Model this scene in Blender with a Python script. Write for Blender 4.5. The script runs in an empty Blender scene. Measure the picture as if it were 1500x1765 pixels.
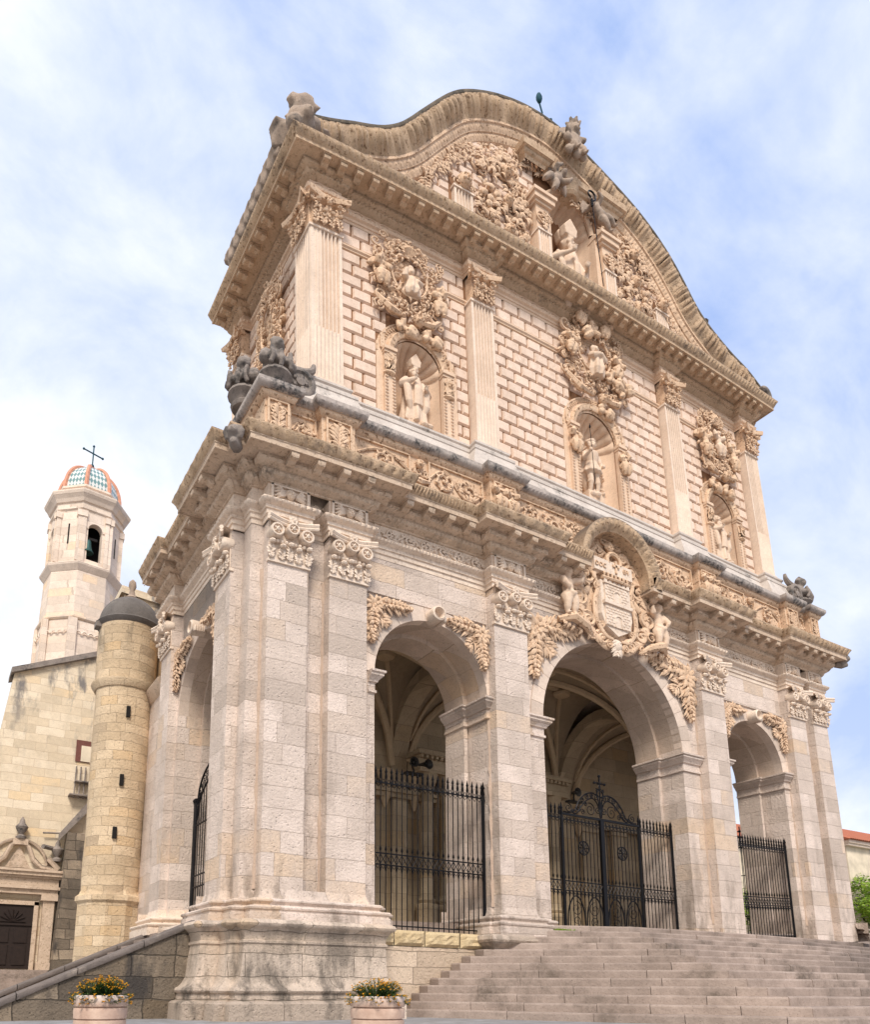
import bpy, math, random
import numpy as np
from math import sin, cos, pi, sqrt, radians, atan2
from mathutils import Matrix, Vector
random.seed(7)
SC = bpy.context.scene
# ---------------------------------------------------------------- camera
YAW, PITCH, ROLL = -0.5010115, 0.2229737, 0.0060112
fw = Vector((-sin(YAW)*cos(PITCH), cos(YAW)*cos(PITCH), sin(PITCH)))
rt = Vector((cos(YAW), sin(YAW), 0)); up = rt.cross(fw)
r2 = rt*cos(ROLL)+up*sin(ROLL); u2 = up*cos(ROLL)-rt*sin(ROLL)
cam = bpy.data.cameras.new('camera'); camo = bpy.data.objects.new('camera', cam)
SC.collection.objects.link(camo); SC.camera = camo
M = Matrix((r2, u2, -fw)).transposed().to_4x4(); M.translation = Vector((-16.7593, -13.8335, 0.6197))
camo.matrix_world = M
cam.sensor_fit = 'HORIZONTAL'; cam.sensor_width = 36; cam.lens = 1292.951/1500*36
cam.shift_x = (750-581.991)/1500; cam.shift_y = (1406.448-882.5)/1500
cam.clip_start = .1; cam.clip_end = 3000
# ---------------------------------------------------------------- world: soft bright sky with thin cloud
SUN_EL, SUN_AZ = radians(46), radians(208)      # azimuth clockwise from +Y: light from behind the camera, left of it
w = bpy.data.worlds.new('World'); SC.world = w; w.use_nodes = True
nt = w.node_tree; nt.nodes.clear(); N = nt.nodes.new; Lk = nt.links.new
out = N('ShaderNodeOutputWorld'); bg = N('ShaderNodeBackground'); bg.inputs[1].default_value = 0.15
sky = N('ShaderNodeTexSky'); sky.sky_type = 'NISHITA'; sky.sun_disc = False
sky.sun_elevation = SUN_EL; sky.sun_rotation = SUN_AZ; sky.air_density = 1.1; sky.dust_density = 2.0; sky.ozone_density = 2.5
tc = N('ShaderNodeTexCoord')
mp = N('ShaderNodeMapping'); mp.inputs['Scale'].default_value = (1.5, 2.2, 2.0); mp.inputs['Rotation'].default_value = (.2, .5, .5)
Lk(tc.outputs['Generated'], mp.inputs[0])
n1 = N('ShaderNodeTexNoise'); n1.inputs['Scale'].default_value = 2.6; n1.inputs['Detail'].default_value = 9; n1.inputs['Roughness'].default_value = .58; n1.inputs['Distortion'].default_value = .25
Lk(mp.outputs[0], n1.inputs['Vector'])
cr = N('ShaderNodeValToRGB'); cr.color_ramp.elements[0].position = .34; cr.color_ramp.elements[1].position = .72
cr.color_ramp.elements[0].color = (.0, .0, .0, 1); cr.color_ramp.elements[1].color = (1, 1, 1, 1)
Lk(n1.outputs[0], cr.inputs[0])
# more cloud low down and towards the left of the view
sx = N('ShaderNodeVectorMath'); sx.operation = 'DOT_PRODUCT'; sx.inputs[1].default_value = (-.62, .10, -.95)
Lk(tc.outputs['Generated'], sx.inputs[0])
ma = N('ShaderNodeMath'); ma.operation = 'MULTIPLY_ADD'; ma.inputs[1].default_value = .88; ma.inputs[2].default_value = .84
Lk(sx.outputs['Value'], ma.inputs[0])
ad = N('ShaderNodeMath'); ad.operation = 'MULTIPLY_ADD'; ad.inputs[1].default_value = .72; ad.use_clamp = True
Lk(cr.outputs[0], ad.inputs[0]); Lk(ma.outputs[0], ad.inputs[2])
hue = N('ShaderNodeMix'); hue.data_type = 'RGBA'; hue.inputs[0].default_value = .92
hue.inputs[7].default_value = (2.5, 3.4, 5.7, 1)
Lk(sky.outputs[0], hue.inputs[6])
mx = N('ShaderNodeMix'); mx.data_type = 'RGBA'
mx.inputs[7].default_value = (6.6, 6.7, 6.9, 1)
Lk(ad.outputs[0], mx.inputs[0]); Lk(hue.outputs[2], mx.inputs[6]); Lk(mx.outputs[2], bg.inputs[0]); Lk(bg.outputs[0], out.inputs[0])
# ---------------------------------------------------------------- sun
sl = bpy.data.lights.new('sun', 'SUN'); sl.energy = 3.0; sl.angle = radians(15); sl.color = (1, .93, .84)
so = bpy.data.objects.new('sun', sl); SC.collection.objects.link(so)
sd = Vector((sin(SUN_AZ)*cos(SUN_EL), cos(SUN_AZ)*cos(SUN_EL), sin(SUN_EL)))
so.rotation_euler = sd.to_track_quat('Z', 'Y').to_euler()
SC.view_settings.view_transform = 'Standard'; SC.view_settings.look = 'None'
SC.view_settings.exposure = 0.24; SC.view_settings.gamma = 1
SC.render.engine = 'CYCLES'

# ---------------------------------------------------------------- helpers
CX = np.array([0.2698, 0.1803, 0.1708, -0.4408, -0.0317, -0.1429, -0.3614, -0.3132, -0.0488, -0.0335])
CZ = np.array([0.0529, -0.2166, 0.2387, -0.1582, 0.0576, 0.0735, 0.1833, -0.3787, 0.2396, -0.0269])
def lens_warp(P):
    """added bend of the facade, up to decimetres, to follow the lens distortion"""
    P = np.array(P, float)
    x = np.clip(P[:, 0], -12, 11.6)/11.; z = (np.clip(P[:, 2], 1.5, 22.5)-12)/10.
    B = np.stack([x*0+1, x, z, x*x, x*z, z*z, x**3, x*x*z, x*z*z, z**3], 1)
    k = np.clip(P[:, 2]/1.5, 0, 1)
    P[:, 0] += B@CX*k; P[:, 2] += B@CZ*k
    return P
ORG = {}
class MB:
    def __init__(s): s.v = []; s.f = []; s.n = 0
    def add(s, vs, fs):
        s.v.extend(tuple(map(float, v)) for v in vs); n = s.n
        s.f.extend(tuple(i+n for i in f) for f in fs); s.n += len(vs)
    def box(s, x0, x1, y0, y1, z0, z1):
        s.add([(x, y, z) for z in (z0, z1) for y in (y0, y1) for x in (x0, x1)],
              [(0, 2, 3, 1), (4, 5, 7, 6), (0, 1, 5, 4), (2, 6, 7, 3), (0, 4, 6, 2), (1, 3, 7, 5)])
    def grid(s, P, nu, nv, flip=False):
        f = []
        for i in range(nu-1):
            for j in range(nv-1):
                a = i*nv+j; q = (a, a+nv, a+nv+1, a+1)
                f.append(q[::-1] if flip else q)
        s.add(P, f)
    def tube(s, pts, r, n=6, cap=True, flat=None):
        """flat=(axis vector, factor): squash the section along that axis"""
        pts = [np.array(p, float) for p in pts]; m = len(pts)
        if not hasattr(r, '__len__'): r = [r]*m
        V = []; t0 = None; a = None
        for i, p in enumerate(pts):
            t = pts[min(i+1, m-1)]-pts[max(i-1, 0)]; t /= (np.linalg.norm(t)+1e-9)
            if a is None:
                a = np.cross(t, (0, 0, 1.) if abs(t[2]) < .9 else (1., 0, 0))
            a = a-t*(a@t); a /= (np.linalg.norm(a)+1e-9); b = np.cross(t, a)
            for k in range(n):
                q = (a*cos(2*pi*k/n)+b*sin(2*pi*k/n))*r[i]
                if flat is not None: q = q-np.array(flat[0])*(q@np.array(flat[0]))*(1-flat[1])
                V.append(p+q)
        F = [(i*n+k, i*n+(k+1) % n, (i+1)*n+(k+1) % n, (i+1)*n+k) for i in range(m-1) for k in range(n)]
        if cap: F += [tuple(range(n))[::-1], tuple((m-1)*n+k for k in range(n))]
        s.add(V, F)
    def lathe(s, prof, c=(0, 0), n=16, a0=0, a1=2*pi, fn=None, sx=1, sy=1):
        full = abs(a1-a0-2*pi) < 1e-6; m = n if full else n+1; V = []
        for r, z in prof:
            for k in range(m):
                a = a0+(a1-a0)*k/n; rr = r*(fn(a, z) if fn else 1)
                V.append((c[0]+rr*cos(a)*sx, c[1]+rr*sin(a)*sy, z))
        F = []
        for i in range(len(prof)-1):
            for k in range(n):
                k2 = (k+1) % m; F.append((i*m+k, i*m+k2, (i+1)*m+k2, (i+1)*m+k))
        if full: F += [tuple(range(m))[::-1], tuple((len(prof)-1)*m+k for k in range(m))]
        s.add(V, F)
    def blob(s, c, r, nu=8, nv=5, T=None):
        if not hasattr(r, '__len__'): r = (r, r, r)
        V = [(0, 0, -1)]
        for i in range(1, nv):
            t = -pi/2+pi*i/nv
            V += [(cos(t)*cos(2*pi*k/nu), cos(t)*sin(2*pi*k/nu), sin(t)) for k in range(nu)]
        V.append((0, 0, 1))
        V = [(c[0]+r[0]*x, c[1]+r[1]*y, c[2]+r[2]*z) for x, y, z in V]
        if T: V = [T(*v) for v in V]
        F = [(0, 1+(k+1) % nu, 1+k) for k in range(nu)]
        for i in range(nv-2):
            F += [(1+i*nu+k, 1+i*nu+(k+1) % nu, 1+(i+1)*nu+(k+1) % nu, 1+(i+1)*nu+k) for k in range(nu)]
        e = len(V)-1; b = 1+(nv-2)*nu
        F += [(e, b+k, b+(k+1) % nu) for k in range(nu)]
        s.add(V, F)
    def clusters(s, gap=.28):
        """the mesh cut where it falls into pieces that stand apart"""
        n = len(s.v); p = list(range(n))
        def find(x):
            while p[x] != x: p[x] = p[p[x]]; x = p[x]
            return x
        for f in s.f:
            r = find(f[0])
            for i in f[1:]:
                q = find(i)
                if q != r: p[q] = r
        lab = np.array([find(i) for i in range(n)]); u, inv = np.unique(lab, return_inverse=True); k = len(u)
        if k < 2 or k > 4000: return [s]
        V = np.array(s.v); lo = np.full((k, 3), 1e9); hi = np.full((k, 3), -1e9); np.minimum.at(lo, inv, V); np.maximum.at(hi, inv, V)
        comp = -np.ones(k, int); c = 0
        for i in range(k):
            if comp[i] >= 0: continue
            st = [i]; comp[i] = c
            while st:
                j = st.pop(); m = ((lo-hi[j]).max(1) < gap) & ((lo[j]-hi).max(1) < gap) & (comp < 0); idx = np.nonzero(m)[0]; comp[idx] = c; st.extend(idx.tolist())
            c += 1
        if c < 2: return [s]
        out = [MB() for _ in range(c)]; cv = comp[inv]; new = np.zeros(n, int)
        for g in range(c):
            idx = np.nonzero(cv == g)[0]; new[idx] = np.arange(len(idx)); out[g].v = [s.v[i] for i in idx]; out[g].n = len(idx)
        for f in s.f: out[cv[f[0]]].f.append(tuple(int(new[i]) for i in f))
        return out
    def build(s, name, mat, parent=None, **k):
        if parent is None or k.get('remesh') or name in ('crown', 'leaf_mass', 'flower_heads', 'stem', 'scrollwork', 'cresting', 'bar', 'medallion'): return s.build1(name, mat, parent, **k)
        best = None
        for q in s.clusters(.12 if name == 'trophy_relief' else .28):
            o = q.build1(name, mat, parent, **k)
            if best is None or q.n > best[0]: best = (q.n, o)
        return best[1]
    def build1(s, name, mat, parent=None, smooth=True, org=None, warp=False, sharp=40, remesh=None):
        V = np.array(s.v, float)
        if warp: V = lens_warp(V)
        if org is None: org = ORG[parent] if parent is not None else (0, 0, 0)
        V = V-np.array(org)
        me = bpy.data.meshes.new(name); me.from_pydata([tuple(v) for v in V], [], s.f)
        me.materials.append(mat)
        if smooth:
            me.polygons.foreach_set('use_smooth', [True]*len(me.polygons))
        me.update()
        o = bpy.data.objects.new(name, me); SC.collection.objects.link(o)
        if smooth and not remesh: me.set_sharp_from_angle(angle=radians(sharp))
        if parent is not None: o.parent = parent
        else: o.location = org
        ORG[o] = org
        if remesh:
            m = o.modifiers.new('remesh', 'REMESH'); m.mode = 'VOXEL'; m.voxel_size = remesh; m.use_smooth_shade = True
            m2 = o.modifiers.new('smooth', 'SMOOTH'); m2.iterations = 1; m2.factor = .3
        return o
def tag(o, label=None, cat=None, group=None, kind=None):
    if label: o['label'] = label
    if cat: o['category'] = cat
    if group: o['group'] = group
    if kind: o['kind'] = kind
    return o
def thing(name, loc, label, cat, group=None):
    o = bpy.data.objects.new(name, None); SC.collection.objects.link(o); o.location = loc
    o.empty_display_size = .2; ORG[o] = tuple(loc); return tag(o, label, cat, group)
class Fr:
    """a facade plane: u along the wall, n out of it, z up"""
    def __init__(s, o, u, n): s.o = np.array((o[0], o[1], 0.)); s.u = np.array((u[0], u[1], 0.)); s.n = np.array((n[0], n[1], 0.))
    def __call__(s, a, b, c): return tuple(s.o+s.u*a+s.n*b+np.array((0, 0, c)))
FRONT = Fr((0, 0), (1, 0), (0, -1))
LEFT = Fr((0, 0), (0, -1), (-1, 0))      # u = -y, n = -x
RIGHT = Fr((0, 0), (0, 1), (1, 0))
def fbox(mb, F, u0, u1, n0, n1, z0, z1):
    c = [F(u, n, z) for z in (z0, z1) for n in (n0, n1) for u in (u0, u1)]
    P = np.array(c); mn = P.min(0); mx_ = P.max(0); mb.box(mn[0], mx_[0], mn[1], mx_[1], mn[2], mx_[2])
def sweep(mb, path, prof, carve=None, ds=.25, back=None, caps=True):
    """moulding: prof [(out,z[,amp])] swept along path with mitred corners; carve(s) in 0..1 modulates amp"""
    P = [np.array(p, float) for p in path]; m = len(P)
    D = [(P[i+1]-P[i])/np.linalg.norm(P[i+1]-P[i]) for i in range(m-1)]
    Nn = [np.array((d[1], -d[0])) for d in D]; off = []
    for i in range(m):
        if i == 0: o = Nn[0]
        elif i == m-1: o = Nn[-1]
        else: o = (Nn[i-1]+Nn[i])/(1+Nn[i-1]@Nn[i])
        off.append(o)
    s0 = 0; k = len(prof)
    for i in range(m-1):
        L = np.linalg.norm(P[i+1]-P[i]); step = ds if carve else .9
        ns = max(1, int(math.ceil(L/step))); V = []
        for j in range(ns+1):
            t = j/ns; c = carve(s0+t*L)*min(1, min(t, 1-t)*L/.07) if carve else 0
            for pr in prof:
                a = P[i]+off[i]*pr[0]; b = P[i+1]+off[i+1]*pr[0]; q = a+(b-a)*t
                if len(pr) > 2: q = q+Nn[i]*pr[2]*c
                V.append((q[0], q[1], pr[1]))
        mb.grid(V, ns+1, k)
        s0 += L
    if caps:
        for i, e in ((0, 0), (m-1, 1)):
            V = [(P[i][0]+off[i][0]*p[0], P[i][1]+off[i][1]*p[0], p[1]) for p in prof]
            if abs(prof[-1][0]-prof[0][0]) > 1e-6:
                V.append((P[i][0]+off[i][0]*prof[0][0], P[i][1]+off[i][1]*prof[0][0], prof[-1][1]))
            mb.add(V, [tuple(range(len(V)))])
def leafy(p, sharp=1.0): return lambda s: abs(sin(pi*s/p))**sharp
def walls(mb, F, u0, u1, z0, z1, ops, n, thick=0, nseg=20):
    """wall face at n with openings [(cu,hw,zb,spring)] with round heads"""
    br = sorted(set([u0, u1]+[q for c in ops for q in (c[0]-c[1], c[0]+c[1])]))
    for a, b in zip(br[:-1], br[1:]):
        mid = (a+b)/2; op = [c for c in ops if c[0]-c[1] < mid < c[0]+c[1]]
        if not op:
            mb.add([F(a, n, z0), F(b, n, z0), F(b, n, z1), F(a, n, z1)], [(0, 1, 2, 3)]); continue
        cu, hw, zb, sp = op[0]
        if zb > z0+1e-4: mb.add([F(a, n, z0), F(b, n, z0), F(b, n, zb), F(a, n, zb)], [(0, 1, 2, 3)])
        for k in range(nseg):
            t0 = pi-pi*k/nseg; t1 = pi-pi*(k+1)/nseg
            ua, ub = cu+hw*cos(t0), cu+hw*cos(t1); za, zb2 = sp+hw*sin(t0), sp+hw*sin(t1)
            mb.add([F(ua, n, za), F(ub, n, zb2), F(ub, n, z1), F(ua, n, z1)], [(0, 1, 2, 3)])
def soffit(mb, F, cu, hw, sp, n0, n1, nseg=24, zb=None):
    V = []
    for k in range(nseg+1):
        t = pi-pi*k/nseg
        for n in (n0, n1): V.append(F(cu+hw*cos(t), n, sp+hw*sin(t)))
    mb.grid(V, nseg+1, 2)
    if zb is not None:
        for s in (-1, 1): mb.add([F(cu+s*hw, n0, zb), F(cu+s*hw, n1, zb), F(cu+s*hw, n1, sp), F(cu+s*hw, n0, sp)], [(0, 1, 2, 3)])
def ringface(mb, F, cu, ra, rb, sp, n, nseg=24, t0=pi, t1=0):
    V = []
    for k in range(nseg+1):
        t = t0+(t1-t0)*k/nseg
        for r in (ra, rb): V.append(F(cu+r*cos(t), n, sp+r*sin(t)))
    mb.grid(V, nseg+1, 2)
def arcmould(mb, F, cu, sp, prof, t0=pi, t1=0, nseg=28, carve=None, cz=None):
    """moulding along an arc; prof [(radius, n[,amp])]"""
    V = []
    for k in range(nseg+1):
        t = t0+(t1-t0)*k/nseg; c = carve(k) if carve else 0
        for pr in prof:
            n = pr[1]+(pr[2]*c if len(pr) > 2 else 0); V.append(F(cu+pr[0]*cos(t), n, sp+pr[0]*sin(t)))
    mb.grid(V, nseg+1, len(prof))
def voussoirs(mb, F, cu, r0, r1, sp, n0, n1, nb, gap=.012, t0=pi, t1=0):
    for k in range(nb):
        a = t0+(t1-t0)*k/nb; b = t0+(t1-t0)*(k+1)/nb; g = gap/r0*(1 if t1 < t0 else -1); a -= g/2; b += g/2
        m = (a+b)/2
        V = [F(cu+r*cos(t), n, sp+r*sin(t)) for n in (n0, n1) for r in (r0, r1) for t in (a, m, b)]
        mb.add(V, [(6, 7, 10, 9), (7, 8, 11, 10), (0, 6, 9, 3), (2, 5, 11, 8), (0, 1, 7, 6), (1, 2, 8, 7), (3, 9, 10, 4), (4, 10, 11, 5)])
# --- carving vocabulary
def crv(pts, k=6):
    """smooth curve through the given points"""
    P = np.array([pts[0]]+list(pts)+[pts[-1]], float); out = []
    for i in range(1, len(P)-2):
        p0, p1, p2, p3 = P[i-1], P[i], P[i+1], P[i+2]
        for j in range(k):
            t = j/k; out.append(tuple(.5*((2*p1)+(-p0+p2)*t+(2*p0-5*p1+4*p2-p3)*t*t+(-p0+3*p1-3*p2+p3)*t**3)))
    out.append(tuple(P[-2])); return out
def strap(mb, pts, r, n=8, k=6, flat=None):
    P = crv(pts, k); m = len(P); mb.tube(P, [float(np.interp(i/(m-1)*(len(r)-1), range(len(r)), r)) for i in range(m)], n, flat=flat)
def spiral(mb, F, cu, cz, R, a0, turns, th, n0, d=1, sq=1.0, ns=None):
    ns = ns or int(14*turns)+4; pts = []; rr = []
    for i in range(ns+1):
        t = i/ns; r = R*(1-t)**.8+th*.35; a = a0+d*2*pi*turns*t
        pts.append(F(cu+r*cos(a), n0+th*.3+th*.9*t, cz+r*sin(a)*sq)); rr.append(th*(.95-.35*t))
    mb.tube(pts, rr, 5)
    mb.blob((0, 0, 0), 1, 6, 4, T=lambda x, y, z: F(cu+x*th*.9, n0+th+y*th*.7, cz+z*th*.9))
def leaflet(mb, F, u, z, a, L, wd, n0, h):
    """one small curled leaf lobe"""
    pts = []; rr = []
    for i, t in enumerate((0, .3, .6, .85, 1)):
        pts.append(F(u+cos(a)*L*t, n0+h*(.35+.9*sin(pi*min(t*.75+.1, 1))), z+sin(a)*L*t)); rr.append(wd*(.35, .9, 1.05, .6, .10)[i])
    mb.tube(pts, rr, 5, flat=(F.n, .45))
def acanthus(mb, F, pts, W, nl, n0, h, both=True, taper=True):
    P = np.array(pts, float); S = np.r_[0, np.cumsum(np.linalg.norm(np.diff(P, axis=0), axis=1))]; L = S[-1]
    at = lambda s: (np.interp(s, S, P[:, 0]), np.interp(s, S, P[:, 1]))
    m = 8; mb.tube([F(at(L*i/m)[0], n0+h*.8, at(L*i/m)[1]) for i in range(m+1)], [W*.13*(1.1-.8*i/m) for i in range(m+1)], 5)
    for i in range(nl):
        t = (i+.3)/nl; u, z = at(L*t); u2_, z2_ = at(min(L, L*t+.02*L)); a = atan2(z2_-z, u2_-u)
        env = W*(sin(pi*(.12+.88*t**.8))**.7 if taper else 1)
        for sd_ in ((1, -1) if both else (1,)):
            leaflet(mb, F, u, z, a+sd_*(1.0-.45*t+random.uniform(-.12, .12)), env*(.75+.4*random.random()), L/nl*.40+.008, n0, h*random.uniform(.8, 1.25))
def rinceau(mb, F, u0, u1, z0, z1, n0, th, dens=1.0):
    H = z1-z0; p = H*1.25/dens; n = max(1, round((u1-u0)/p)); p = (u1-u0)/n; zc = (z0+z1)/2
    for i in range(n):
        s = 1 if i % 2 else -1; cu = u0+p*(i+.5); R = min(H*.40, p*.42)
        spiral(mb, F, cu, zc-s*H*.04, R, -s*pi/2+(pi if s > 0 else 0), 1.5, th, n0, d=s)
        for k in range(7):
            a = k/7*2*pi+random.random()*.5
            leaflet(mb, F, cu+cos(a)*R*.45, zc+sin(a)*R*.45, a+s*.9, R*.62, th*.75, n0, th*1.2)
        for k in range(4):
            uu = cu+p*.5+(random.random()-.5)*p*.25; zz = z0+H*(.12+.76*random.random())
            leaflet(mb, F, uu, zz, random.random()*6.3, R*.5, th*.7, n0, th*1.2)
    st = [F(u0+(u1-u0)*i/(n*6), n0+th*.5, zc+H*.38*sin(pi*i/6.)) for i in range(n*6+1)]
    mb.tube(st, th*.8, 5)
def rosette(mb, F, cu, cz, R, n0, h, k=8):
    for i in range(k): leaflet(mb, F, cu, cz, 2*pi*i/k, R, R*.3, n0, h)
    mb.blob((0, 0, 0), 1, 6, 4, T=lambda x, y, z: F(cu+x*R*.28, n0+h*1.2+y*h*.6, cz+z*R*.28))
def volute(mb, F, cu, cz, R, n0, n1):
    """round scroll seen end-on, with rim and rosette"""
    for r, a, b in ((R, n0, n1), (R*.78, n1, n1+.001)): pass
    prof = [(R*.96, n0), (R, n0+.02), (R, n1-.03), (R*.9, n1), (R*.72, n1), (R*.62, n1-.05), (R*.3, n1-.05), (R*.28, n1+.01), (0.01, n1+.03)]
    V = []; k = 14
    for r, n in prof:
        for j in range(k): V.append(F(cu+r*cos(2*pi*j/k), n, cz+r*sin(2*pi*j/k)))
    mb.add(V, [(i*k+j, i*k+(j+1) % k, (i+1)*k+(j+1) % k, (i+1)*k+j) for i in range(len(prof)-1) for j in range(k)])
    for j in range(5): mb.blob((0, 0, 0), 1, 5, 3, T=lambda x, y, z, j=j: F(cu+R*.4*cos(j*1.256)+x*R*.16, n1-.03+y*.04, cz+R*.4*sin(j*1.256)+z*R*.16))
def head(mb, T, c, r, hair='curls'):
    """T maps local (right, toward viewer, up)"""
    x, y, z = c; q = lambda X, Y, Z, rx, ry, rz, nu=8, nv=6: mb.blob((x+X*r, y+Y*r, z+Z*r), (rx*r, ry*r, rz*r), nu, nv, T=T)
    q(0, 0, 0, .82, .9, 1.05, 12, 8); q(0, .35, -.45, .55, .55, .5); q(0, .98, -.08, .13, .26, .28, 6, 4)
    q(-.33, .72, -.32, .3, .25, .28); q(.33, .72, -.32, .3, .25, .28); q(0, .84, -.52, .26, .13, .09, 6, 4)
    q(0, .8, .3, .6, .16, .14); q(-.84, 0, -.1, .12, .2, .26, 5, 4); q(.84, 0, -.1, .12, .2, .26, 5, 4)
    q(-.3, .82, .08, .16, .09, .1, 6, 4); q(.3, .82, .08, .16, .09, .1, 6, 4)
    if hair == 'curls':
        for i in range(22):
            a = random.random()*2*pi; b = random.random()*1.3
            q(cos(a)*cos(b)*.85, -abs(sin(a))*.75*cos(b)+.12, sin(b)*.9+.1, .28, .28, .26, 6, 4)
    elif hair == 'long':
        for sgn in (-1, 1):
            mb.tube([T(x+sgn*r*.6, y, z+r*.7), T(x+sgn*r*.95, y-r*.1, z), T(x+sgn*r*.8, y-.2*r, z-r*1.1)], [r*.4, r*.4, r*.25], 6)
        q(0, -.2, .45, .95, .9, .75)
def limb(mb, T, pts, r, n=7): mb.tube([T(*p) for p in pts], r, n)
def putto(mb, T, arms=((-.5, .1, .75), (.5, .15, .6)), legs=((-.16, .05, -.95), (.18, .1, -.9)), wings=True, lean=0):
    """chubby winged child about 1.9 units tall, origin at the navel"""
    B = lambda X, Y, Z, rx, ry, rz: mb.blob((X, Y, Z), (rx, ry, rz), 9, 6, T=T)
    B(0, 0, .1, .24, .2, .34); B(0, .03, -.12, .25, .22, .22); B(lean*.1, 0, .34, .26, .18, .18)
    head(mb, T, (lean*.2, .06, .72), .2)
    limb(mb, T, [(lean*.1, 0, .4), (lean*.15, 0, .6)], [.12, .1])
    for sx_, (hx, hy, hz) in zip((-1, 1), arms):
        sh = (sx_*.26+lean*.1, 0, .42); el = ((sh[0]+hx)/2+sx_*.1, (sh[1]+hy)/2+.1, (sh[2]+hz)/2-.08)
        limb(mb, T, [sh, el, (hx, hy, hz)], [.12, .095, .06]); B(hx, hy, hz, .075, .06, .08)
        for k in range(4): limb(mb, T, [(hx+.02*(k-1.5), hy+.03, hz), (hx+.03*(k-1.5), hy+.08, hz+.07)], [.022, .014], 4)
    for sx_, (fx, fy, fz) in zip((-1, 1), legs):
        hp = (sx_*.12, 0, -.2); kn = ((hp[0]+fx)/2+sx_*.05, (hp[1]+fy)/2+.12, (hp[2]+fz)/2)
        limb(mb, T, [hp, ((hp[0]+kn[0])/2, (hp[1]+kn[1])/2+.02, (hp[2]+kn[2])/2), kn, ((kn[0]+fx)/2, (kn[1]+fy)/2, (kn[2]+fz)/2), (fx, fy, fz)], [.16, .165, .115, .11, .06])
        B(fx, fy+.08, fz-.03, .07, .14, .05)
    if wings:
        for sx_ in (-1, 1):
            for k in range(5):
                a = .2+.28*k
                limb(mb, T, [(sx_*.15, -.12, .4), (sx_*(.3+.28*cos(a)), -.2, .42+.45*sin(a)), (sx_*(.3+.5*cos(a)), -.2, .3+.5*sin(a))], [.06, .09, .03], 5)
def TF(F, cu, n0, cz, s, rot=0, flip=1, sy=1):
    c, sn = cos(rot), sin(rot)
    return lambda x, y, z: F(cu+s*flip*(x*c-z*sn), n0+s*y*sy, cz+s*(x*sn+z*c))
# ---------------------------------------------------------------- materials
def new_mat(name, rough=.85):
    m = bpy.data.materials.new(name); m.use_nodes = True; t = m.node_tree
    b = t.nodes['Principled BSDF']; b.inputs['Roughness'].default_value = rough
    b.inputs['Specular IOR Level'].default_value = .25
    return m, t, b
def mixc(t, fac, a, b, mode='MIX'):
    m = t.nodes.new('ShaderNodeMix'); m.data_type = 'RGBA'; m.blend_type = mode
    for s, v in ((0, fac), (6, a), (7, b)):
        if isinstance(v, (int, float)): m.inputs[s].default_value = v
        elif isinstance(v, tuple): m.inputs[s].default_value = (*v, 1) if len(v) == 3 else v
        else: t.links.new(v, m.inputs[s])
    return m.outputs[2]
def noise(t, vec, scale, det=4, rough=.55, lo=.35, hi=.65, sc=None):
    n = t.nodes.new('ShaderNodeTexNoise'); n.inputs['Scale'].default_value = scale; n.inputs['Detail'].default_value = det
    n.inputs['Roughness'].default_value = rough
    if sc:
        mp = t.nodes.new('ShaderNodeMapping'); mp.inputs['Scale'].default_value = sc; t.links.new(vec, mp.inputs[0]); vec = mp.outputs[0]
    t.links.new(vec, n.inputs['Vector'])
    r = t.nodes.new('ShaderNodeMapRange'); r.inputs[1].default_value = lo; r.inputs[2].default_value = hi
    t.links.new(n.outputs[0], r.inputs[0]); return r.outputs[0]
def pos(t):
    g = t.nodes.new('ShaderNodeNewGeometry'); return g.outputs['Position'], g
def wallvec(t, P, g=None, curve=None):
    """course coordinates: along the wall, and height"""
    s = t.nodes.new('ShaderNodeSeparateXYZ'); t.links.new(P, s.inputs[0])
    a = t.nodes.new('ShaderNodeMath'); a.operation = 'ADD'
    if curve:
        x = t.nodes.new('ShaderNodeMath'); x.operation = 'SUBTRACT'; x.inputs[1].default_value = curve[0]; t.links.new(s.outputs[0], x.inputs[0])
        y = t.nodes.new('ShaderNodeMath'); y.operation = 'SUBTRACT'; y.inputs[1].default_value = curve[1]; t.links.new(s.outputs[1], y.inputs[0])
        q = t.nodes.new('ShaderNodeMath'); q.operation = 'ARCTAN2'; t.links.new(y.outputs[0], q.inputs[0]); t.links.new(x.outputs[0], q.inputs[1])
        a.operation = 'MULTIPLY'; a.inputs[1].default_value = curve[2]; t.links.new(q.outputs[0], a.inputs[0])
    else: t.links.new(s.outputs[0], a.inputs[0]); t.links.new(s.outputs[1], a.inputs[1])
    c = t.nodes.new('ShaderNodeCombineXYZ'); t.links.new(a.outputs[0], c.inputs[0]); t.links.new(s.outputs[2], c.inputs[1])
    return c.outputs[0], s
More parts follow.
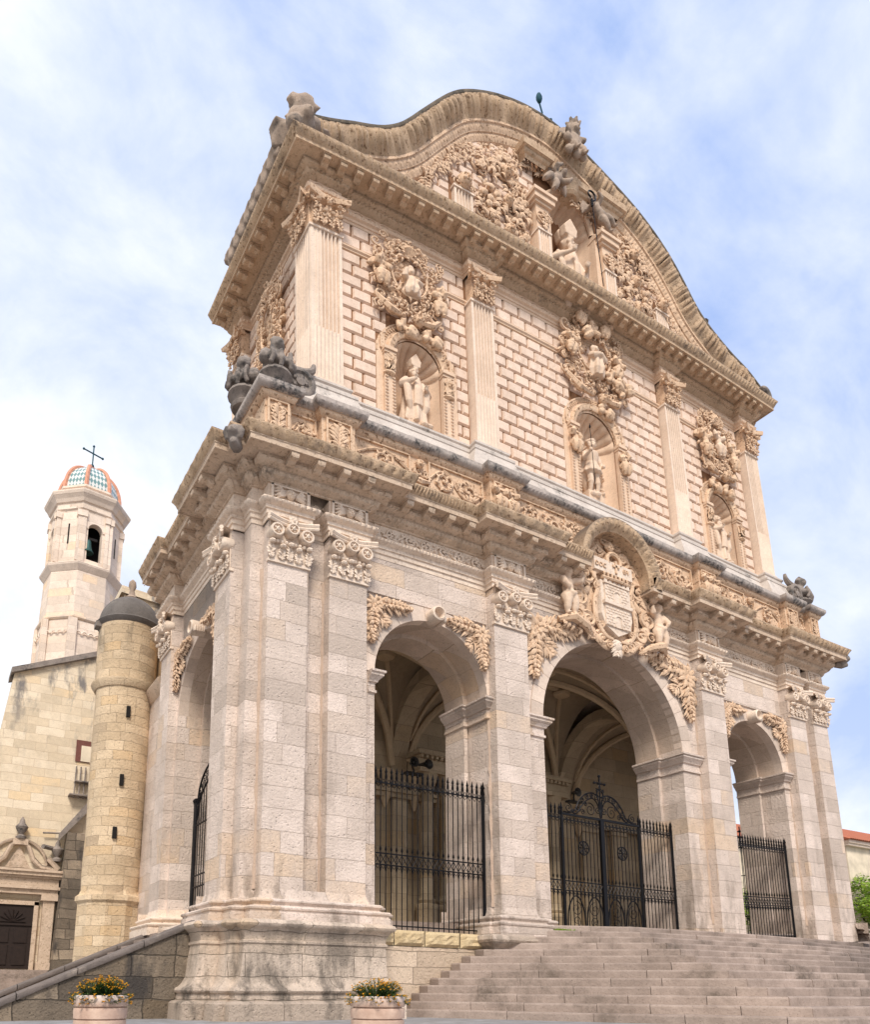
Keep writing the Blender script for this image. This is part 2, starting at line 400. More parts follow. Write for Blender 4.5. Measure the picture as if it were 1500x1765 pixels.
def masonry(name, c1, c2, c3, mort, bw=.95, bh=.46, bump=.35, msize=.012, curve=None, stain=None, patch=.5, wob=.05):
    m, t, b = new_mat(name, .9); P, g = pos(t)
    V, sep = wallvec(t, P, g, curve)
    wn = t.nodes.new('ShaderNodeTexNoise'); wn.inputs['Scale'].default_value = 2.2; wn.inputs['Detail'].default_value = 3; t.links.new(P, wn.inputs['Vector'])
    wv = t.nodes.new('ShaderNodeVectorMath'); wv.operation = 'MULTIPLY_ADD'; wv.inputs[1].default_value = (wob, wob, 0)
    t.links.new(wn.outputs['Color'], wv.inputs[0]); t.links.new(V, wv.inputs[2])
    def brick(w_, h_, off):
        k = t.nodes.new('ShaderNodeTexBrick'); k.inputs['Scale'].default_value = 1; k.inputs['Brick Width'].default_value = w_
        k.inputs['Row Height'].default_value = h_; k.inputs['Mortar Size'].default_value = msize; k.inputs['Mortar Smooth'].default_value = .6
        k.inputs['Color1'].default_value = (0, 0, 0, 1); k.inputs['Color2'].default_value = (1, 1, 1, 1); k.inputs['Mortar'].default_value = (.5, .5, .5, 1)
        k.offset = off; k.offset_frequency = 2; k.squash = 1.35; k.squash_frequency = 3; t.links.new(wv.outputs[0], k.inputs['Vector']); return k
    k = brick(bw, bh, .5)
    r = t.nodes.new('ShaderNodeValToRGB'); e = r.color_ramp.elements
    e[0].position = 0; e[0].color = (*c2, 1); e[1].position = 1; e[1].color = tuple(x*.86 for x in c3)+(1,)
    for ps_, cc in ((.10, c2), (.17, c1), (.34, tuple(x*1.07 for x in c1)), (.44, c3), (.60, tuple((x+y)/2 for x, y in zip(c1, c3))), (.70, c1), (.80, (c3[0]*1.12, c3[1]*1.0, c3[2]*.80)), (.88, c3)):
        q = e.new(ps_); q.color = (*cc, 1)
    t.links.new(k.outputs['Color'], r.inputs[0])
    col = r.outputs[0]
    col = mixc(t, noise(t, P, .9, 5, .6, .42, .72), col, tuple(x*.80 for x in c3)) if patch else col
    col = mixc(t, .24, col, mixc(t, noise(t, P, 5, 6, .65, .3, .7), tuple(x*.72 for x in c1), tuple(min(1, x*1.22) for x in c1)), 'MIX')
    col = mixc(t, noise(t, P, 26, 4, .7, .56, .72), col, tuple(x*.55 for x in c2))        # pits in the stone
    col = mixc(t, k.outputs['Fac'], col, mort)
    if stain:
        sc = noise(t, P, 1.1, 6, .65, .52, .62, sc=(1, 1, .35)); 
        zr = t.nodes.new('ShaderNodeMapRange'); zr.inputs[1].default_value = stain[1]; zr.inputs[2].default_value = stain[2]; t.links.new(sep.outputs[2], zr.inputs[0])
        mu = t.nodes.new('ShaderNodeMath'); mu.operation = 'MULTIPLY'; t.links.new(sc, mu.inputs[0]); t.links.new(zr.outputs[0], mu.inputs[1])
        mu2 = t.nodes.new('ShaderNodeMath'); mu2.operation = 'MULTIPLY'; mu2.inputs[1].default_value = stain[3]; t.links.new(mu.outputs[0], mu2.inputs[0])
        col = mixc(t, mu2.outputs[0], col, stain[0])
    t.links.new(col, b.inputs['Base Color'])
    nb = t.nodes.new('ShaderNodeTexNoise'); nb.inputs['Scale'].default_value = 16; nb.inputs['Detail'].default_value = 8; nb.inputs['Roughness'].default_value = .7; t.links.new(P, nb.inputs['Vector'])
    h0 = t.nodes.new('ShaderNodeMath'); h0.operation = 'MULTIPLY_ADD'; h0.inputs[1].default_value = .45; t.links.new(k.outputs['Color'], h0.inputs[0]); t.links.new(nb.outputs[0], h0.inputs[2])
    vo = t.nodes.new('ShaderNodeTexVoronoi'); vo.inputs['Scale'].default_value = 9; vo.inputs['Randomness'].default_value = 1; t.links.new(P, vo.inputs['Vector'])
    vr = t.nodes.new('ShaderNodeMapRange'); vr.inputs[1].default_value = .0; vr.inputs[2].default_value = .22; t.links.new(vo.outputs['Distance'], vr.inputs[0])
    h1 = t.nodes.new('ShaderNodeMath'); h1.operation = 'MULTIPLY_ADD'; h1.inputs[1].default_value = .5; t.links.new(vr.outputs[0], h1.inputs[0]); t.links.new(h0.outputs[0], h1.inputs[2])
    h = t.nodes.new('ShaderNodeMath'); h.operation = 'MULTIPLY_ADD'; h.inputs[1].default_value = -1.2; t.links.new(k.outputs['Fac'], h.inputs[0]); t.links.new(h1.outputs[0], h.inputs[2])
    bm = t.nodes.new('ShaderNodeBump'); bm.inputs['Strength'].default_value = bump; bm.inputs['Distance'].default_value = .05
    t.links.new(h.outputs[0], bm.inputs['Height']); t.links.new(bm.outputs[0], b.inputs['Normal'])
    return m
def stone(name, c1, c2, lichen=None, lich=(.55, .65), scale=3.0, bump=.3, island=0, lich_up=False, pits=.4, streak=None, drill_shade=0):
    m, t, b = new_mat(name, .88); P, g = pos(t)
    col = mixc(t, noise(t, P, scale, 6, .62, .32, .68), c1, c2)
    col = mixc(t, .30, col, mixc(t, noise(t, P, scale*7, 5, .7, .3, .7), tuple(x*.66 for x in c1), tuple(min(1, x*1.2) for x in c1)))
    if pits: col = mixc(t, noise(t, P, 38, 3, .7, .58, .75), col, tuple(x*.5 for x in c2))
    if drill_shade:      # dark flecks painted in for the shade of drilled holes and undercuts
        mu = t.nodes.new('ShaderNodeMath'); mu.operation = 'MULTIPLY'; mu.inputs[1].default_value = drill_shade; t.links.new(noise(t, P, 11, 3, .6, .56, .66), mu.inputs[0])
        col = mixc(t, mu.outputs[0], col, tuple(x*k for x, k in zip(c2, (.40, .33, .28))))
    if island:
        r = t.nodes.new('ShaderNodeMapRange'); r.inputs[3].default_value = 1-island; r.inputs[4].default_value = 1+island*.5
        t.links.new(g.outputs['Random Per Island'], r.inputs[0])
        hs = t.nodes.new('ShaderNodeHueSaturation'); t.links.new(r.outputs[0], hs.inputs['Value']); t.links.new(col, hs.inputs['Color']); col = hs.outputs[0]
    if lichen:
        f = noise(t, P, 1.3, 8, .68, lich[0], lich[1], sc=streak or (1, 1, 1))
        f2 = noise(t, P, 9, 6, .7, .35, .6); mu = t.nodes.new('ShaderNodeMath'); mu.operation = 'MULTIPLY'; t.links.new(f, mu.inputs[0]); t.links.new(f2, mu.inputs[1]); f = mu.outputs[0]
        if lich_up:
            s = t.nodes.new('ShaderNodeSeparateXYZ'); t.links.new(g.outputs['True Normal'], s.inputs[0])
            r = t.nodes.new('ShaderNodeMapRange'); r.inputs[1].default_value = -.1; r.inputs[2].default_value = .6; t.links.new(s.outputs[2], r.inputs[0])
            mm = t.nodes.new('ShaderNodeMath'); mm.operation = 'MAXIMUM'; 
            m3 = t.nodes.new('ShaderNodeMath'); m3.operation = 'MULTIPLY'; m3.inputs[1].default_value = .85; t.links.new(r.outputs[0], m3.inputs[0])
            t.links.new(f, mm.inputs[0]); t.links.new(m3.outputs[0], mm.inputs[1]); f = mm.outputs[0]
        col = mixc(t, f, col, lichen)
    t.links.new(col, b.inputs['Base Color'])
    nb = t.nodes.new('ShaderNodeTexNoise'); nb.inputs['Scale'].default_value = 20; nb.inputs['Detail'].default_value = 7; nb.inputs['Roughness'].default_value = .7; t.links.new(P, nb.inputs['Vector'])
    bm = t.nodes.new('ShaderNodeBump'); bm.inputs['Strength'].default_value = bump; bm.inputs['Distance'].default_value = .04
    t.links.new(nb.outputs[0], bm.inputs['Height']); t.links.new(bm.outputs[0], b.inputs['Normal'])
    return m
def plain(name, c, rough=.6, metal=0, var=.15, scale=8):
    m, t, b = new_mat(name, rough); P, g = pos(t)
    t.links.new(mixc(t, noise(t, P, scale, 4), tuple(x*(1-var) for x in c), tuple(min(1, x*(1+var)) for x in c)), b.inputs['Base Color'])
    b.inputs['Metallic'].default_value = metal; return m
DK = (.085, .066, .055)
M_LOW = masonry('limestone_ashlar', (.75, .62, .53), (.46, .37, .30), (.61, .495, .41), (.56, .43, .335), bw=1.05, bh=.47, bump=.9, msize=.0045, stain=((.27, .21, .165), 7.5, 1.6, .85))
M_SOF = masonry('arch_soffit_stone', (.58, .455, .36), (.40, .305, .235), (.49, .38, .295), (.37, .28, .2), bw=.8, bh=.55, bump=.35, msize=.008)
M_POD = masonry('podium_ashlar', (.68, .55, .44), (.40, .315, .245), (.54, .43, .335), (.3, .235, .175), bw=1.15, bh=.42, bump=1.0, msize=.007, stain=((.12, .10, .08), 3.2, .9, .8), wob=.10)
M_YEL = masonry('yellow_sandstone', (.62, .44, .26), (.40, .27, .15), (.52, .36, .20), (.42, .31, .2), bw=.7, bh=.32, bump=.6, msize=.009)
M_TUR = masonry('turret_sandstone', (.74, .575, .39), (.42, .31, .205), (.61, .455, .29), (.50, .38, .26), bw=.62, bh=.29, bump=1.0, msize=.005, curve=(-11.97, 9.0, .95), stain=((.12, .105, .09), 10.2, 11.6, .75), wob=.10)
M_WING = masonry('wing_sandstone', (.76, .64, .48), (.58, .47, .33), (.70, .565, .395), (.52, .40, .28), bw=.9, bh=.38, bump=.4, msize=.010, stain=((.16, .15, .15), 9.5, 13.5, .9), wob=.1)
M_TOW = masonry('tower_limestone', (.80, .66, .54), (.62, .50, .40), (.72, .585, .47), (.54, .43, .34), bw=.95, bh=.5, bump=.35, msize=.012)
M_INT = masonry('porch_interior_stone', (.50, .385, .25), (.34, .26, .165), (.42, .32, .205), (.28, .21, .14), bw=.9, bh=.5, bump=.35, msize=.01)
M_RUIN = masonry('weathered_wall_stone', (.36, .28, .20), (.04, .034, .03), (.11, .087, .066), (.10, .08, .06), bw=.85, bh=.42, bump=1.0, msize=.014, stain=((.045, .04, .038), 0, .5, .75), wob=.14)
M_PARA = masonry('parapet_sandstone', (.70, .55, .41), (.50, .38, .275), (.62, .475, .34), (.4, .3, .22), bw=1.25, bh=.36, bump=.9, msize=.01, wob=.08)
M_BUFF = stone('rough_yellow_block', (.74, .58, .35), (.60, .44, .24), scale=2.5, bump=1.0, island=.12)
M_CARV = stone('carved_limestone', (.76, .545, .375), (.52, .345, .22), drill_shade=.9, bump=.25, scale=2.2)
M_CARVL = stone('pale_carved_limestone', (.80, .66, .535), (.62, .485, .375), drill_shade=.35, bump=.25, scale=2.2)
M_VOU = stone('voussoir_stone', (.72, .585, .48), (.56, .44, .35), bump=.3, scale=1.5, island=.22)
M_BLK = stone('rusticated_block_stone', (.82, .64, .515), (.69, .505, .375), lichen=(.52, .38, .28), lich=(.50, .70), bump=.3, scale=1.4, island=.09, pits=.3, streak=(1.2, 1.2, .4))
M_JNT = stone('joint_stone', (.32, .165, .085), (.20, .10, .052), bump=.15, scale=3)
M_UP = stone('smooth_tan_limestone', (.76, .56, .405), (.60, .42, .285), bump=.22, scale=1.6, streak=None)
M_FLU = stone('fluted_limestone', (.80, .645, .515), (.66, .51, .39), bump=.25, scale=1.2, island=0)
M_CORN = stone('cornice_limestone', (.70, .54, .405), (.50, .365, .255), lichen=(.16, .125, .095), lich=(.53, .70), drill_shade=.5, bump=.35, lich_up=True)
M_CORN2 = stone('upper_cornice_limestone', (.66, .475, .32), (.47, .32, .20), lichen=(.17, .13, .09), lich=(.56, .72), drill_shade=.5, bump=.35, lich_up=True)
M_SIMA = stone('weathered_sima_stone', (.66, .475, .315), (.44, .30, .185), drill_shade=.8, lichen=DK, lich=(.52, .68), bump=.8, lich_up=True)
M_LEDGE = stone('lichened_ledge_stone', (.50, .43, .38), (.36, .30, .26), lichen=(.07, .068, .066), lich=(.46, .58), bump=.4, scale=1.5)
M_PALE = stone('pale_grey_slab', (.66, .58, .51), (.48, .41, .355), lichen=(.12, .11, .10), lich=(.56, .70), bump=.4, scale=1.5)
M_GREY = stone('grey_weathered_stone', (.31, .26, .225), (.17, .14, .12), lichen=(.05, .048, .046), lich=(.48, .6), bump=.4)
M_DOME = stone('dark_grey_dome_render', (.17, .15, .135), (.10, .088, .08), lichen=(.24, .21, .17), lich=(.55, .7), bump=.5)
M_COPE = stone('dark_gable_coping', (.20, .155, .11), (.09, .075, .058), lichen=(.05, .048, .04), lich=(.45, .6), bump=.6)
M_STAT = stone('statue_limestone', (.74, .565, .425), (.58, .42, .30), bump=.15, scale=1.5, pits=.15)
M_STATD = stone('weathered_statue_stone', (.45, .34, .26), (.24, .185, .145), lichen=(.10, .09, .08), lich=(.5, .64), bump=.3)
M_STEP = stone('worn_granite_step', (.39, .305, .255), (.22, .168, .135), lichen=(.10, .078, .058), lich=(.50, .72), bump=.6, scale=1.6, island=.30, streak=(.6, .6, .6))
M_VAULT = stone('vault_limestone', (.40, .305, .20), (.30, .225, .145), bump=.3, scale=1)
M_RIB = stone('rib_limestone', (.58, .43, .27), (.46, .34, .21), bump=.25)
M_STRIP = stone('brown_strip_stone', (.52, .39, .30), (.40, .29, .22), bump=.4)
M_IRON = plain('black_wrought_iron', (.012, .011, .012), .45, .6)
M_DARKD = plain('dark_opening', (.015, .013, .012), .9)
M_DOOR = plain('dark_brown_door', (.022, .013, .010), .6)
M_TERRA = plain('orange_terracotta', (.60, .28, .18), .7, scale=4)
M_BRONZE = plain('green_bronze_bell', (.045, .10, .09), .5, .5)
M_BLUEI = plain('blue_green_iron', (.02, .07, .09), .5, .4)
M_PLAST = plain('cream_plaster', (.66, .56, .42), .9, scale=1.5)
M_PLASTB = plain('pale_blue_plaster', (.50, .54, .62), .9, scale=1.5)
M_HORN = plain('dark_grey_metal', (.05, .045, .04), .5, .3)
def m_pot():
    m, t, b = new_mat('pinkish_stoneware', .8); P, g = pos(t)
    col = mixc(t, noise(t, P, 6, 5), (.60, .43, .33), (.46, .31, .235)); s = t.nodes.new('ShaderNodeSeparateXYZ'); t.links.new(P, s.inputs[0])
    r = t.nodes.new('ShaderNodeMapRange'); r.inputs[1].default_value = .36; r.inputs[2].default_value = .50; t.links.new(s.outputs[2], r.inputs[0])
    mu = t.nodes.new('ShaderNodeMath'); mu.operation = 'MULTIPLY'; t.links.new(r.outputs[0], mu.inputs[0]); t.links.new(noise(t, P, 11, 6, .7, .3, .6), mu.inputs[1])
    t.links.new(mixc(t, mu.outputs[0], col, (.66, .60, .55)), b.inputs['Base Color'])
    n = t.nodes.new('ShaderNodeTexNoise'); n.inputs['Scale'].default_value = 45; t.links.new(P, n.inputs['Vector']); bm = t.nodes.new('ShaderNodeBump'); bm.inputs['Strength'].default_value = .4; bm.inputs['Distance'].default_value = .01
    t.links.new(n.outputs[0], bm.inputs['Height']); t.links.new(bm.outputs[0], b.inputs['Normal']); return m
M_POT = m_pot()
def m_leaf(name, a, bcol):
    m, t, b = new_mat(name, .6); g = t.nodes.new('ShaderNodeNewGeometry'); 
    t.links.new(mixc(t, g.outputs['Random Per Island'], a, bcol), b.inputs['Base Color'])
    b.inputs['Subsurface Weight'].default_value = 0; return m
M_LEAF = m_leaf('dark_green_leaves', (.025, .055, .012), (.07, .12, .025))
M_LIME = m_leaf('bright_green_leaves', (.10, .20, .015), (.24, .34, .03))
M_FLOW = m_leaf('orange_yellow_petals', (.75, .28, .01), (.80, .45, .02))
M_BARK = plain('bark', (.06, .045, .035), .9)
def m_ground():
    m, t, b = new_mat('grey_stone_paving', .8); P, g = pos(t)
    k = t.nodes.new('ShaderNodeTexBrick'); k.inputs['Scale'].default_value = 1; k.inputs['Brick Width'].default_value = .8; k.inputs['Row Height'].default_value = .4; k.inputs['Mortar Size'].default_value = .008
    k.inputs['Color1'].default_value = (.27, .27, .28, 1); k.inputs['Color2'].default_value = (.36, .35, .35, 1); k.inputs['Mortar'].default_value = (.13, .12, .11, 1); t.links.new(P, k.inputs['Vector'])
    t.links.new(mixc(t, noise(t, P, 3, 5), k.outputs['Color'], (.22, .21, .2)), b.inputs['Base Color'])
    t.nodes['Principled BSDF'].inputs['Roughness'].default_value = .7; return m
def m_tiles():
    m, t, b = new_mat('glazed_dome_tiles', .3)
    g = t.nodes.new('ShaderNodeUVMap'); k = t.nodes.new('ShaderNodeTexChecker'); k.inputs['Scale'].default_value = 1; mp = t.nodes.new('ShaderNodeMapping'); mp.inputs['Rotation'].default_value = (0, 0, radians(45)); t.links.new(g.outputs[0], mp.inputs[0]); t.links.new(mp.outputs[0], k.inputs[0])
    k.inputs['Color1'].default_value = (.66, .66, .62, 1); k.inputs['Color2'].default_value = (.16, .27, .27, 1); t.links.new(k.outputs[0], b.inputs['Base Color']); return m
def m_roof():
    m, t, b = new_mat('red_roof_tiles', .8); P, g = pos(t); wv = t.nodes.new('ShaderNodeTexWave'); wv.inputs['Scale'].default_value = 3.0; wv.inputs['Distortion'].default_value = 1.5; t.links.new(P, wv.inputs['Vector'])
    t.links.new(mixc(t, wv.outputs['Fac'], (.24, .07, .035), (.50, .17, .09)), b.inputs['Base Color']); return m
# ================================================================ THE CATHEDRAL
CH = thing('cathedral', (0, 4, 0), 'large cream limestone baroque cathedral front with three arches and a curved carved gable', 'cathedral')
def part(mb, name, mat, parent=None, **k):
    k.setdefault('warp', True); return mb.build(name, mat, parent or CH, **k)
FL = 2.13                     # porch floor
ZC0, ZC1 = 9.85, 10.85        # capitals
ARCH = [(-6.4, 1.68, 7.84), (-.05, 2.8, 7.66), (6.47, 1.6, 7.80)]   # centre, half width, springing
SIDE_ARCH = (-3.55, 1.7, 7.84)    # in frame LEFT (u = -y)
# --- piers
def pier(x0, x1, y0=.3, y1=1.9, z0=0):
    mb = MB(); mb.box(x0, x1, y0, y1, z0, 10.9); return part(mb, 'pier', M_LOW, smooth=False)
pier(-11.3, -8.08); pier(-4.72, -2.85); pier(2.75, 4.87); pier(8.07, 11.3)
pier(-11.3, -9.9, 5.25, 7.0); pier(9.9, 11.3, 5.25, 7.0)
# --- pilasters of the lower storey, each with base mouldings and capital
def torus_prof(z0=1.86, s=1.0):
    P = [(.40, z0), (.40, z0+.17), (.37, z0+.18), (.37, z0+.22), (.40, z0+.235), (.41, z0+.27), (.38, z0+.30), (.26, z0+.31), (.22, z0+.34), (.24, z0+.37), (.28, z0+.40), (.28, z0+.43), (.24, z0+.46), (.08, z0+.48), (.03, z0+.56), (0, z0+.68)]
    return [(a*s, z) for a, z in P]
def composite_capital(F, u0, u1, n, zb, zt, ang=0):
    """two side scrolls, a middle scroll under a rosette, and a row of acanthus below"""
    mb = MB(); W_ = u1-u0; H = zt-zb; c = (u0+u1)/2
    fbox(mb, F, u0-.03, u1+.03, n-.05, n+.05, zb-.045, zb+.03)
    fbox(mb, F, u0+.02, u1-.02, n-.05, n+.03, zb, zt)
    R = .17
    for cu, sg in ((u0+R*.75, -1), (u1-R*.75, 1)):
        volute(mb, F, cu, zt-.33, R, n-.06, n+.24)
        mb.tube([F(cu, n+.1, zt-.16), F((cu+c)/2, n+.10, zt-.2), F(c, n+.08, zt-.22)], [.06, .05, .05], 6)
    volute(mb, F, c, zt-.26, R*.9, n, n+.28)
    rosette(mb, F, c, zt-.06, .13, n+.16, .08, 7)
    # curved abacus
    pts = [F(u0-.12+(W_+.24)*i/12, n+.30-.16*sin(pi*i/12), zt-.05) for i in range(13)]
    mb.tube(pts, .055, 6); mb.tube([(p[0], p[1], p[2]-.085) for p in pts], .04, 6)
    V = []
    for i in range(13):
        p = F(u0-.12+(W_+.24)*i/12, n+.28-.16*sin(pi*i/12), zt); q = F(u0-.02+(W_+.04)*i/12, n-.02, zt)
        V += [(p[0], p[1], zt-.12), p, q]
    mb.grid(V, 13, 3)
    # egg row and leaves
    for i in range(9): mb.blob((0, 0, 0), 1, 6, 4, T=lambda x, y, z, i=i: F(u0+W_*(i+.5)/9+x*.05, n+.1+y*.06, zb+.44+z*.05))
    for i, uu in enumerate((u0+.04, u0+W_*.3, c, u1-W_*.3, u1-.04)):
        hh = .30 if i % 2 else .38
        acanthus(mb, F, [(uu, zb+.02), (uu, zb+hh)], .15, 6, n+.02, .06)
        mb.blob((0, 0, 0), 1, 6, 4, T=lambda x, y, z: F(uu+x*.085, n+.14+y*.08, zb+hh+.02+z*.055))
    return mb
def pilaster(F, u0, u1, n0=-.3, n1=0, zb=1.9, base=True):
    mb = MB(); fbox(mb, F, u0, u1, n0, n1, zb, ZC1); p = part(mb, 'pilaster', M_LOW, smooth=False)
    mb = composite_capital(F, u0, u1, n1, ZC0, ZC1); part(mb, 'capital', M_CARVL, p)
    return p
FP = [(-11, -10), (-9.45, -8.45), (-4.65, -3.55), (3.55, 4.65), (8.45, 9.45), (10, 11)]
for a, b in FP: pilaster(FRONT, a, b)
for F, s in ((LEFT, 1), (RIGHT, -1)):
    for y0, y1 in ((.75, 1.75), (5.35, 6.3)):
        u0, u1 = sorted((-s*y0, -s*y1)); pilaster(F, u0, u1, 11.2, 11.6)
for a_, b_ in FP:      # brown strip down the inner corners beside each pilaster
    for x0, x1 in ((a_-.075, a_), (b_, b_+.075)):
        mb = MB(); z = 2.55; V = []; random.seed(int(a_*10))
        while z < 9.84:
            q = .03+.045*random.random(); s_ = 1 if x0 < a_ else -1; xc = a_ if s_ > 0 else b_
            V += [(xc-s_*q, .296, z), (xc-s_*.004, .296-q*.8, z)]; z += .18
        mb.grid(V, len(V)//2, 2); part(mb, 'corner_strip', M_STRIP)
# outlines of the piers seen from above
PL = [(-11.3, 2.0), (-11.3, 1.75), (-11.6, 1.75), (-11.6, .75), (-11.3, .75), (-11.3, .3), (-11, .3), (-11, 0), (-8.45, 0), (-8.45, .3), (-8.2, .3), (-8.2, 1.9)]
PML = [(-4.72, 1.9), (-4.72, .3), (-4.65, .3), (-4.65, 0), (-3.55, 0), (-3.55, .3), (-2.95, .3), (-2.95, 1.9)]
PMR = [(2.75, 1.9), (2.75, .3), (3.55, .3), (3.55, 0), (4.65, 0), (4.65, .3), (4.87, .3), (4.87, 1.9)]
PR = [(8.07, 1.9), (8.07, .3), (8.45, .3), (8.45, 0), (11, 0), (11, .3), (11.3, .3), (11.3, .75), (11.6, .75), (11.6, 1.75), (11.3, 1.75), (11.3, 2.0)]
PFL = [(-11.3, 7.0), (-11.3, 6.3), (-11.6, 6.3), (-11.6, 5.35), (-11.3, 5.35), (-11.3, 5.25), (-10.9, 5.25)]
def simpl(path, k): return path
PR = [(10.9, 0), (11, 0), (11, .3), (11.3, .3), (11.3, 2.0)]
for path in (PL, PML, PR, PFL):
    mb = MB(); sc_ = .72 if path is PML else 1
    sweep(mb, path, torus_prof(1.86, sc_)); part(mb, 'base_moulding', M_LOW if path is not PFL else M_CARVL)
# pedestal zone under the left pier
mb = MB()
pod = [(.86, -.1), (.87, .30), (.83, .34), (.74, .36), (.74, .48), (.78, .50), (.80, .54), (.78, .59), (.73, .61), (.67, .68), (.61, .80), (.60, 1.40), (.63, 1.43), (.63, 1.47), (.60, 1.49), (.61, 1.58), (.66, 1.68), (.70, 1.71), (.75, 1.74), (.77, 1.79), (.74, 1.84), (.67, 1.87), (-.2, 1.88)]
sweep(mb, [(-11.6, 2.2), (-11.6, .75), (-11.2, .75), (-11.2, .2), (-11.0, .2), (-11.0, -.06), (-8.95, -.06), (-8.95, .8)], pod)
part(mb, 'podium', M_POD)
mb = MB(); mb.box(-11.7, -8.6, .2, 2.2, -.1, 1.8); part(mb, 'podium_core', M_POD, smooth=False)
mb = MB()
sweep(mb, [(-4.85, .5), (-4.85, .02), (-3.5, .02), (-3.5, .3), (-2.8, .3), (-2.8, .6)], [(.2, .8), (.2, 1.5), (.26, 1.58), (.38, 1.66), (.42, 1.74), (.40, 1.82), (.34, 1.86), (-.2, 1.87)])
part(mb, 'podium', M_POD)
# low wall closing the left bay, with its course of new yellow blocks
mb = MB(); mb.box(-8.7, -4.6, .22, 1.2, -.1, 1.52); part(mb, 'parapet_wall', M_PARA, smooth=False)
mb = MB(); xs = [-8.3, -7.55, -6.72, -5.72, -4.9, -4.62]
for i in range(5):
    V = []; nu, nv = 10, 6
    x0, x1 = xs[i]+.01, xs[i+1]-.01
    for a in range(nu):
        for c_ in range(nv):
            e = min(a, nu-1-a, c_, nv-1-c_); bul = 0 if e == 0 else .05+.05*random.random()
            V.append((x0+(x1-x0)*a/(nu-1), .22-bul, 1.53+.34*c_/(nv-1)))
    mb.grid(V, nu, nv); mb.add([(x0, .22, 1.87), (x1, .22, 1.87), (x1, 1.2, 1.87), (x0, 1.2, 1.87)], [(0, 1, 2, 3)])
part(mb, 'coping_block_course', M_BUFF, smooth=False)
# --- porch walls with the arches
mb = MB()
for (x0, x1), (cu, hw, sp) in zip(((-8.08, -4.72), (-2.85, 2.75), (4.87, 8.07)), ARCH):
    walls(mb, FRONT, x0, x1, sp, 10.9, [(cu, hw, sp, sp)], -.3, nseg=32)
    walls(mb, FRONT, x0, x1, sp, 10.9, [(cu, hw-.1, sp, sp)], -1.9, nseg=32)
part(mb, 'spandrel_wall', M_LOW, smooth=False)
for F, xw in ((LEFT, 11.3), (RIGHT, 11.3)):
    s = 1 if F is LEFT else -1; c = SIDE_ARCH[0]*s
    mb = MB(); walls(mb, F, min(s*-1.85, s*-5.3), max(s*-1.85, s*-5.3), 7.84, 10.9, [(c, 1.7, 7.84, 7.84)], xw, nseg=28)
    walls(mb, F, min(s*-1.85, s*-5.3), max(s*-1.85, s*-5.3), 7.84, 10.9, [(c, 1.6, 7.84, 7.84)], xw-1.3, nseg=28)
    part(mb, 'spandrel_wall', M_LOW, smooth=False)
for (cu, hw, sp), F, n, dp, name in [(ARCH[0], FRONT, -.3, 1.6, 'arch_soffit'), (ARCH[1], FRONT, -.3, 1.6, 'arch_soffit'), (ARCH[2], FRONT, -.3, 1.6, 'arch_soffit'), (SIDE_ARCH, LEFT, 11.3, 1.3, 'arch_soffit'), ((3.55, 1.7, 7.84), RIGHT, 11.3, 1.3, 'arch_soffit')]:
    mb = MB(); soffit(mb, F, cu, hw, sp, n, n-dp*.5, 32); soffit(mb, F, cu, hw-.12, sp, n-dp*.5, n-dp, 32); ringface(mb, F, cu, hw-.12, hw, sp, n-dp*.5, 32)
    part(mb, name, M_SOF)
    for sg in (-1, 1):       # the stepped inner jamb
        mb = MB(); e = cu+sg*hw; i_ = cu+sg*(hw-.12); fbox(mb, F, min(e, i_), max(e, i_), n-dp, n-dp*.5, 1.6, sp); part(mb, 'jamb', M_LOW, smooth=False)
    nb = 13 if hw < 2 else 21
    mb = MB(); voussoirs(mb, F, cu, hw-.002, hw+.42, sp, n-.25, n+.03, nb, gap=.01); part(mb, 'archivolt', M_VOU)
    if hw < 2:               # rolled keystone bracket
        mb = MB(); zt = sp+hw
        V = []; k = 16
        for r, d in ((.19, -.05), (.2, .30), (.19, .34), (.15, .36), (.13, .30), (.10, .18), (.005, .16)):
            for j in range(k): V.append(F(cu+r*cos(2*pi*j/k)*1.05, n+d, zt+.12+r*sin(2*pi*j/k)))
        mb.add(V, [(i*k+j, i*k+(j+1) % k, (i+1)*k+(j+1) % k, (i+1)*k+j) for i in range(6) for j in range(k)])
        for q in range(5): mb.blob((0, 0, 0), 1, 6, 4, T=lambda x, y, z, q=q: F(cu+.2+x*.07, n+.02+q*.06+y*.06, zt+.02+z*.1))
        part(mb, 'keystone', M_CARVL)
# imposts round the jambs
IMP = [(0, -.42), (.05, -.40), (.05, -.34), (.02, -.33), (.02, -.16), (.07, -.14), (.08, -.10), (.15, -.03), (.18, .0), (.18, .05), (.22, .07), (.22, .12), (0, .13)]
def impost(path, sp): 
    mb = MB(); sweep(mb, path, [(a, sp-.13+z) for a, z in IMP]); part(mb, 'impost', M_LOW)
impost([(-8.25, .3), (-8.08, .3), (-8.08, 1.1), (-7.97, 1.1), (-7.97, 1.9)], ARCH[0][2])
impost([(-4.83, 1.9), (-4.83, 1.1), (-4.72, 1.1), (-4.72, .3), (-4.66, .3)], ARCH[0][2])
impost([(-3.5, .3), (-2.85, .3), (-2.85, 1.1), (-2.74, 1.1), (-2.74, 1.9)], ARCH[1][2])
impost([(2.64, 1.9), (2.64, 1.1), (2.75, 1.1), (2.75, .3), (3.5, .3)], ARCH[1][2])
impost([(4.7, .3), (4.87, .3), (4.87, 1.1), (4.99, 1.1), (4.99, 1.9)], ARCH[2][2])
impost([(7.95, 1.9), (7.95, 1.1), (8.07, 1.1), (8.07, .3), (8.4, .3)], ARCH[2][2])
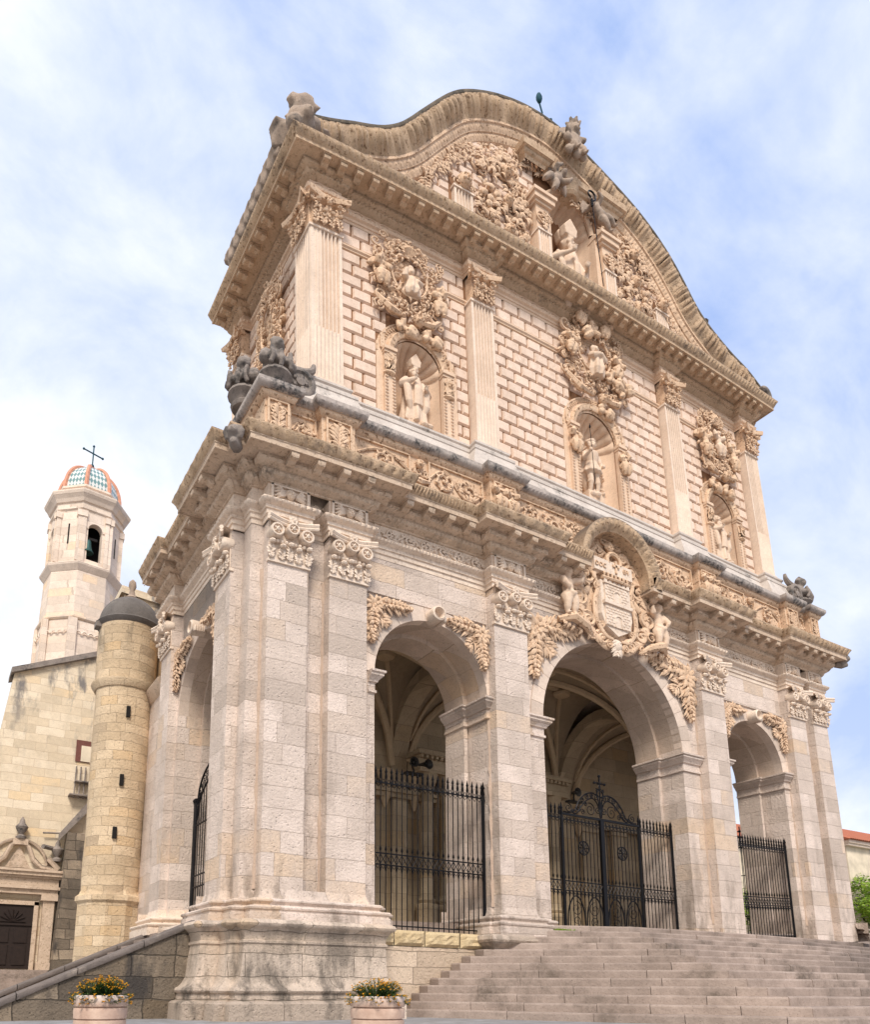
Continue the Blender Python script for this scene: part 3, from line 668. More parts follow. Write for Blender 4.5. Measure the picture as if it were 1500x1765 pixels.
impost([(-10.1, 5.13), (-10.65, 5.13), (-10.65, 5.25), (-11.3, 5.25), (-11.3, 5.5)], 7.84)
impost([(-11.3, 1.85), (-10.65, 1.85), (-10.65, 1.97), (-10.1, 1.97)][:2]+[(-10.65, 1.97), (-10.0, 1.97)], 7.84)
impost([(10.0, 5.13), (10.65, 5.13), (10.65, 5.25), (11.3, 5.25)][::-1], 7.84)
# thin string between capitals
mb = MB()
for a, b in ((-8.4, -4.7), (4.7, 8.4)): sweep(mb, [(a, .3), (b, .3)], [(0, 9.86), (.05, 9.88), (.05, 9.94), (0, 9.95)])
sweep(mb, [(-11.3, 5.5), (-11.3, 1.8)], [(0, 9.86), (.05, 9.88), (.05, 9.94), (0, 9.95)])
part(mb, 'string_course', M_LOW)
# acanthus leaves in the spandrels
def spandrel(F, cx, sp, hw, side, ulim, n, big=1.0, ztop=9.62):
    mb = MB(); r = hw+.42+.16*big
    a0 = 52 if hw < 2 else 50
    cu = ulim-side*.28*big; cz = ztop-.26*big
    rosette(mb, F, cu, cz, .22*big, n+.04, .09)
    tip1 = [(cu-side*t*1.15*big, cz+.12*big-t*t*.0 + .05*t) for t in (0, .35, .7, 1)]
    tip2 = [(cu+side*.06*t, cz-t*1.0*big) for t in (0, .35, .7, 1)]
    acanthus(mb, F, tip1, .36*big, 15, n, .09); acanthus(mb, F, tip2, .36*big, 15, n, .09); acanthus(mb, F, tip1, .22*big, 10, n+.05, .10); acanthus(mb, F, tip2, .22*big, 10, n+.05, .10)
    acanthus(mb, F, [(cu, cz), (cu-side*.45*big, cz-.42*big)], .36*big, 9, n, .07)
    for k in range(9): leaflet(mb, F, cu, cz, 2*pi*k/9, .34*big, .05*big, n+.05, .1)
    for k in range(7):
        a = random.random()*pi/2; leaflet(mb, F, cu, cz, a if side > 0 else pi-a, .3*big, .05, n, .06)
    part(mb, 'spandrel_leaf', M_CARV)
for i, (cu, hw, sp) in ((0, ARCH[0]), (2, ARCH[2])):
    spandrel(FRONT, cu, sp, hw, -1, (-8.42, 0, 4.68)[i], -.28, .95, 9.72); spandrel(FRONT, cu, sp, hw, 1, (-4.68, 0, 8.42)[i], -.28, .95, 9.72)
spandrel(FRONT, 0, 7.66, 2.8, -1, -3.5, -.28, 1.45, 10.55); spandrel(FRONT, 0, 7.66, 2.8, 1, 3.5, -.28, 1.45, 10.55)
spandrel(LEFT, -3.55, 7.84, 1.7, 1, -1.8, 11.32, .95, 9.72); spandrel(LEFT, -3.55, 7.84, 1.7, -1, -5.5, 11.32, .95, 9.72)
# --- entablature
def mirror(path): return path+[(-x, y) for x, y in path[::-1]]
ENT_L = [(-11.3, 7.05), (-11.3, 6.34), (-11.6, 6.34), (-11.6, 5.3), (-11.3, 5.3), (-11.3, 1.8), (-11.6, 1.8), (-11.6, .7), (-11.3, .7), (-11.3, .3), (-11.03, .3), (-11.03, 0), (-9.97, 0), (-9.97, .3), (-9.48, .3), (-9.48, 0), (-8.42, 0), (-8.42, .3), (-4.68, .3), (-4.68, 0), (-3.52, 0), (-3.52, .3), (-1.9, .3)]
ENT_R = [(-x, y) for x, y in ENT_L[::-1]]
archi = [(-0.008, 10.85), (-0.008, 10.86), (0.012, 10.86), (0.012, 10.98), (0.047, 10.99), (0.047, 11.10), (0.082, 11.11), (0.082, 11.19), (0.102, 11.20, .0), (0.162, 11.25, .05), (0.182, 11.30, .05), (0.182, 11.335), (0.012, 11.34)]
for path in (ENT_L, ENT_R):
    mb = MB(); sweep(mb, path, archi, leafy(.115, .7), ds=.03); part(mb, 'architrave', M_CARVL)
    mb = MB(); sweep(mb, path, [(0, 11.33), (0, 11.80)]); part(mb, 'frieze', M_CARVL, smooth=False)
    bed = [p for p in path if not (9.3 < abs(p[0]) < 10.02)]
    mb = MB(); sweep(mb, bed, [(0, 11.79), (.04, 11.8), (.05, 11.828), (.07, 11.842, .03), (.17, 11.898, .06), (.21, 11.982, .03), (.22, 11.996), (.22, 12.024), (.25, 12.031, .03), (.36, 12.066, .06), (.41, 12.136, .03), (.42, 12.164), (.42, 12.22)], leafy(.15, .8), ds=.035); part(mb, 'bed_moulding', M_CORN)
# frieze blocks and rinceaux
def cherub_block(F, u0, u1, n, z0, z1):
    mb = MB(); c = (u0+u1)/2; H = z1-z0; zc = (z0+z1)/2
    for a, b, c_, d in ((u0, u1, z1-.04, z1), (u0, u1, z0, z0+.03), (u0, u0+.06, z0, z1), (u1-.06, u1, z0, z1)): fbox(mb, F, a, b, n-.01, n+.06, c_, d)
    T = TF(F, c, n+.06, zc-.01, 1); head(mb, T, (0, 0, 0), H*.30)
    for s in (-1, 1):
        for k in range(5):
            a = 1.25-.55*k; r0 = H*.34
            mb.tube([F(c+s*r0, n+.04, zc-.04), F(c+s*(r0+.14), n+.08, zc+.12*sin(a)), F(c+s*(r0+.14+.12*cos(a)), n+.04, zc+.19*sin(a)-.02)], [.04, .05, .02], 5)
    return mb
for a, b in FP:
    part(cherub_block(FRONT, a+.02, b-.02, 0, 11.37, 11.78), 'cherub_panel', M_CARVL)
for a, b in ((-8.35, -4.75), (4.75, 8.35), (-3.45, -2.1), (2.1, 3.45), (-9.95, -9.5), (9.5, 9.95)):
    mb = MB(); rinceau(mb, FRONT, a, b, 11.38, 11.77, -.3, .04); part(mb, 'frieze_scrollwork', M_CARVL)
mb = MB(); rinceau(mb, LEFT, -5.45, -1.85, 11.38, 11.77, 11.3, .04); part(mb, 'frieze_scrollwork', M_CARVL)
COR_L = [(-11.5, 6.4), (-11.5, 5.25), (-11.3, 5.25), (-11.3, 1.85), (-11.6, 1.85), (-11.6, .65), (-11.3, .65), (-11.3, .3), (-11.03, .3), (-11.03, 0), (-8.42, 0), (-8.42, .3), (-4.68, .3), (-4.68, 0), (-3.52, 0), (-3.52, .3), (-1.5, .3)]
COR_R = [(-x, y) for x, y in COR_L[::-1]]; COR_R[0] = (1.05, .3)
COR_R = [p for p in COR_R if p[0] < 11.0]+[(10.8, 0), (10.8, .3), (10.85, .3), (10.85, 6.4)]
coro = [(-.4, 12.22), (.72, 12.22), (.72, 12.2), (.76, 12.2), (.76, 12.32), (.78, 12.33), (.78, 12.35)]
sima = [(.78, 12.35), (.785, 12.36, .025), (.80, 12.41, .06), (.83, 12.47, .07), (.87, 12.53, .05), (.89, 12.55, .0), (.89, 12.59), (.8, 12.6), (-.3, 12.65)]
for path in (COR_L, COR_R):
    mb = MB(); sweep(mb, path, coro); part(mb, 'corona', M_CORN)
    mb = MB(); sweep(mb, path, sima, leafy(.17, .6), ds=.028); part(mb, 'sima', M_SIMA)
def modillion(F, c, n, zt, w=.19, L=.33, h=.19, mat=None):
    mb = MB(); fbox(mb, F, c-w/2-.03, c+w/2+.03, n, n+L+.02, zt-.03, zt)
    V = []
    for i, (d, z) in enumerate(((0, -h), (.08, -h*1.02), (.16, -h*.72), (.24, -h*.8), (.31, -h*.7), (.34, -h*.35), (.33, -.02))):
        for u in (-1, -.6, 0, .6, 1): V.append(F(c+u*w/2, n+d*L/.34, zt+z-(.015 if abs(u) == .6 else 0)))
    mb.grid(V, 7, 5)
    for s in (-1, 1):
        mb.add([F(c+s*w/2, n+d*L/.34, zt+z) for d, z in ((0, 0), (0, -h), (.08, -h*1.02), (.16, -h*.72), (.24, -h*.8), (.31, -h*.7), (.34, -h*.35), (.33, 0))], [tuple(range(8))])
    for s in (-.05, 0, .05): leaflet(mb, F, c+s, zt-h*.8, -pi/2, .05, .02, n+L*.9, .03)
    part(mb, 'modillion', mat or M_CORN)
def mod_row(path, off, zt, step, **k):
    for (x0, y0), (x1, y1) in zip(path[:-1], path[1:]):
        L = sqrt((x1-x0)**2+(y1-y0)**2)
        if L < .9: continue
        d = ((x1-x0)/L, (y1-y0)/L); nn = (d[1], -d[0]); F = Fr((x0, y0), d, nn); n = max(1, round((L-.1)/step))
        for i in range(n): modillion(F, L*(i+.5)/n, off, zt, **k)
mod_row(COR_L, .42, 12.22, .56); mod_row(COR_R, .42, 12.22, .56)
# roof slab over the porch, and back of it
mb = MB(); mb.box(-11.25, 11.25, .35, 7.0, 10.9, 12.5); part(mb, 'porch_roof', M_CARVL, smooth=False)
# masks and corner gargoyles on the cornice
for x, y, a in ((-12.05, -.5, -2.2), (11.6, -.55, -.85)):
    mb = MB(); T = lambda X, Y, Z, a=a, x=x, y=y: (x+.7*(X*cos(a+pi/2)+Y*cos(a)), y+.7*(X*sin(a+pi/2)+Y*sin(a)), 12.28+.6*Z)
    head(mb, T, (0, .15, .1), .24, 'long'); mb.blob((0, .0, -.1), (.22, .25, .2), T=T); mb.tube([T(0, -.3, -.15), T(0, .0, -.3), T(0, .25, -.3)], [.14, .13, .07], 7)
    part(mb, 'carved_mask', M_GREY, remesh=.028)
# --- attic band with carved panels
AT_L = [(-11.2, 7.2), (-11.2, .15), (-11.2, -.12), (-10.55, -.12), (-10.55, .1), (-9.75, .1), (-9.75, -.12), (-8.85, -.12), (-8.85, .1), (-4.75, .1), (-4.75, -.12), (-3.8, -.12), (-3.8, .1), (0, .1)]
AT = AT_L[:-1]+[(-x, y) for x, y in AT_L[:-1][::-1]]
AT = [p for i, p in enumerate(AT) if i == 0 or p != AT[i-1]]
AT.pop(1); AT.remove((11.2, .15))
mb = MB(); sweep(mb, AT, [(.06, 12.55), (.06, 12.98), (.0, 13.0), (.0, 13.95)]); part(mb, 'attic_wall', M_CARV, smooth=False)
mb = MB(); sweep(mb, AT, [(0, 13.93), (.03, 13.94), (.06, 13.97, .025), (.10, 14.02, .03), (.12, 14.05), (.12, 14.09), (.16, 14.10, .01)], leafy(.12), ds=.03); part(mb, 'attic_cornice', M_CARV)
mb = MB(); sweep(mb, AT, [(.14, 14.09), (.20, 14.12, .02), (.24, 14.18, .03), (.26, 14.22), (.26, 14.30), (.2, 14.33), (-.3, 14.42)], leafy(.14), ds=.035); part(mb, 'attic_ledge', M_LEDGE)
def panel(F, u0, u1, n, z0=13.06, z1=13.90, fill=1, mat=None):
    mb = MB()
    for a, b, c, d in ((u0-.05, u1+.05, z1, z1+.04), (u0-.05, u1+.05, z0-.04, z0), (u0-.05, u0, z0, z1), (u1, u1+.05, z0, z1)): fbox(mb, F, a, b, n-.01, n+.055, c, d)
    if fill == 1: rinceau(mb, F, u0+.02, u1-.02, z0+.02, z1-.02, n, .05)
    elif fill == 2:
        acanthus(mb, F, [((u0+u1)/2, z0+.03), ((u0+u1)/2, z1-.05)], min(.34, (u1-u0)*.6), 9, n, .06)
        for s in (-1, 1):
            for q in (z0+.2, z1-.2): spiral(mb, F, (u0+u1)/2+s*(u1-u0)*.27, q, (u1-u0)*.17, 0, 1.3, .03, n+.01, d=s)
    elif fill == 3:
        for s in (-1, 1): putto(mb, TF(F, (u0+u1)/2+s*.2, n+.05, (z0+z1)/2-.02, .40), wings=False)
        for k in range(14): leaflet(mb, F, u0+(u1-u0)*random.random(), z0+(z1-z0)*random.random(), random.random()*6, .12, .03, n, .04)
    part(mb, 'carved_panel', mat or M_CARV)
panel(FRONT, -11.1, -10.65, .12, fill=2); panel(FRONT, -10.45, -9.85, -.1, fill=1); panel(FRONT, -9.6, -9.0, .12, fill=2)
panel(FRONT, 10.65, 11.1, .12, fill=2); panel(FRONT, 9.85, 10.45, -.1, fill=1); panel(FRONT, 9.0, 9.6, .12, fill=2)
panel(FRONT, -4.6, -3.95, .12, fill=3); panel(FRONT, 3.95, 4.6, .12, fill=3)
for s in (-1, 1):
    for a, b in ((4.9, 6.55), (7.2, 8.7)) if True else (): 
        u0, u1 = sorted((s*a, s*b)); panel(FRONT, u0, u1, -.1, fill=1)
    mb = MB(); cu = s*6.88; T = TF(FRONT, cu, -.06, 13.62, .4); head(mb, T, (0, .1, .25), .3)
    for k in range(6): spiral(mb, FRONT, cu+random.uniform(-.25, .25), 13.35+random.uniform(-.25, .3), .12, random.random()*6, 1.2, .03, -.09)
    mb.tube([FRONT(cu-.3, -.06, 13.3), FRONT(cu, .0, 13.2), FRONT(cu+.3, -.06, 13.3)], [.05, .09, .05], 6); part(mb, 'carved_mask', M_CARV)
panel(FRONT, -3.65, -1.9, -.1, fill=1); panel(FRONT, 1.7, 3.65, -.1, fill=1)
mb = MB(); rinceau(mb, FRONT, -1.8, 1.65, 13.45, 13.88, -.1, .05)
acanthus(mb, FRONT, [(-1.2, 13.1), (-2.0, 13.5)], .3, 6, -.1, .05); acanthus(mb, FRONT, [(1.0, 13.1), (1.7, 13.5)], .3, 6, -.1, .05); part(mb, 'carved_panel', M_CARV)
for i, yy in enumerate((.55, 2.0, 3.5, 5.0)): panel(LEFT, -yy-1.1, -yy, 11.2, fill=1 if i else 2)
# sloping blocks and plinths above the ledge
UPA = [(-9.85, 6.6), (-9.85, .36), (-8.75, .36), (-8.75, .62), (-4.78, .62), (-4.78, .36), (-3.72, .36), (-3.72, .62)]
UPA = UPA+[(-x, y) for x, y in UPA[::-1]]
mb = MB(); sweep(mb, UPA, [(.40, 14.3), (.34, 14.62), (.18, 15.0), (.16, 15.08), (.18, 15.1), (.18, 15.18), (.06, 15.24), (.04, 15.36), (.08, 15.39), (.08, 15.45), (-.2, 15.5)]); part(mb, 'plinth_course', M_PALE)
mb = MB(); mb.box(-11.1, 11.1, .3, 7.0, 12.5, 14.35); part(mb, 'attic_core', M_CARV, smooth=False)
# ================================================================ upper storey
YU, YW = .44, .75
# niches: centre, half width of opening, sill, springing
NICHES = [(-6.42, .78, 15.5, 17.5), (.42, .92, 15.5, 17.85), (7.0, .78, 15.5, 17.4)]
TOPN = (-.05, 1.05, 22.9, 26.25)
mb = MB(); walls(mb, FRONT, -9.45, 9.45, 14.3, 22.0, NICHES, -YW, nseg=14); part(mb, 'upper_wall', M_JNT, smooth=False)
mb = MB(); mb.box(-9.45, 9.45, 1.65, 6.1, 14.3, 22.2); mb.add([(-9.45, .75, 14.3), (-9.45, 1.7, 14.3), (-9.45, 1.7, 22), (-9.45, .75, 22)], [(0, 1, 2, 3)]); mb.add([(9.45, .75, 14.3), (9.45, 1.7, 14.3), (9.45, 1.7, 22), (9.45, .75, 22)], [(0, 1, 2, 3)]); part(mb, 'upper_wall', M_JNT, smooth=False)
def blocks(F, n, u0, u1, z0, z1, ex, h=.39, w=.58, proud=.06, g=.05, phase=0, top=None):
    """rusticated blocks with chamfered edges; ex = [(u0,u1,z0,z1)] kept free; top(u) = upper limit"""
    mb = MB(); rows = int(round((z1-z0)/h)); h = (z1-z0)/rows
    for r in range(rows):
        za, zb = z0+r*h, z0+(r+1)*h; iv = [(u0, u1)]
        for e in ex:
            if e[2] < zb-.12 and e[3] > za+.12:
                nv = []
                for a, b in iv:
                    if e[1] <= a or e[0] >= b: nv.append((a, b)); continue
                    if e[0] > a: nv.append((a, e[0]))
                    if e[1] < b: nv.append((e[1], b))
                iv = nv
        off = (r % 2)*.5*w+phase
        for a, b in iv:
            k0 = math.floor((a-off)/w); cuts = [a]
            k = k0+1
            while off+k*w < b-.01:
                if off+k*w > a+.16 and off+k*w < b-.16: cuts.append(off+k*w+random.uniform(-.02, .02))
                k += 1
            cuts.append(b)
            for c, d in zip(cuts[:-1], cuts[1:]):
                if d-c < .1: continue
                if top and min(top(c), top(d)) < zb+.02: continue
                q = g/2; s = q+.03; pr = proud*random.uniform(.9, 1.1)
                V = [F(c+q, n, za+q), F(d-q, n, za+q), F(d-q, n, zb-q), F(c+q, n, zb-q), F(c+s, n+pr, za+s), F(d-s, n+pr, za+s), F(d-s, n+pr, zb-s), F(c+s, n+pr, zb-s)]
                mb.add(V, [(4, 5, 6, 7), (0, 1, 5, 4), (1, 2, 6, 5), (2, 3, 7, 6), (3, 0, 4, 7)])
    return mb
UP = [(-9.75, -8.85), (-4.65, -3.85), (3.85, 4.65), (8.85, 9.75)]
ex = [(a-.02, b+.02, 14, 23) for a, b in UP]+[(c-hw-.50, c+hw+.50, 15, sp+.35) for c, hw, zb, sp in NICHES]+[(c-hw*.8-.32, c+hw*.8+.32, sp+.3, sp+hw+.45) for c, hw, zb, sp in NICHES]+[(-10, 10, 20.42, 20.58)]
part(blocks(FRONT, -YW, -9.4, 9.4, 15.42, 20.42, ex[:-1]), 'block_facing', M_BLK, smooth=False)
part(blocks(FRONT, -YW, -9.4, 9.4, 20.58, 21.40, ex[:-1], h=.41), 'block_facing', M_BLK, smooth=False)
for F in (LEFT, RIGHT):
    s = 1 if F is LEFT else -1
    sx = [tuple(sorted((-s*.4, -s*1.4)))+(14, 23), tuple(sorted((-s*5.3, -s*6.2)))+(14, 23)]
    for z0, z1 in ((15.42, 20.42), (20.58, 21.40)):
        part(blocks(F, 9.45, min(-s*.8, -s*6.1), max(-s*.8, -s*6.1), z0, z1, sx, h=.39), 'block_facing', M_BLK, smooth=False)
# string course with small bosses
for a, b in ((-8.85, -4.65), (-3.85, 3.85), (4.65, 8.85)):
    mb = MB(); sweep(mb, [(a, YW), (b, YW)], [(0, 20.42), (.07, 20.43), (.07, 20.47), (.11, 20.5), (.11, 20.55), (.05, 20.58), (0, 20.585)]); part(mb, 'string_course', M_UP)
def fluted(F, u0, u1, n, z0, z1, fl=7, cab=.34, dep=.13):
    """fluted shaft: concave flutes above, filled with reeds in the lowest third"""
    mb = MB(); zc = z0+(z1-z0)*cab; m = .07; ww = (u1-u0-2*m)/fl
    def sec(kind):
        P = [(u0, -dep*2), (u0, 0), (u0+m, 0)]
        for i in range(fl):
            a = u0+m+ww*i
            for k in range(6):
                t = k/5; uu = a+ww*(.12+.76*t); P.append((uu, (-.10 if kind else .025)*sin(pi*t)))
            P.append((a+ww*.98, 0))
        return P+[(u1-m, 0), (u1, 0), (u1, -dep*2)]
    for (za, zb_), k in (((z0, zc), 0), ((zc, z1), 1)):
        S = sec(k); V = [F(u, n+d, z) for z in (za, zb_) for u, d in S]; mb.grid(V, 2, len(S))
        mb.add([F(u, n+d, zb_) for u, d in S], [tuple(range(len(S)))])
    fbox(mb, F, u0+.01, u1-.01, n-.35, n-.19, z0, z1)
    for u in (u0, u1): mb.add([F(u, n-dep*2, z0), F(u, n-.35, z0), F(u, n-.35, z1), F(u, n-dep*2, z1)], [(0, 1, 2, 3)])
    sweep_box = [(u0-.05, u1+.05, .05, z0, z0+.08), (u0-.03, u1+.03, .03, z0+.08, z0+.13), (u0-.04, u1+.04, .035, z1-.07, z1)]
    for a, b, c, d, e in sweep_box: fbox(mb, F, a, b, n-.3, n+c, d, e)
    return mb
def corinthian(F, u0, u1, n, zb, zt):
    mb = MB(); W_ = u1-u0; H = zt-zb; c = (u0+u1)/2
    fbox(mb, F, u0+.05, u1-.05, n-.3, n+.0, zb, zt)
    for row, (z, hh, k) in enumerate(((zb, H*.42, 4), (zb+H*.28, H*.42, 3))):
        for i in range(k):
            uu = u0+W_*(i+.5)/k; acanthus(mb, F, [(uu, z), (uu, z+hh)], W_*.17, 5, n+.02+row*.03, .09)
            mb.blob((0, 0, 0), 1, 6, 4, T=lambda x, y, z_: F(uu+x*.08, n+.17+row*.04+y*.08, z+hh+z_*.05))
    for s, cu in ((-1, u0+.02), (1, u1-.02)): spiral(mb, F, cu, zt-.2, .13, 0 if s > 0 else pi, 1.3, .04, n+.12, d=s)
    rosette(mb, F, c, zt-.1, .12, n+.12, .07, 6)
    V = []
    for i in range(11):
        t = i/10; q = .30-.14*sin(pi*t)
        p = F(u0-.14+(W_+.28)*t, n+q, zt-.14); p2 = F(u0-.14+(W_+.28)*t, n+q+.03, zt-.04); p3 = F(u0-.14+(W_+.28)*t, n+q+.03, zt); p4 = F(u0+W_*t, n-.1, zt); p0 = F(u0+W_*t, n-.1, zt-.16)
        V += [p0, p, p2, p3, p4]
    mb.grid(V, 11, 5)
    for t in (0, 1):
        q = .30; uu = u0-.14+(W_+.28)*t; mb.add([F(uu, n+q, zt-.14), F(uu, n+q+.03, zt), F(u0+W_*t, n-.1, zt), F(u0+W_*t, n-.1, zt-.16)], [(0, 1, 2, 3)])
    return mb
def upil(F, u0, u1, n, z0=15.5, z1=20.45, fl=7):
    p = part(fluted(F, u0, u1, n, z0, z1, fl), 'fluted_pilaster', M_FLU, sharp=25)
    part(corinthian(F, u0, u1, n, z1, 21.4), 'capital', M_CARV, p)
for a, b in UP: upil(FRONT, a, b, -YU, fl=7 if b-a > .85 else 6)
for F, s in ((LEFT, 1), (RIGHT, -1)):
    for y0, y1 in ((.46, 1.34), (5.25, 6.1)):
        u0, u1 = sorted((-s*y0, -s*y1)); upil(F, u0, u1, 9.765)
# upper entablature
UE = [(-9.45, 6.15), (-9.75, 6.15), (-9.75, 5.2), (-9.45, 5.2), (-9.45, 1.4), (-9.75, 1.4), (-9.75, .44), (-8.83, .44), (-8.83, .72), (-4.67, .72), (-4.67, .44), (-3.83, .44), (-3.83, .72)]
UE = UE[1:]; UE = UE+[(-x, y) for x, y in UE[::-1]]
mb = MB(); sweep(mb, UE, [(0, 21.38), (.02, 21.39), (.02, 21.47), (.05, 21.48), (.05, 21.55), (.06, 21.56, .0), (.09, 21.58, .035), (.11, 21.64, .035), (.12, 21.66), (.12, 21.69), (0, 21.70), (0, 21.95)], leafy(.10), ds=.03)      # with the half-round shells of its frieze
for (x0, x1, y) in [(-9.7, -8.9, .44), (-8.8, -4.7, .72), (-4.62, -3.88, .44), (-3.8, 3.8, .72), (3.88, 4.62, .44), (4.7, 8.8, .72), (8.9, 9.7, .44)]:
    k = max(1, round((x1-x0)/.42)); ww = (x1-x0)/k
    for i in range(k):
        cu = x0+ww*(i+.5)
        for r in (.19, .12): mb.tube([FRONT(cu+r*cos(pi*j/8), -y+.02, 21.71+r*sin(pi*j/8)) for j in range(9)], .025, 5)
        for j in range(1, 6): leaflet(mb, FRONT, cu, 21.71, pi*j/6, .12, .02, -y, .03)
part(mb, 'upper_architrave', M_UP)
mb = MB()
sweep(mb, UE, [(0, 21.95), (.04, 21.96), (.06, 21.98, .02), (.14, 22.02, .05), (.17, 22.07, .03), (.18, 22.09), (.20, 22.10, .01), (.27, 22.13, .045), (.30, 22.17, .02), (.31, 22.19), (.31, 22.24)], leafy(.13, .8), ds=.03)      # with its bead row
for (x0, y0), (x1, y1) in zip(UE[:-1], UE[1:]):
    L = sqrt((x1-x0)**2+(y1-y0)**2); d = ((x1-x0)/L, (y1-y0)/L); F = Fr((x0, y0), d, (d[1], -d[0])); k = max(1, int(L/.14))
    for i in range(k): mb.blob((0, 0, 0), 1, 5, 3, T=lambda x, y, z: F(L*(i+.5)/k+x*.045, .19+y*.05, 22.09+z*.05))
part(mb, 'upper_bed_moulding', M_CORN2)
UC = [(-9.6, 6.3), (-9.6, .6), (9.6, .6), (9.6, 6.3)]
UCP = [(-9.75, 6.2), (-9.75, .46), (9.75, .46), (9.75, 6.2)]
mb = MB(); sweep(mb, UCP, [(-.5, 22.24), (.62, 22.26), (.62, 22.24), (.66, 22.24), (.66, 22.34), (.68, 22.35)]); part(mb, 'upper_corona', M_CORN2)
mb = MB(); sweep(mb, UCP, [(.68, 22.35), (.69, 22.37, .03), (.72, 22.43, .07), (.76, 22.49, .06), (.80, 22.54, .01), (.80, 22.57), (.7, 22.58), (-1.2, 22.62)], leafy(.17, .8), ds=.035); part(mb, 'upper_sima', M_SIMA)
for (x0, y0), (x1, y1) in zip(UCP[:-1], UCP[1:]):
    L = sqrt((x1-x0)**2+(y1-y0)**2)
    if L < .6: continue
    d = ((x1-x0)/L, (y1-y0)/L); F = Fr((x0, y0), d, (d[1], -d[0])); k = max(1, round(L/.47))
    for i in range(k): modillion(F, L*(i+.5)/k, .32, 22.25, w=.19, L=.29, h=.17, mat=M_CORN2)
mb = MB(); mb.box(-9.4, 9.4, .8, 6.2, 22.0, 22.74); part(mb, 'upper_roof', M_CORN2, smooth=False)
# ---------------------------------------------------------------- pediment gable
OUT = [(-10.15, 23.45), (-9.75, 23.62), (-9.33, 23.78), (-8.9, 24.08), (-8.5, 24.28), (-8.1, 24.45), (-7.73, 24.69), (-7.3, 25.03), (-6.91, 25.48), (-6.5, 26.08), (-6.05, 26.71), (-5.6, 27.33), (-5.13, 27.93), (-4.65, 28.38), (-4.18, 28.69), (-3.6, 29.05), (-2.93, 29.35), (-2.3, 29.58), (-1.63, 29.73), (-.9, 29.79), (-.3, 29.75), (.52, 29.49), (1.2, 29.28), (1.93, 29.03), (2.7, 28.75), (3.38, 28.45), (4.0, 28.08), (4.54, 27.69), (5.05, 27.21), (5.53, 26.63), (5.9, 26.13), (6.22, 25.65), (6.8, 25.18), (7.45, 24.81), (8.2, 24.45), (9.12, 24.15), (9.8, 23.70), (10.3, 23.45)]
# these are levels as finally seen; take the lens distortion bend out again so the build() step restores it
P0 = np.array([(x, .2, z) for x, z in OUT]); Q = P0.copy()
for _ in range(8): Q += P0-lens_warp(Q)
OUTL = [(float(a), float(c)) for a, b, c in Q]
def dense(C, ds):
    C = np.array(C); S = np.r_[0, np.cumsum(np.linalg.norm(np.diff(C, axis=0), axis=1))]; n = int(S[-1]/ds)
    s = np.linspace(0, S[-1], n); X = np.interp(s, S, C[:, 0]); Z = np.interp(s, S, C[:, 1])
    k = max(1, int(.5/ds)); ker = np.ones(2*k+1)/(2*k+1)
    Xp = np.convolve(np.pad(X, k, mode='edge'), ker, 'valid'); Zp = np.convolve(np.pad(Z, k, mode='edge'), ker, 'valid')
    return np.stack([Xp, Zp], 1), s
CV, SS = dense(OUTL, .04)
def gable_sweep(prof, carve=None, C=CV, S=SS, skip=1):
    mb = MB(); C = C[::skip]; S = S[::skip]; T = np.gradient(C, axis=0); T /= np.linalg.norm(T, axis=1)[:, None]+1e-9
    Nn = np.stack([-T[:, 1], T[:, 0]], 1); V = []
    for i in range(len(C)):
        c = carve(S[i]) if carve else 0
        for p in prof:
            dy, dn = p[0], p[1]; a = p[2]*c if len(p) > 2 else 0
            V.append((C[i][0]+Nn[i][0]*(dn-a*.3), (.2+.74*dy if dy < 1 else dy)-a, C[i][1]+Nn[i][1]*(dn-a*.3)))
    mb.grid(V, len(C), len(prof)); return mb
part(gable_sweep([(1.6, -.9), (1.05, -.25), (.5, .0), (.05, .03), (-.05, .02), (-.07, -.03), (-.05, -.08), (.0, -.09)], skip=2), 'gable_coping', M_COPE)
def frond(s): return abs(sin(pi*(s)/.21))**.5*(.7+.3*sin(s*9.1)+.3*sin(s*3.3+1))
part(gable_sweep([(-.02, -.05), (-.01, -.09, .05), (.02, -.16, .13), (.06, -.25, .16), (.12, -.35, .17), (.20, -.46, .16), (.26, -.54, .12), (.30, -.61, .06), (.33, -.68)], frond), 'gable_sima', M_SIMA)
part(gable_sweep([(.33, -.68), (.33, -.76), (.40, -.78), (.42, -.82, .02), (.46, -.9, .04), (.50, -.96, .02), (.50, -1.0), (.56, -1.01), (.57, -1.05, .02), (.60, -1.12, .04), (.64, -1.2, .02), (.64, -1.24), (.70, -1.26), (.76, -1.3)], leafy(.16)), 'gable_moulding', M_CARV)
mb = MB()      # gable wall, with its niche
top = lambda u: float(np.interp(u, CV[:, 0], CV[:, 1]))-.9
cu, hw, zb, sp = TOPN
xs = sorted(set([round(-9.2+.2*i, 3) for i in range(93)]+[cu-hw, cu+hw]))
for a, b in zip(xs[:-1], xs[1:]):
    if b-a < 1e-3: continue
    za, zb2 = top(a), top(b); m = (a+b)/2
    if min(za, zb2) < 22.7: continue
    lo = (22.6, 22.6)
    if cu-hw < m < cu+hw: lo = tuple(sp+sqrt(max(0, hw*hw-(q-cu)**2)) for q in (a, b))
    mb.add([(a, YW, lo[0]), (b, YW, lo[1]), (b, YW, zb2), (a, YW, za)], [(0, 1, 2, 3)])
for a, b in zip(CV[:-1:6], CV[6::6]): mb.add([(a[0], .3, a[1]-.3), (b[0], .3, b[1]-.3), (b[0], 1.3, b[1]-.6), (a[0], 1.3, a[1]-.6)], [(0, 1, 2, 3)])
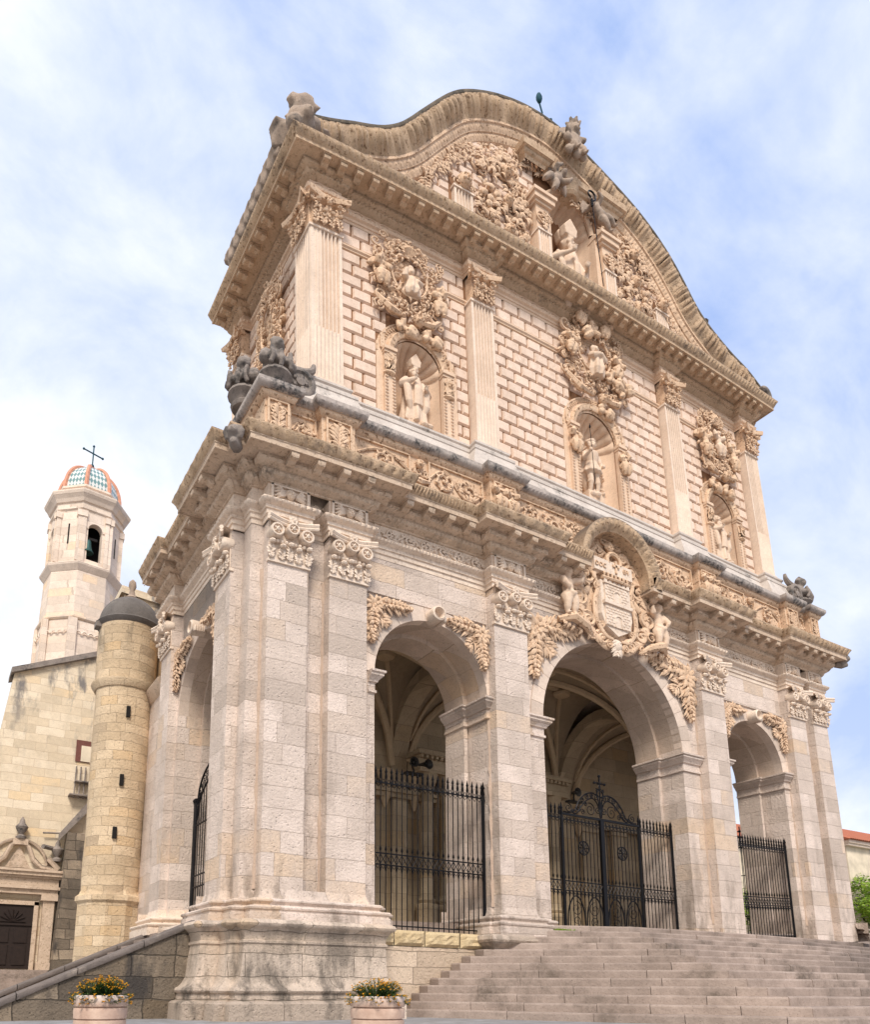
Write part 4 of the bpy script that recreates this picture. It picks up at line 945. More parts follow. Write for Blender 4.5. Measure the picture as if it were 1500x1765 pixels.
for a, b in zip(CV[:-1:6], CV[6::6]): mb.add([(a[0], 1.35, a[1]-.5), (b[0], 1.35, b[1]-.5), (b[0], 1.35, 22.3), (a[0], 1.35, 22.3)], [(0, 1, 2, 3)])
part(mb, 'gable_wall', M_JNT, smooth=False)
gex = [(cu-hw-.75, cu+hw+.75, 22, 26.3), (cu-1.5, cu+1.5, 26.2, 27.8), (-5.05, -4.15, 22, 25.0), (4.15, 5.05, 22, 25.0), (-7.2, -5.7, 22, 24.9), (5.7, 7.2, 22, 24.9)]
part(blocks(FRONT, -YW, -8.6, 8.6, 22.75, 29.0, gex, h=.34, w=.52, top=lambda u: float(np.interp(u, CV[:, 0], CV[:, 1]))-1.25), 'block_facing', M_BLK, smooth=False)
for a, b in ((-4.95, -4.25), (4.25, 4.95)):
    p = part(fluted(FRONT, a, b, -.6, 22.7, 24.75, 5, 0), 'fluted_pilaster', M_FLU, sharp=25)
    mb = MB(); head(mb, TF(FRONT, (a+b)/2, -.55, 25.0, .25), (0, 0, 0), 1.0); spiral(mb, FRONT, a+.1, 24.9, .16, 0, 1.3, .04, -.6, d=-1); spiral(mb, FRONT, b-.1, 24.9, .16, 0, 1.3, .04, -.6); part(mb, 'capital', M_CARV, p)
for s in (-1, 1):       # triangular panels at the foot of the curve
    mb = MB(); P = [(s*7.15, 22.95), (s*5.75, 22.95), (s*5.75, 24.75)]
    for a, b in zip(P, P[1:]+P[:1]): mb.tube([FRONT(a[0], -.72, a[1]), FRONT(b[0], -.72, b[1])], .05, 5)
    mb.add([FRONT(a, -.71, b) for a, b in P], [(0, 1, 2)]); rosette(mb, FRONT, s*6.15, 23.5, .3, -.7, .08); spiral(mb, FRONT, s*6.6, 23.2, .15, 0, 1.2, .03, -.7); spiral(mb, FRONT, s*5.95, 24.1, .12, 0, 1.2, .03, -.7)
    part(mb, 'triangular_panel', M_CARV)
# ---------------------------------------------------------------- niches
def niche_shell(F, cu, hw, zb, sp, n, dep, ribs=9):
    """half-round niche with a scallop head"""
    mb = MB(); V = []; k = 14
    for z in (zb, sp):
        for i in range(k+1):
            a = pi-pi*i/k; V.append(F(cu+hw*cos(a), n-dep*sin(a), z))
    mb.grid(V, 2, k+1); mb.add([V[i] for i in range(k+1)], [tuple(range(k+1))])
    V = []; nr, na = 10, 54
    for i in range(na+1):
        a = pi-pi*i/na; rr = (1-.10*abs(sin(a*ribs))**.7)
        for j in range(nr+1):
            b = (pi/2)*j/nr; V.append(F(cu+hw*cos(a)*cos(b)*(1 if j == 0 else rr), n-dep*sin(b)*(1 if j == 0 else rr), sp+hw*sin(a)*cos(b)*(1 if j == 0 else rr)))
    mb.grid(V, na+1, nr+1)
    return mb
def garland(mb, F, pts, r, n, dens=.11):
    P = np.array(pts, float); S = np.r_[0, np.cumsum(np.linalg.norm(np.diff(P, axis=0), axis=1))]; k = int(S[-1]/dens)
    for i in range(k):
        s = S[-1]*(i+.5)/k; u = np.interp(s, S, P[:, 0]); z = np.interp(s, S, P[:, 1]); u2_ = np.interp(s+.05, S, P[:, 0]); z2_ = np.interp(s+.05, S, P[:, 1]); a = atan2(z2_-z, u2_-u)
        for d in (-.8, .8): leaflet(mb, F, u, z, a+d, r*1.5, r*.42, n, r*.7)
        mb.blob((0, 0, 0), 1, 5, 3, T=lambda x, y, z_: F(u+x*r*.4, n+r*.8+y*r*.5, z+z_*r*.4))
def niche(F, cu, hw, zb, sp, n, style):
    t = part(niche_shell(F, cu, hw, zb, sp, n, .66), 'niche', M_UP, sharp=60)
    mb = MB(); w_ = .32
    for s in (-1, 1):
        a, b = sorted((cu+s*hw, cu+s*(hw+w_))); fbox(mb, F, a, b, n-.05, n+.14, zb, sp)
        fbox(mb, F, a-.04, b+.04, n, n+.22, sp, sp+.10); fbox(mb, F, a-.02, b+.02, n, n+.18, sp-.08, sp)
        fbox(mb, F, *sorted((cu+s*(hw+.02), cu+s*(hw+.52))), n-.02, n+.05, zb, sp+.3)
        for e in (a+.05, b-.05): garland(mb, F, [(e, zb+.05), (e, sp-.6)], .045, n+.13, .10)
        garland(mb, F, [(cu+s*(hw+w_+.07), zb), (cu+s*(hw+w_+.07), zb+.9)], .05, n, .12)
    part(mb, 'niche_jamb', M_UP, t)
    mb = MB(); ringface(mb, F, cu, hw, hw+.5, sp, n+.045, 24)
    for k in (1,): mb.tube([F(cu+(hw+.5)*cos(t), n+.03, sp+(hw+.5)*sin(t)) for t in np.linspace(0, pi, 24)], .04, 5)
    arcmould(mb, F, cu, sp+.08, [(hw, n-.02), (hw, n+.1), (hw+.05, n+.13), (hw+.08, n+.10, .05), (hw+.16, n+.13, .05), (hw+.2, n+.10), (hw+.2, n)], nseg=60, carve=lambda k: abs(sin(k*pi/2.6)))
    pts = [(cu+(hw+.36)*cos(a), sp+.1+(hw+.30)*sin(a)) for a in np.linspace(pi, 0, 18)]
    garland(mb, F, pts, .06, n+.02, .10)
    for s in (-1, 1): fbox(mb, F, *sorted((cu+s*(hw+.28), cu+s*(hw+.42))), n, n+.1, sp+.1, sp+.55)
    part(mb, 'niche_archivolt', M_CARV, t)
    mb = MB()
    if style != 'soldier':
        for s in (-1, 1):
            c = cu+s*(hw+.18); T = TF(F, c, n+.18, sp-.42, .3); head(mb, T, (0, 0, .1), .42)
            for k in range(10): mb.blob((0, 0, 0), 1, 6, 4, T=lambda x, y, z: F(c+random.uniform(-.15, .15)+x*.06, n+.2+y*.06, sp-.45+random.uniform(-.22, .28)+z*.06))
            mb.blob((0, 0, 0), 1, 8, 5, T=lambda x, y, z: F(c+x*.2, n+.14+y*.12, sp-.72+z*.07))
    else:
        for s in (-1, 1): putto(mb, TF(F, cu+s*(hw+.18), n+.2, sp-.55, .46, flip=s), arms=((-.3, .1, .0), (.2, .1, .8)), wings=False)
    part(mb, 'jamb_carving', M_CARV, t)
    if style == 'putti' or style == 'soldier':
        for s in ((-1, 1) if style == 'putti' else (1,)):
            mb = MB(); putto(mb, TF(F, cu+s*.42, n+.16, sp+hw+.16, .38, rot=s*1.15, flip=s), wings=False, arms=((-.4, .1, .7), (.2, .1, .75))); part(mb, 'putto', M_CARV, t, remesh=.03)
    return t
for (cu, hw, zb, sp), st in zip(NICHES, ('putti', 'soldier', 'putti')):
    niche(FRONT, cu, hw, zb, sp, -YW, st)
mb = MB()      # cherub heads and scrolls inside the niches
for z in (15.8, 16.35, 16.95):
    T = TF(FRONT, .93, -1.2, z, .2); head(mb, T, (0, 0, 0), 1.0)
    for s in (-1, 1): mb.tube([T(s*.8, 0, -.2), T(s*1.8, -.2, -.1), T(s*1.5, 0, -1.0)], [.1, .1, .04], 5)
part(mb, 'cherub_head', M_UP)
mb = MB()
for k in range(4):
    for cu in (-5.98, 7.35): spiral(mb, FRONT, cu, 15.8+.42*k, .15, k, 1.3, .035, -1.28, d=1 if k % 2 else -1)
part(mb, 'niche_scrolls', M_UP)
# ---------------------------------------------------------------- carved cartouches above the niches
def cartouche(cu, z0, z1, hw, n, mat, seed, rich=1.0):
    random.seed(seed); mb = MB(); F = FRONT; zc = (z0+z1)/2; H = z1-z0
    # ground lumps following an egg outline, so the relief has body
    for i in range(70):
        a = random.random()*2*pi; r = sqrt(random.random())*.85; u = cu+cos(a)*hw*r; z = zc+sin(a)*H*.46*r
        mb.blob((0, 0, 0), 1, 7, 5, T=lambda x, y, zz: F(u+x*.13, n+.06+y*.1, z+zz*.13))
    # oval frame and scrolls round it
    mb.tube([F(cu+hw*.52*cos(t), n+.24, zc+H*.06+H*.25*sin(t)) for t in np.linspace(0, 2*pi, 26)], .045, 6)
    for s in (-1, 1):
        for q in range(14): spiral(mb, F, cu+s*hw*random.uniform(.35, 1.0), zc+H*random.uniform(-.45, .47), random.uniform(.09, .16), random.random()*6, 1.3, .033, n+.2, d=random.choice((-1, 1)))
        for (fu, fz, R, a0, tr) in ((.80, -.30, .30, 1.2, 1.6), (.55, -.40, .24, 3.5, 1.5), (.86, .02, .24, 2.2, 1.4), (.82, .27, .2, 4.0, 1.4), (.45, .40, .24, .6, 1.5), (.2, -.30, .2, 2.0, 1.4), (.95, -.13, .17, .2, 1.2), (.3, .46, .16, 3, 1.2)):
            spiral(mb, F, cu+s*hw*fu, zc+H*fz*.95, R*rich*.85, a0 if s > 0 else pi-a0, tr, .05*rich, n+.16, d=s)
        for k in range(7):
            t = -1.3+k*.42; garland(mb, F, [(cu+s*hw*.66*cos(t), zc+H*.06+H*.33*sin(t)), (cu+s*hw*.74*cos(t+.2), zc+H*.06+H*.36*sin(t+.2))], .06, n+.2, .1)
        mb.tube([F(cu+s*hw*.95, n+.14, zc-H*.28), F(cu+s*hw*.6, n+.3, zc-H*.46), F(cu+s*hw*.15, n+.2, zc-H*.44)], [.07, .11, .06], 6)
    for k in range(120):
        a = random.random()*2*pi; leaflet(mb, F, cu+cos(a)*hw*.95*random.uniform(.5, 1), zc+sin(a)*H*.5*random.uniform(.5, 1), random.random()*6.3, .17, .035, n+.18, .12)
    # shell crest and a drop mask
    for k in range(7):
        a = pi/2+(k-3)*.33; mb.tube([F(cu, n+.2, z1-.55), F(cu+.2*cos(a), n+.32, z1-.52+.2*sin(a)), F(cu+.36*cos(a), n+.24, z1-.5+.4*sin(a))], [.03, .06, .05], 5)
    head(mb, TF(F, cu+.25, n+.25, z0+.15, .18), (0, 0, 0), 1.0)
    root = part(mb, 'cartouche', mat)
    return root
c1 = cartouche(-6.72, 18.65, 21.45, 1.12, -YW, M_CARV, 3)
mb = MB(); T = TF(FRONT, -6.68, -.50, 19.95, .55)      # saint at half length in the oval
mb.lathe([(r_, z_) for z_, r_ in zip(np.linspace(-.75, .5, 20), np.interp(np.linspace(-.75, .5, 20), [-.75, -.5, -.1, .2, .42, .5], [.34, .44, .34, .30, .2, .08]))], n=40, fn=lambda a, z: 1+.13*sin(a*8+z*3)*max(0, .7-z)); mb.v = [T(x*1.1, y, z) for x, y, z in mb.v]
head(mb, T, (0, .05, .72), .2); mb.blob((0, 0, 0), 1, T=lambda x, y, z: T(x*.2, y*.17-.02, 1.0+z*.24)); limb(mb, T, [(-.28, 0, .3), (-.5, .2, .25), (-.42, .3, .6)], [.12, .1, .06]); limb(mb, T, [(.28, 0, .3), (.42, .2, 0), (.15, .35, .0)], [.12, .1, .06])
part(mb, 'saint_relief', M_STAT, c1, remesh=.02)
for s, dz in ((-1, 19.95), (1, 19.75)):
    mb = MB(); putto(mb, TF(FRONT, -6.7+s*.92, -.48, dz, .52, flip=s), arms=((-.3, .2, .1), (.1, .2, .9))); part(mb, 'putto', M_CARV, c1, remesh=.02)
c2 = cartouche(.45, 19.15, 22.35, 1.45, -YW, M_CARV, 5, 1.2)
mb = MB(); T = TF(FRONT, .42, -.46, 20.55, .62)
mb.lathe([(r_, z_) for z_, r_ in zip(np.linspace(-.95, .52, 22), np.interp(np.linspace(-.95, .52, 22), [-.95, -.6, -.1, .25, .45, .52], [.34, .44, .36, .30, .2, .08]))], n=40, fn=lambda a, z: 1+.13*sin(a*7+z*2)); mb.v = [T(x*1.1, y, z) for x, y, z in mb.v]
head(mb, T, (0, .05, .74), .19, 'long'); limb(mb, T, [(-.28, 0, .3), (-.35, .3, .05), (.0, .42, .2)], [.13, .11, .06]); limb(mb, T, [(.28, 0, .3), (.35, .3, .05), (.03, .42, .22)], [.13, .11, .06])
part(mb, 'virgin_relief', M_STAT, c2, remesh=.02)
for s, du, dz, r in ((-1, -1.12, 20.75, .2), (1, 1.0, 20.7, -.3), (-1, -.55, 22.1, .3), (1, .55, 22.05, -.3), (1, 1.2, 19.95, 1.9), (-1, -.2, 21.6, .9), (1, .75, 20.1, 1.2)):
    mb = MB(); putto(mb, TF(FRONT, .45+du, -.42, dz, .47, rot=r, flip=s), wings=(r < .8)); part(mb, 'putto', M_CARV, c2, remesh=.02)
c3 = cartouche(7.05, 18.75, 21.45, 1.08, -YW, M_CARV, 9)
mb = MB(); T = TF(FRONT, 7.05, -.48, 20.1, .55); putto(mb, T, wings=False); part(mb, 'saint_relief', M_STAT, c3, remesh=.02)
for s in (-1, 1):
    mb = MB(); putto(mb, TF(FRONT, 7.05+s*.9, -.48, 19.85, .6, flip=s)); part(mb, 'putto', M_CARV, c3, remesh=.02)
# relief on the left flank of the upper storey, above a niche
_F = FRONT; FRONT = LEFT
c4 = cartouche(-3.3, 17.9, 21.2, .85, 9.5, M_CARV, 12)
FRONT = _F; random.seed(21)
# gable trophies beside the top niche
for s in (-1, 1):
    random.seed(33); mb = MB()
    for k in range(120):
        z = random.uniform(23.0, 27.0); u = s*(3.05+random.uniform(-.95, .95)*(1 if z < 26.3 else .6))
        q = random.random()
        if q < .4: spiral(mb, FRONT, u, z, random.uniform(.14, .26), random.random()*6, 1.4, .045, -.66, d=random.choice((-1, 1)))
        elif q < .8:
            for j in range(3): leaflet(mb, FRONT, u, z, random.random()*6.3, .3, .06, -.66, .13)
        else: mb.blob((0, 0, 0), 1, 7, 5, T=lambda x, y, zz: FRONT(u+x*.14, -.6+y*.12, z+zz*.14))
    for z in (24.0, 25.2, 26.4):
        head(mb, TF(FRONT, s*3.0+.1, -.5, z, .2), (0, 0, 0), 1.0)
    part(mb, 'trophy_relief', M_CARV)
random.seed(8)
mb = MB()
for s in (-1, 1):
    for k in range(260):
        i = random.randrange(len(CV)//6, 5*len(CV)//6); u, z = CV[i]; z -= 1.5+random.random()*.6
        if z > 23.0: leaflet(mb, FRONT, u*.93, z, random.random()*6.3, .22, .04, -.70, .10)
part(mb, 'gable_foliage', M_CARV)
# top niche
cu, hw, zb, sp = TOPN
tn = part(niche_shell(FRONT, cu, hw, zb, sp, -YW, .95, 10), 'niche', M_UP, sharp=60)
mb = MB()
for s in (-1, 1):
    a, b = sorted((cu+s*hw, cu+s*(hw+.22))); fbox(mb, FRONT, a, b, -.8, -.5, 22.75, sp-.1)
    a, b = sorted((cu+s*(hw+.1), cu+s*(hw+.85)))
    fbox(mb, FRONT, a+.1, b-.1, -.8, -.38, 22.75, 25.5)
    for k, (e, z0, z1) in enumerate(((0, 25.5, 25.62), (.08, 25.62, 25.72), (.16, 25.72, 25.92), (.22, 25.92, 26.05))): fbox(mb, FRONT, a+.1-e, b-.1+e, -.8, -.38+e, z0, z1)
part(mb, 'niche_jamb', M_UP, tn, smooth=False)
for s in (-1, 1):
    c = cu+s*(hw+.48); part(fluted(FRONT, c-.26, c+.26, -.34, 22.8, 24.6, 4, 0), 'fluted_pilaster', M_FLU, tn, sharp=25)
    mb = MB()
    for q in (-1, 1): spiral(mb, FRONT, c+q*.14, 25.1, .2, 0, 1.5, .04, -.34, d=q)
    acanthus(mb, FRONT, [(c, 24.6), (c, 25.3)], .2, 6, -.34, .07); part(mb, 'jamb_carving', M_CARV, tn)
mb = MB(); sweep(mb, [(-2.15, .75), (-2.15, .42), (-1.3, .42), (-1.3, .6), (1.4, .6), (1.4, .42), (2.25, .42), (2.25, .75)], [(0, 27.4), (.03, 27.45), (.05, 27.52), (.10, 27.54, .02), (.14, 27.6, .02), (.15, 27.64), (.24, 27.66), (.24, 27.74), (.28, 27.82), (.28, 27.86), (-.1, 27.9)], leafy(.12), ds=.04); part(mb, 'niche_hood', M_CORN2, tn)
mb = MB(); arcmould(mb, FRONT, cu, sp, [(hw, -.8), (hw, -.68), (hw+.06, -.62), (hw+.14, -.62), (hw+.18, -.7)], nseg=30); part(mb, 'niche_archivolt', M_UP, tn)
mb = MB(); mb.lathe([(.34, 27.2), (.42, 27.3), (.36, 27.45), (.45, 27.7)], c=(.05, .75), n=14); part(mb, 'canopy', M_CORN2, tn)
for s, du, dz, r in ((-1, -.95, 27.05, -.75), (1, 1.15, 26.85, .75)):
    mb = MB(); putto(mb, TF(FRONT, cu+du, -.3, dz, .78, rot=r*.95, flip=1, sy=1.1), arms=((-.45, .2, .6), (.3, .25, .75)) if s > 0 else ((-.3, .2, .75), (.45, .25, .6)), legs=((-.2, .1, -.95), (.35, .1, -.8))); part(mb, 'putto', M_STATD, tn, remesh=.035)
# ---------------------------------------------------------------- arms over the central arch
random.seed(4)
AX = -.12
arms = MB(); n0 = -.26
class FA_:
    u = FRONT.u; n = FRONT.n
    def __call__(s, a, b, c): return FRONT(AX+(a-AX)*1.14, -.27+(b+.27)*.62, c)
F = FA_()
for (u, z, R, s) in ((-.95, 12.3, .3, 1), (-1.25, 11.5, .3, 1), (-.95, 10.9, .22, 1), (-.5, 10.45, .2, 1), (-.7, 12.9, .2, 1)):
    for q in (-1, 1): spiral(arms, F, AX+q*abs(u), z, R, .5 if q > 0 else pi-.5, 1.5, .075, n0+.30, d=q)
for q in (-1, 1):
    strap(arms, [F(AX+q*a, n0+.30, z) for a, z in ((.35, 13.05), (.85, 12.85), (1.12, 12.35), (.86, 11.95), (1.2, 11.5), (1.12, 11.0), (.78, 10.55), (.35, 10.25), (.1, 10.40))], [.05, .12, .14, .08, .15, .16, .12, .12, .05], flat=(FRONT.n, .5))
    strap(arms, [F(AX+q*a, n0+.42, z) for a, z in ((.45, 12.55), (.70, 12.4), (.60, 12.0), (.72, 11.5), (.70, 10.95), (.42, 10.55), (.15, 10.5))], [.05, .08, .06, .09, .08, .07, .04], flat=(FRONT.n, .6))
    strap(arms, [F(AX+q*a, n0+.36, z) for a, z in ((.85, 12.0), (1.35, 12.25), (1.5, 11.9), (1.3, 11.7))], [.05, .09, .08, .05], flat=(FRONT.n, .6))
    for (u, z, R, t0) in ((1.42, 11.95, .16, 1.0), (.62, 12.05, .12, 3.0), (1.30, 10.95, .17, 0), (.9, 10.45, .13, 4.0), (.55, 10.85, .10, 2.0), (1.0, 12.95, .13, 1.0), (.3, 10.3, .1, 2)): spiral(arms, F, AX+q*u, z, R, t0 if q > 0 else pi-t0, 1.5, .04, n0+.40, d=q)
    for k in range(8): leaflet(arms, F, AX+q*1.0, 11.95+.04*k, random.uniform(-1, 1)+(0 if q > 0 else pi), .34, .05, n0+.3, .1)
for k in range(60):
    a = random.random()*2*pi; leaflet(arms, F, AX+cos(a)*1.05, 11.6+sin(a)*1.25, a+random.uniform(-1, 1), .28, .06, n0+.22, .12)
arms.blob((0, 0, 0), 1, 16, 9, T=lambda x, y, z: F(AX+x*.95, n0+.12+y*.22, 11.6+z*1.3))
ar = part(arms, 'coat_of_arms', M_CARV)
sh = MB()      # pointed shield charged with a two-stage brick tower
S_ = [(-.52, 12.25), (.52, 12.25), (.55, 11.2), (.42, 10.85), (0, 10.6), (-.42, 10.85), (-.55, 11.2)]
k = len(S_); V = [F(AX+a, n0+.50, z) for a, z in S_]+[F(AX+a*1.08, n0+.2, z) for a, z in S_]; sh.add(V, [tuple(range(k))]+[(i, (i+1) % k, k+(i+1) % k, k+i) for i in range(k)])
part(sh, 'shield', M_CARVL, ar, smooth=False)
tw = MB()
for z0, z1, w_ in ((11.62, 12.15, .42), (10.85, 11.5, .44)):
    fbox(tw, F, AX-w_, AX+w_, n0+.5, n0+.56, z0, z1)
    r = int((z1-z0)/.085)
    for i in range(r):
        for j in range(7):
            u = AX-w_+.01+(2*w_/7)*(j+.5*(i % 2)); 
            if u+.1 > AX+w_: continue
            if abs(u+.05-AX) < .13 and i < r*.6: continue
            fbox(tw, F, u, u+.10, n0+.55, n0+.585, z0+.085*i+.012, z0+.085*i+.075)
    tw.tube([F(AX+.12*cos(t), n0+.57, z0+.26+.1*sin(t)) for t in np.linspace(0, pi, 8)], .025, 5)
    for s in (-1, 1): tw.tube([F(AX+s*.12, n0+.57, z0), F(AX+s*.12, n0+.57, z0+.26)], .025, 5)
fbox(tw, F, AX-.5, AX+.5, n0+.5, n0+.66, 11.5, 11.6); fbox(tw, F, AX-.46, AX+.46, n0+.5, n0+.62, 12.15, 12.2)
for i in range(6): fbox(tw, F, AX-.44+.16*i, AX-.34+.16*i, n0+.5, n0+.6, 12.2, 12.29)
part(tw, 'carved_tower', M_CARVL, ar, smooth=False)
cw = MB()
for i in range(7): leaflet(cw, F, AX-.42+.14*i, 12.35, pi/2, .2, .045, n0+.5, .08)
cw.tube([F(AX-.5, n0+.55, 12.33), F(AX, n0+.68, 12.30), F(AX+.5, n0+.55, 12.33)], .05, 6)
fbox(cw, F, AX-.03, AX+.03, n0+.6, n0+.66, 12.55, 12.95); fbox(cw, F, AX-.12, AX+.12, n0+.6, n0+.66, 12.75, 12.81)
for r_ in (.24,): cw.tube([F(AX+r_*cos(t), n0+.5, 12.98+r_*sin(t)) for t in np.linspace(-.5, pi+.5, 14)], .07, 6)
head(cw, TF(F, AX-.1, n0+.45, 13.42, .17), (0, 0, 0), 1.0)
for q in (-1, 1): spiral(cw, F, AX+q*.45, 13.25, .17, 0, 1.4, .06, n0+.3, d=q); cw.tube([F(AX+q*.1, n0+.3, 13.2), F(AX+q*.5, n0+.35, 13.35), F(AX+q*.95, n0+.3, 12.9)], [.06, .07, .05], 6)
part(cw, 'crown', M_CARV, ar)
hd = MB(); arcmould(hd, FRONT, AX-.1, 12.45, [(1.25, -.3), (1.25, .35), (1.30, .38), (1.33, .40, .06), (1.42, .46, .08), (1.52, .50, .06), (1.58, .52), (1.62, .50), (1.64, -.3)], nseg=80, carve=lambda k: abs(sin(k*.9)), t0=pi*1.02, t1=-.12)
part(hd, 'hood_arch', M_SIMA, ar)
hd = MB(); V = []; kk = 20; F = FRONT
hd.add([F(AX-.1+1.25*cos(t), -.26, 12.45+1.25*sin(t)) for t in np.linspace(pi, 0, kk)], [tuple(range(kk))]); fbox(hd, F, AX-1.5, AX+1.35, -.5, -.25, 10.9, 12.46); part(hd, 'backing_slab', M_CARVL, ar, smooth=False)
F = FA_(); hd = MB(); acanthus(hd, F, [(AX, 10.5), (AX-.05, 10.0)], .3, 7, n0+.3, .12); hd.blob((0, 0, 0), 1, T=lambda x, y, z: F(AX+x*.2, n0+.35+y*.15, 10.35+z*.2)); part(hd, 'keystone_leaf', M_CARVL, ar)
F = FRONT
def carved_text(s, u, n, z, h, parent):
    c = bpy.data.curves.new('inscription', 'FONT'); c.body = s; c.size = h; c.extrude = .02; c.align_x = 'CENTER'
    tmp = bpy.data.objects.new('tmp', c); SC.collection.objects.link(tmp); bpy.context.view_layer.update()
    me = bpy.data.meshes.new_from_object(tmp.evaluated_get(bpy.context.evaluated_depsgraph_get())); bpy.data.objects.remove(tmp)
    o = bpy.data.objects.new('inscription', me); SC.collection.objects.link(o)
    p = lens_warp([F(u, n, z)])[0]; o.location = Vector(p)-Vector(ORG[parent]); o.rotation_euler = (pi/2, 0, 0); o.data.materials.append(M_CARV); o.parent = parent
    ORG[o] = tuple(p)
carved_text('DOC', AX-.62, .11, 12.62, .20, ar); carved_text('EPI', AX+.42, .11, 12.66, .20, ar)
hd = MB(); fbox(hd, FRONT, AX-.86, AX+.70, -.2, .10, 12.50, 12.90); part(hd, 'inscribed_slab', M_CARVL, ar, smooth=False)
for q, fl in ((-1, 1), (1, -1)):
    mb = MB(); T = TF(F, AX+q*1.85, -.02, 11.55 if q < 0 else 11.45, .76, flip=fl); putto(mb, T, arms=((-.22, .3, -.05), (.55, .25, .55)), legs=((-.18, .1, -.98), (.16, .08, -.95)))
    mb.tube([T(-.25, .12, -.15), T(0, .24, -.24), T(.25, .12, -.12)], [.09, .1, .08], 6)
    part(mb, 'putto', M_STAT, ar, remesh=.03)
    mb = MB(); mb.tube([F(AX+q*a, n, z) for a, n, z in ((2.2, -.1, 10.62), (1.8, .1, 10.72), (1.3, .1, 10.55), (.95, -.05, 10.35))], [.09, .15, .12, .06], 7)
    for k in range(8): leaflet(mb, F, AX+q*(2.1-.14*k), 10.62-.02*k, -pi/2+random.uniform(-.8, .8), .25, .06, -.15, .15)
    part(mb, 'garland', M_CARV, ar)
# ---------------------------------------------------------------- figures and finials on the skyline
mb = MB(); T = TF(FRONT, -.25, -.02, 28.75, .80)
putto(mb, T, wings=True, arms=((-.55, .2, .35), (.5, .2, .3)), legs=((-.2, .35, -.7), (.25, .35, -.75)))
mb.blob((0, 0, .05), (.42, .3, .5), T=T); head(mb, T, (0, .08, .70), .27, 'long')
for k in range(9): mb.blob((random.uniform(-.5, .5), .1, random.uniform(-.8, .1)), (.2, .18, .2), T=T)
for k in range(7): a = k*2*pi/7; mb.tube([T(.26*cos(a), .06+.2*sin(a), .9), T(.32*cos(a), .06+.28*sin(a), 1.12)], [.05, .06], 5)
mb.blob((0, .08, 1.0), (.28, .26, .12), T=T)
part(mb, 'crowned_bust', M_STATD, remesh=.035)
mb = MB(); mb.lathe([(.5, 22.9), (.62, 23.35), (.66, 23.5), (.40, 23.6), (.30, 23.8), (.26, 24.0), (.32, 24.2), (.26, 24.4), (.25, 24.6), (.32, 24.8), (.28, 24.98), (.1, 25.05)], c=(-9.85, .75), n=12, fn=lambda a, z: 1+.16*sin(a*3+z*9)+.12*sin(a*5-z*13), sx=1.35); part(mb, 'finial', M_STATD, remesh=.05)
for s, x in ((-1, -10.15), (1, 10.35)):
    mb = MB(); T = TF(FRONT, x, -.1, 23.0, .75)
    if s < 0:
        for k in range(9): mb.blob((random.uniform(-.4, .4), random.uniform(-.4, .3), random.uniform(-.35, .35)), .3, T=T)
        head(mb, T, (0, .45, .1), .3)
    mb.tube([T(.42*cos(t)*s, .1, .42*sin(t)) for t in np.linspace(-2.2, 2.4, 14)], [.14]*14, 7); part(mb, 'scroll_finial', M_STATD if s < 0 else M_GREY, remesh=.045)
mb = MB(); random.seed(6)
for k in range(9):    # carved crest along the left flank
    y = 1.0+k*.42; T = TF(LEFT, -y, 10.3, 22.95, .42)
    mb.blob((0, 0, 0), (.6, .6, .7), T=T); mb.tube([T(.5*cos(t), .3, .5*sin(t)+.1) for t in np.linspace(-1, 3, 9)], .2, 6)
part(mb, 'flank_crest', M_STATD, remesh=.05)
mb = MB(); mb.tube([(-1.35, .35, 29.4), (-1.35, .3, 29.75), (-1.5, .25, 30.0)], .03, 5); mb.blob((-1.5, .25, 30.25), (.12, .1, .22)); mb.box(-1.5, -1.0, .2, .5, 29.35, 29.5); mb.tube([(-1.2, .35, 29.5), (-.95, .3, 29.72)], .06, 6); part(mb, 'lightning_rod', M_BLUEI)
mb = MB(); mb.box(6.75, 7.1, .3, .6, 24.75, 24.95); mb.tube([(6.9, .4, 24.95), (6.9, .4, 25.1)], .05, 5); mb.lathe([(.2, 25.15), (.24, 25.18), (.1, 25.08), (.02, 25.05)], c=(6.9, .4), n=10); part(mb, 'roof_lamp', M_GREY)
# corner sculptures on the attic: busts on scrolled pedestals and the big volute
def bust(x, y, z, s, ang, label):
    r = math.atan2(0, 1); T = lambda X, Y, Z: (x+s*(X*cos(ang)-Y*sin(ang)*-1), y+s*(-Y*cos(ang)+X*sin(ang)), z+s*Z)
    mb = MB(); head(mb, T, (0, .12, .95), .25, 'curls'); mb.blob((0, 0, .38), (.42, .36, .42), 10, 7, T=T); limb(mb, T, [(0, 0, .5), (0, .05, .85)], [.2, .14])
    for q in (-1, 1): limb(mb, T, [(q*.3, 0, .6), (q*.45, .15, .3), (q*.1, .4, .25)], [.17, .15, .08])
    mb.blob((0, 0, -.02), (.4, .36, .12), T=T)
    for q in (-.3, 0, .3): mb.tube([T(q, .4, .55), T(q*.9, .5, .2), T(q*1.1, .4, -.02)], .07, 5)
    o = mb.build('stone_bust', M_GREY, None, org=(x, y, z-.1*s), remesh=.035, warp=False)
    return tag(o, label, 'statue', 'stone busts on the ledge corners')
B1 = bust(-10.88, .12, 14.75, .80, 0, 'grey stone bust on the left ledge corner, the one nearest the fluted pilaster')
B2 = bust(-11.3, 1.0, 14.75, .80, -.9, 'grey stone bust farthest left on the ledge, against the white sky')
B3 = bust(10.6, .3, 14.7, .80, .3, 'dark stone bust on the far right end of the ledge against the sky')
mb = MB()
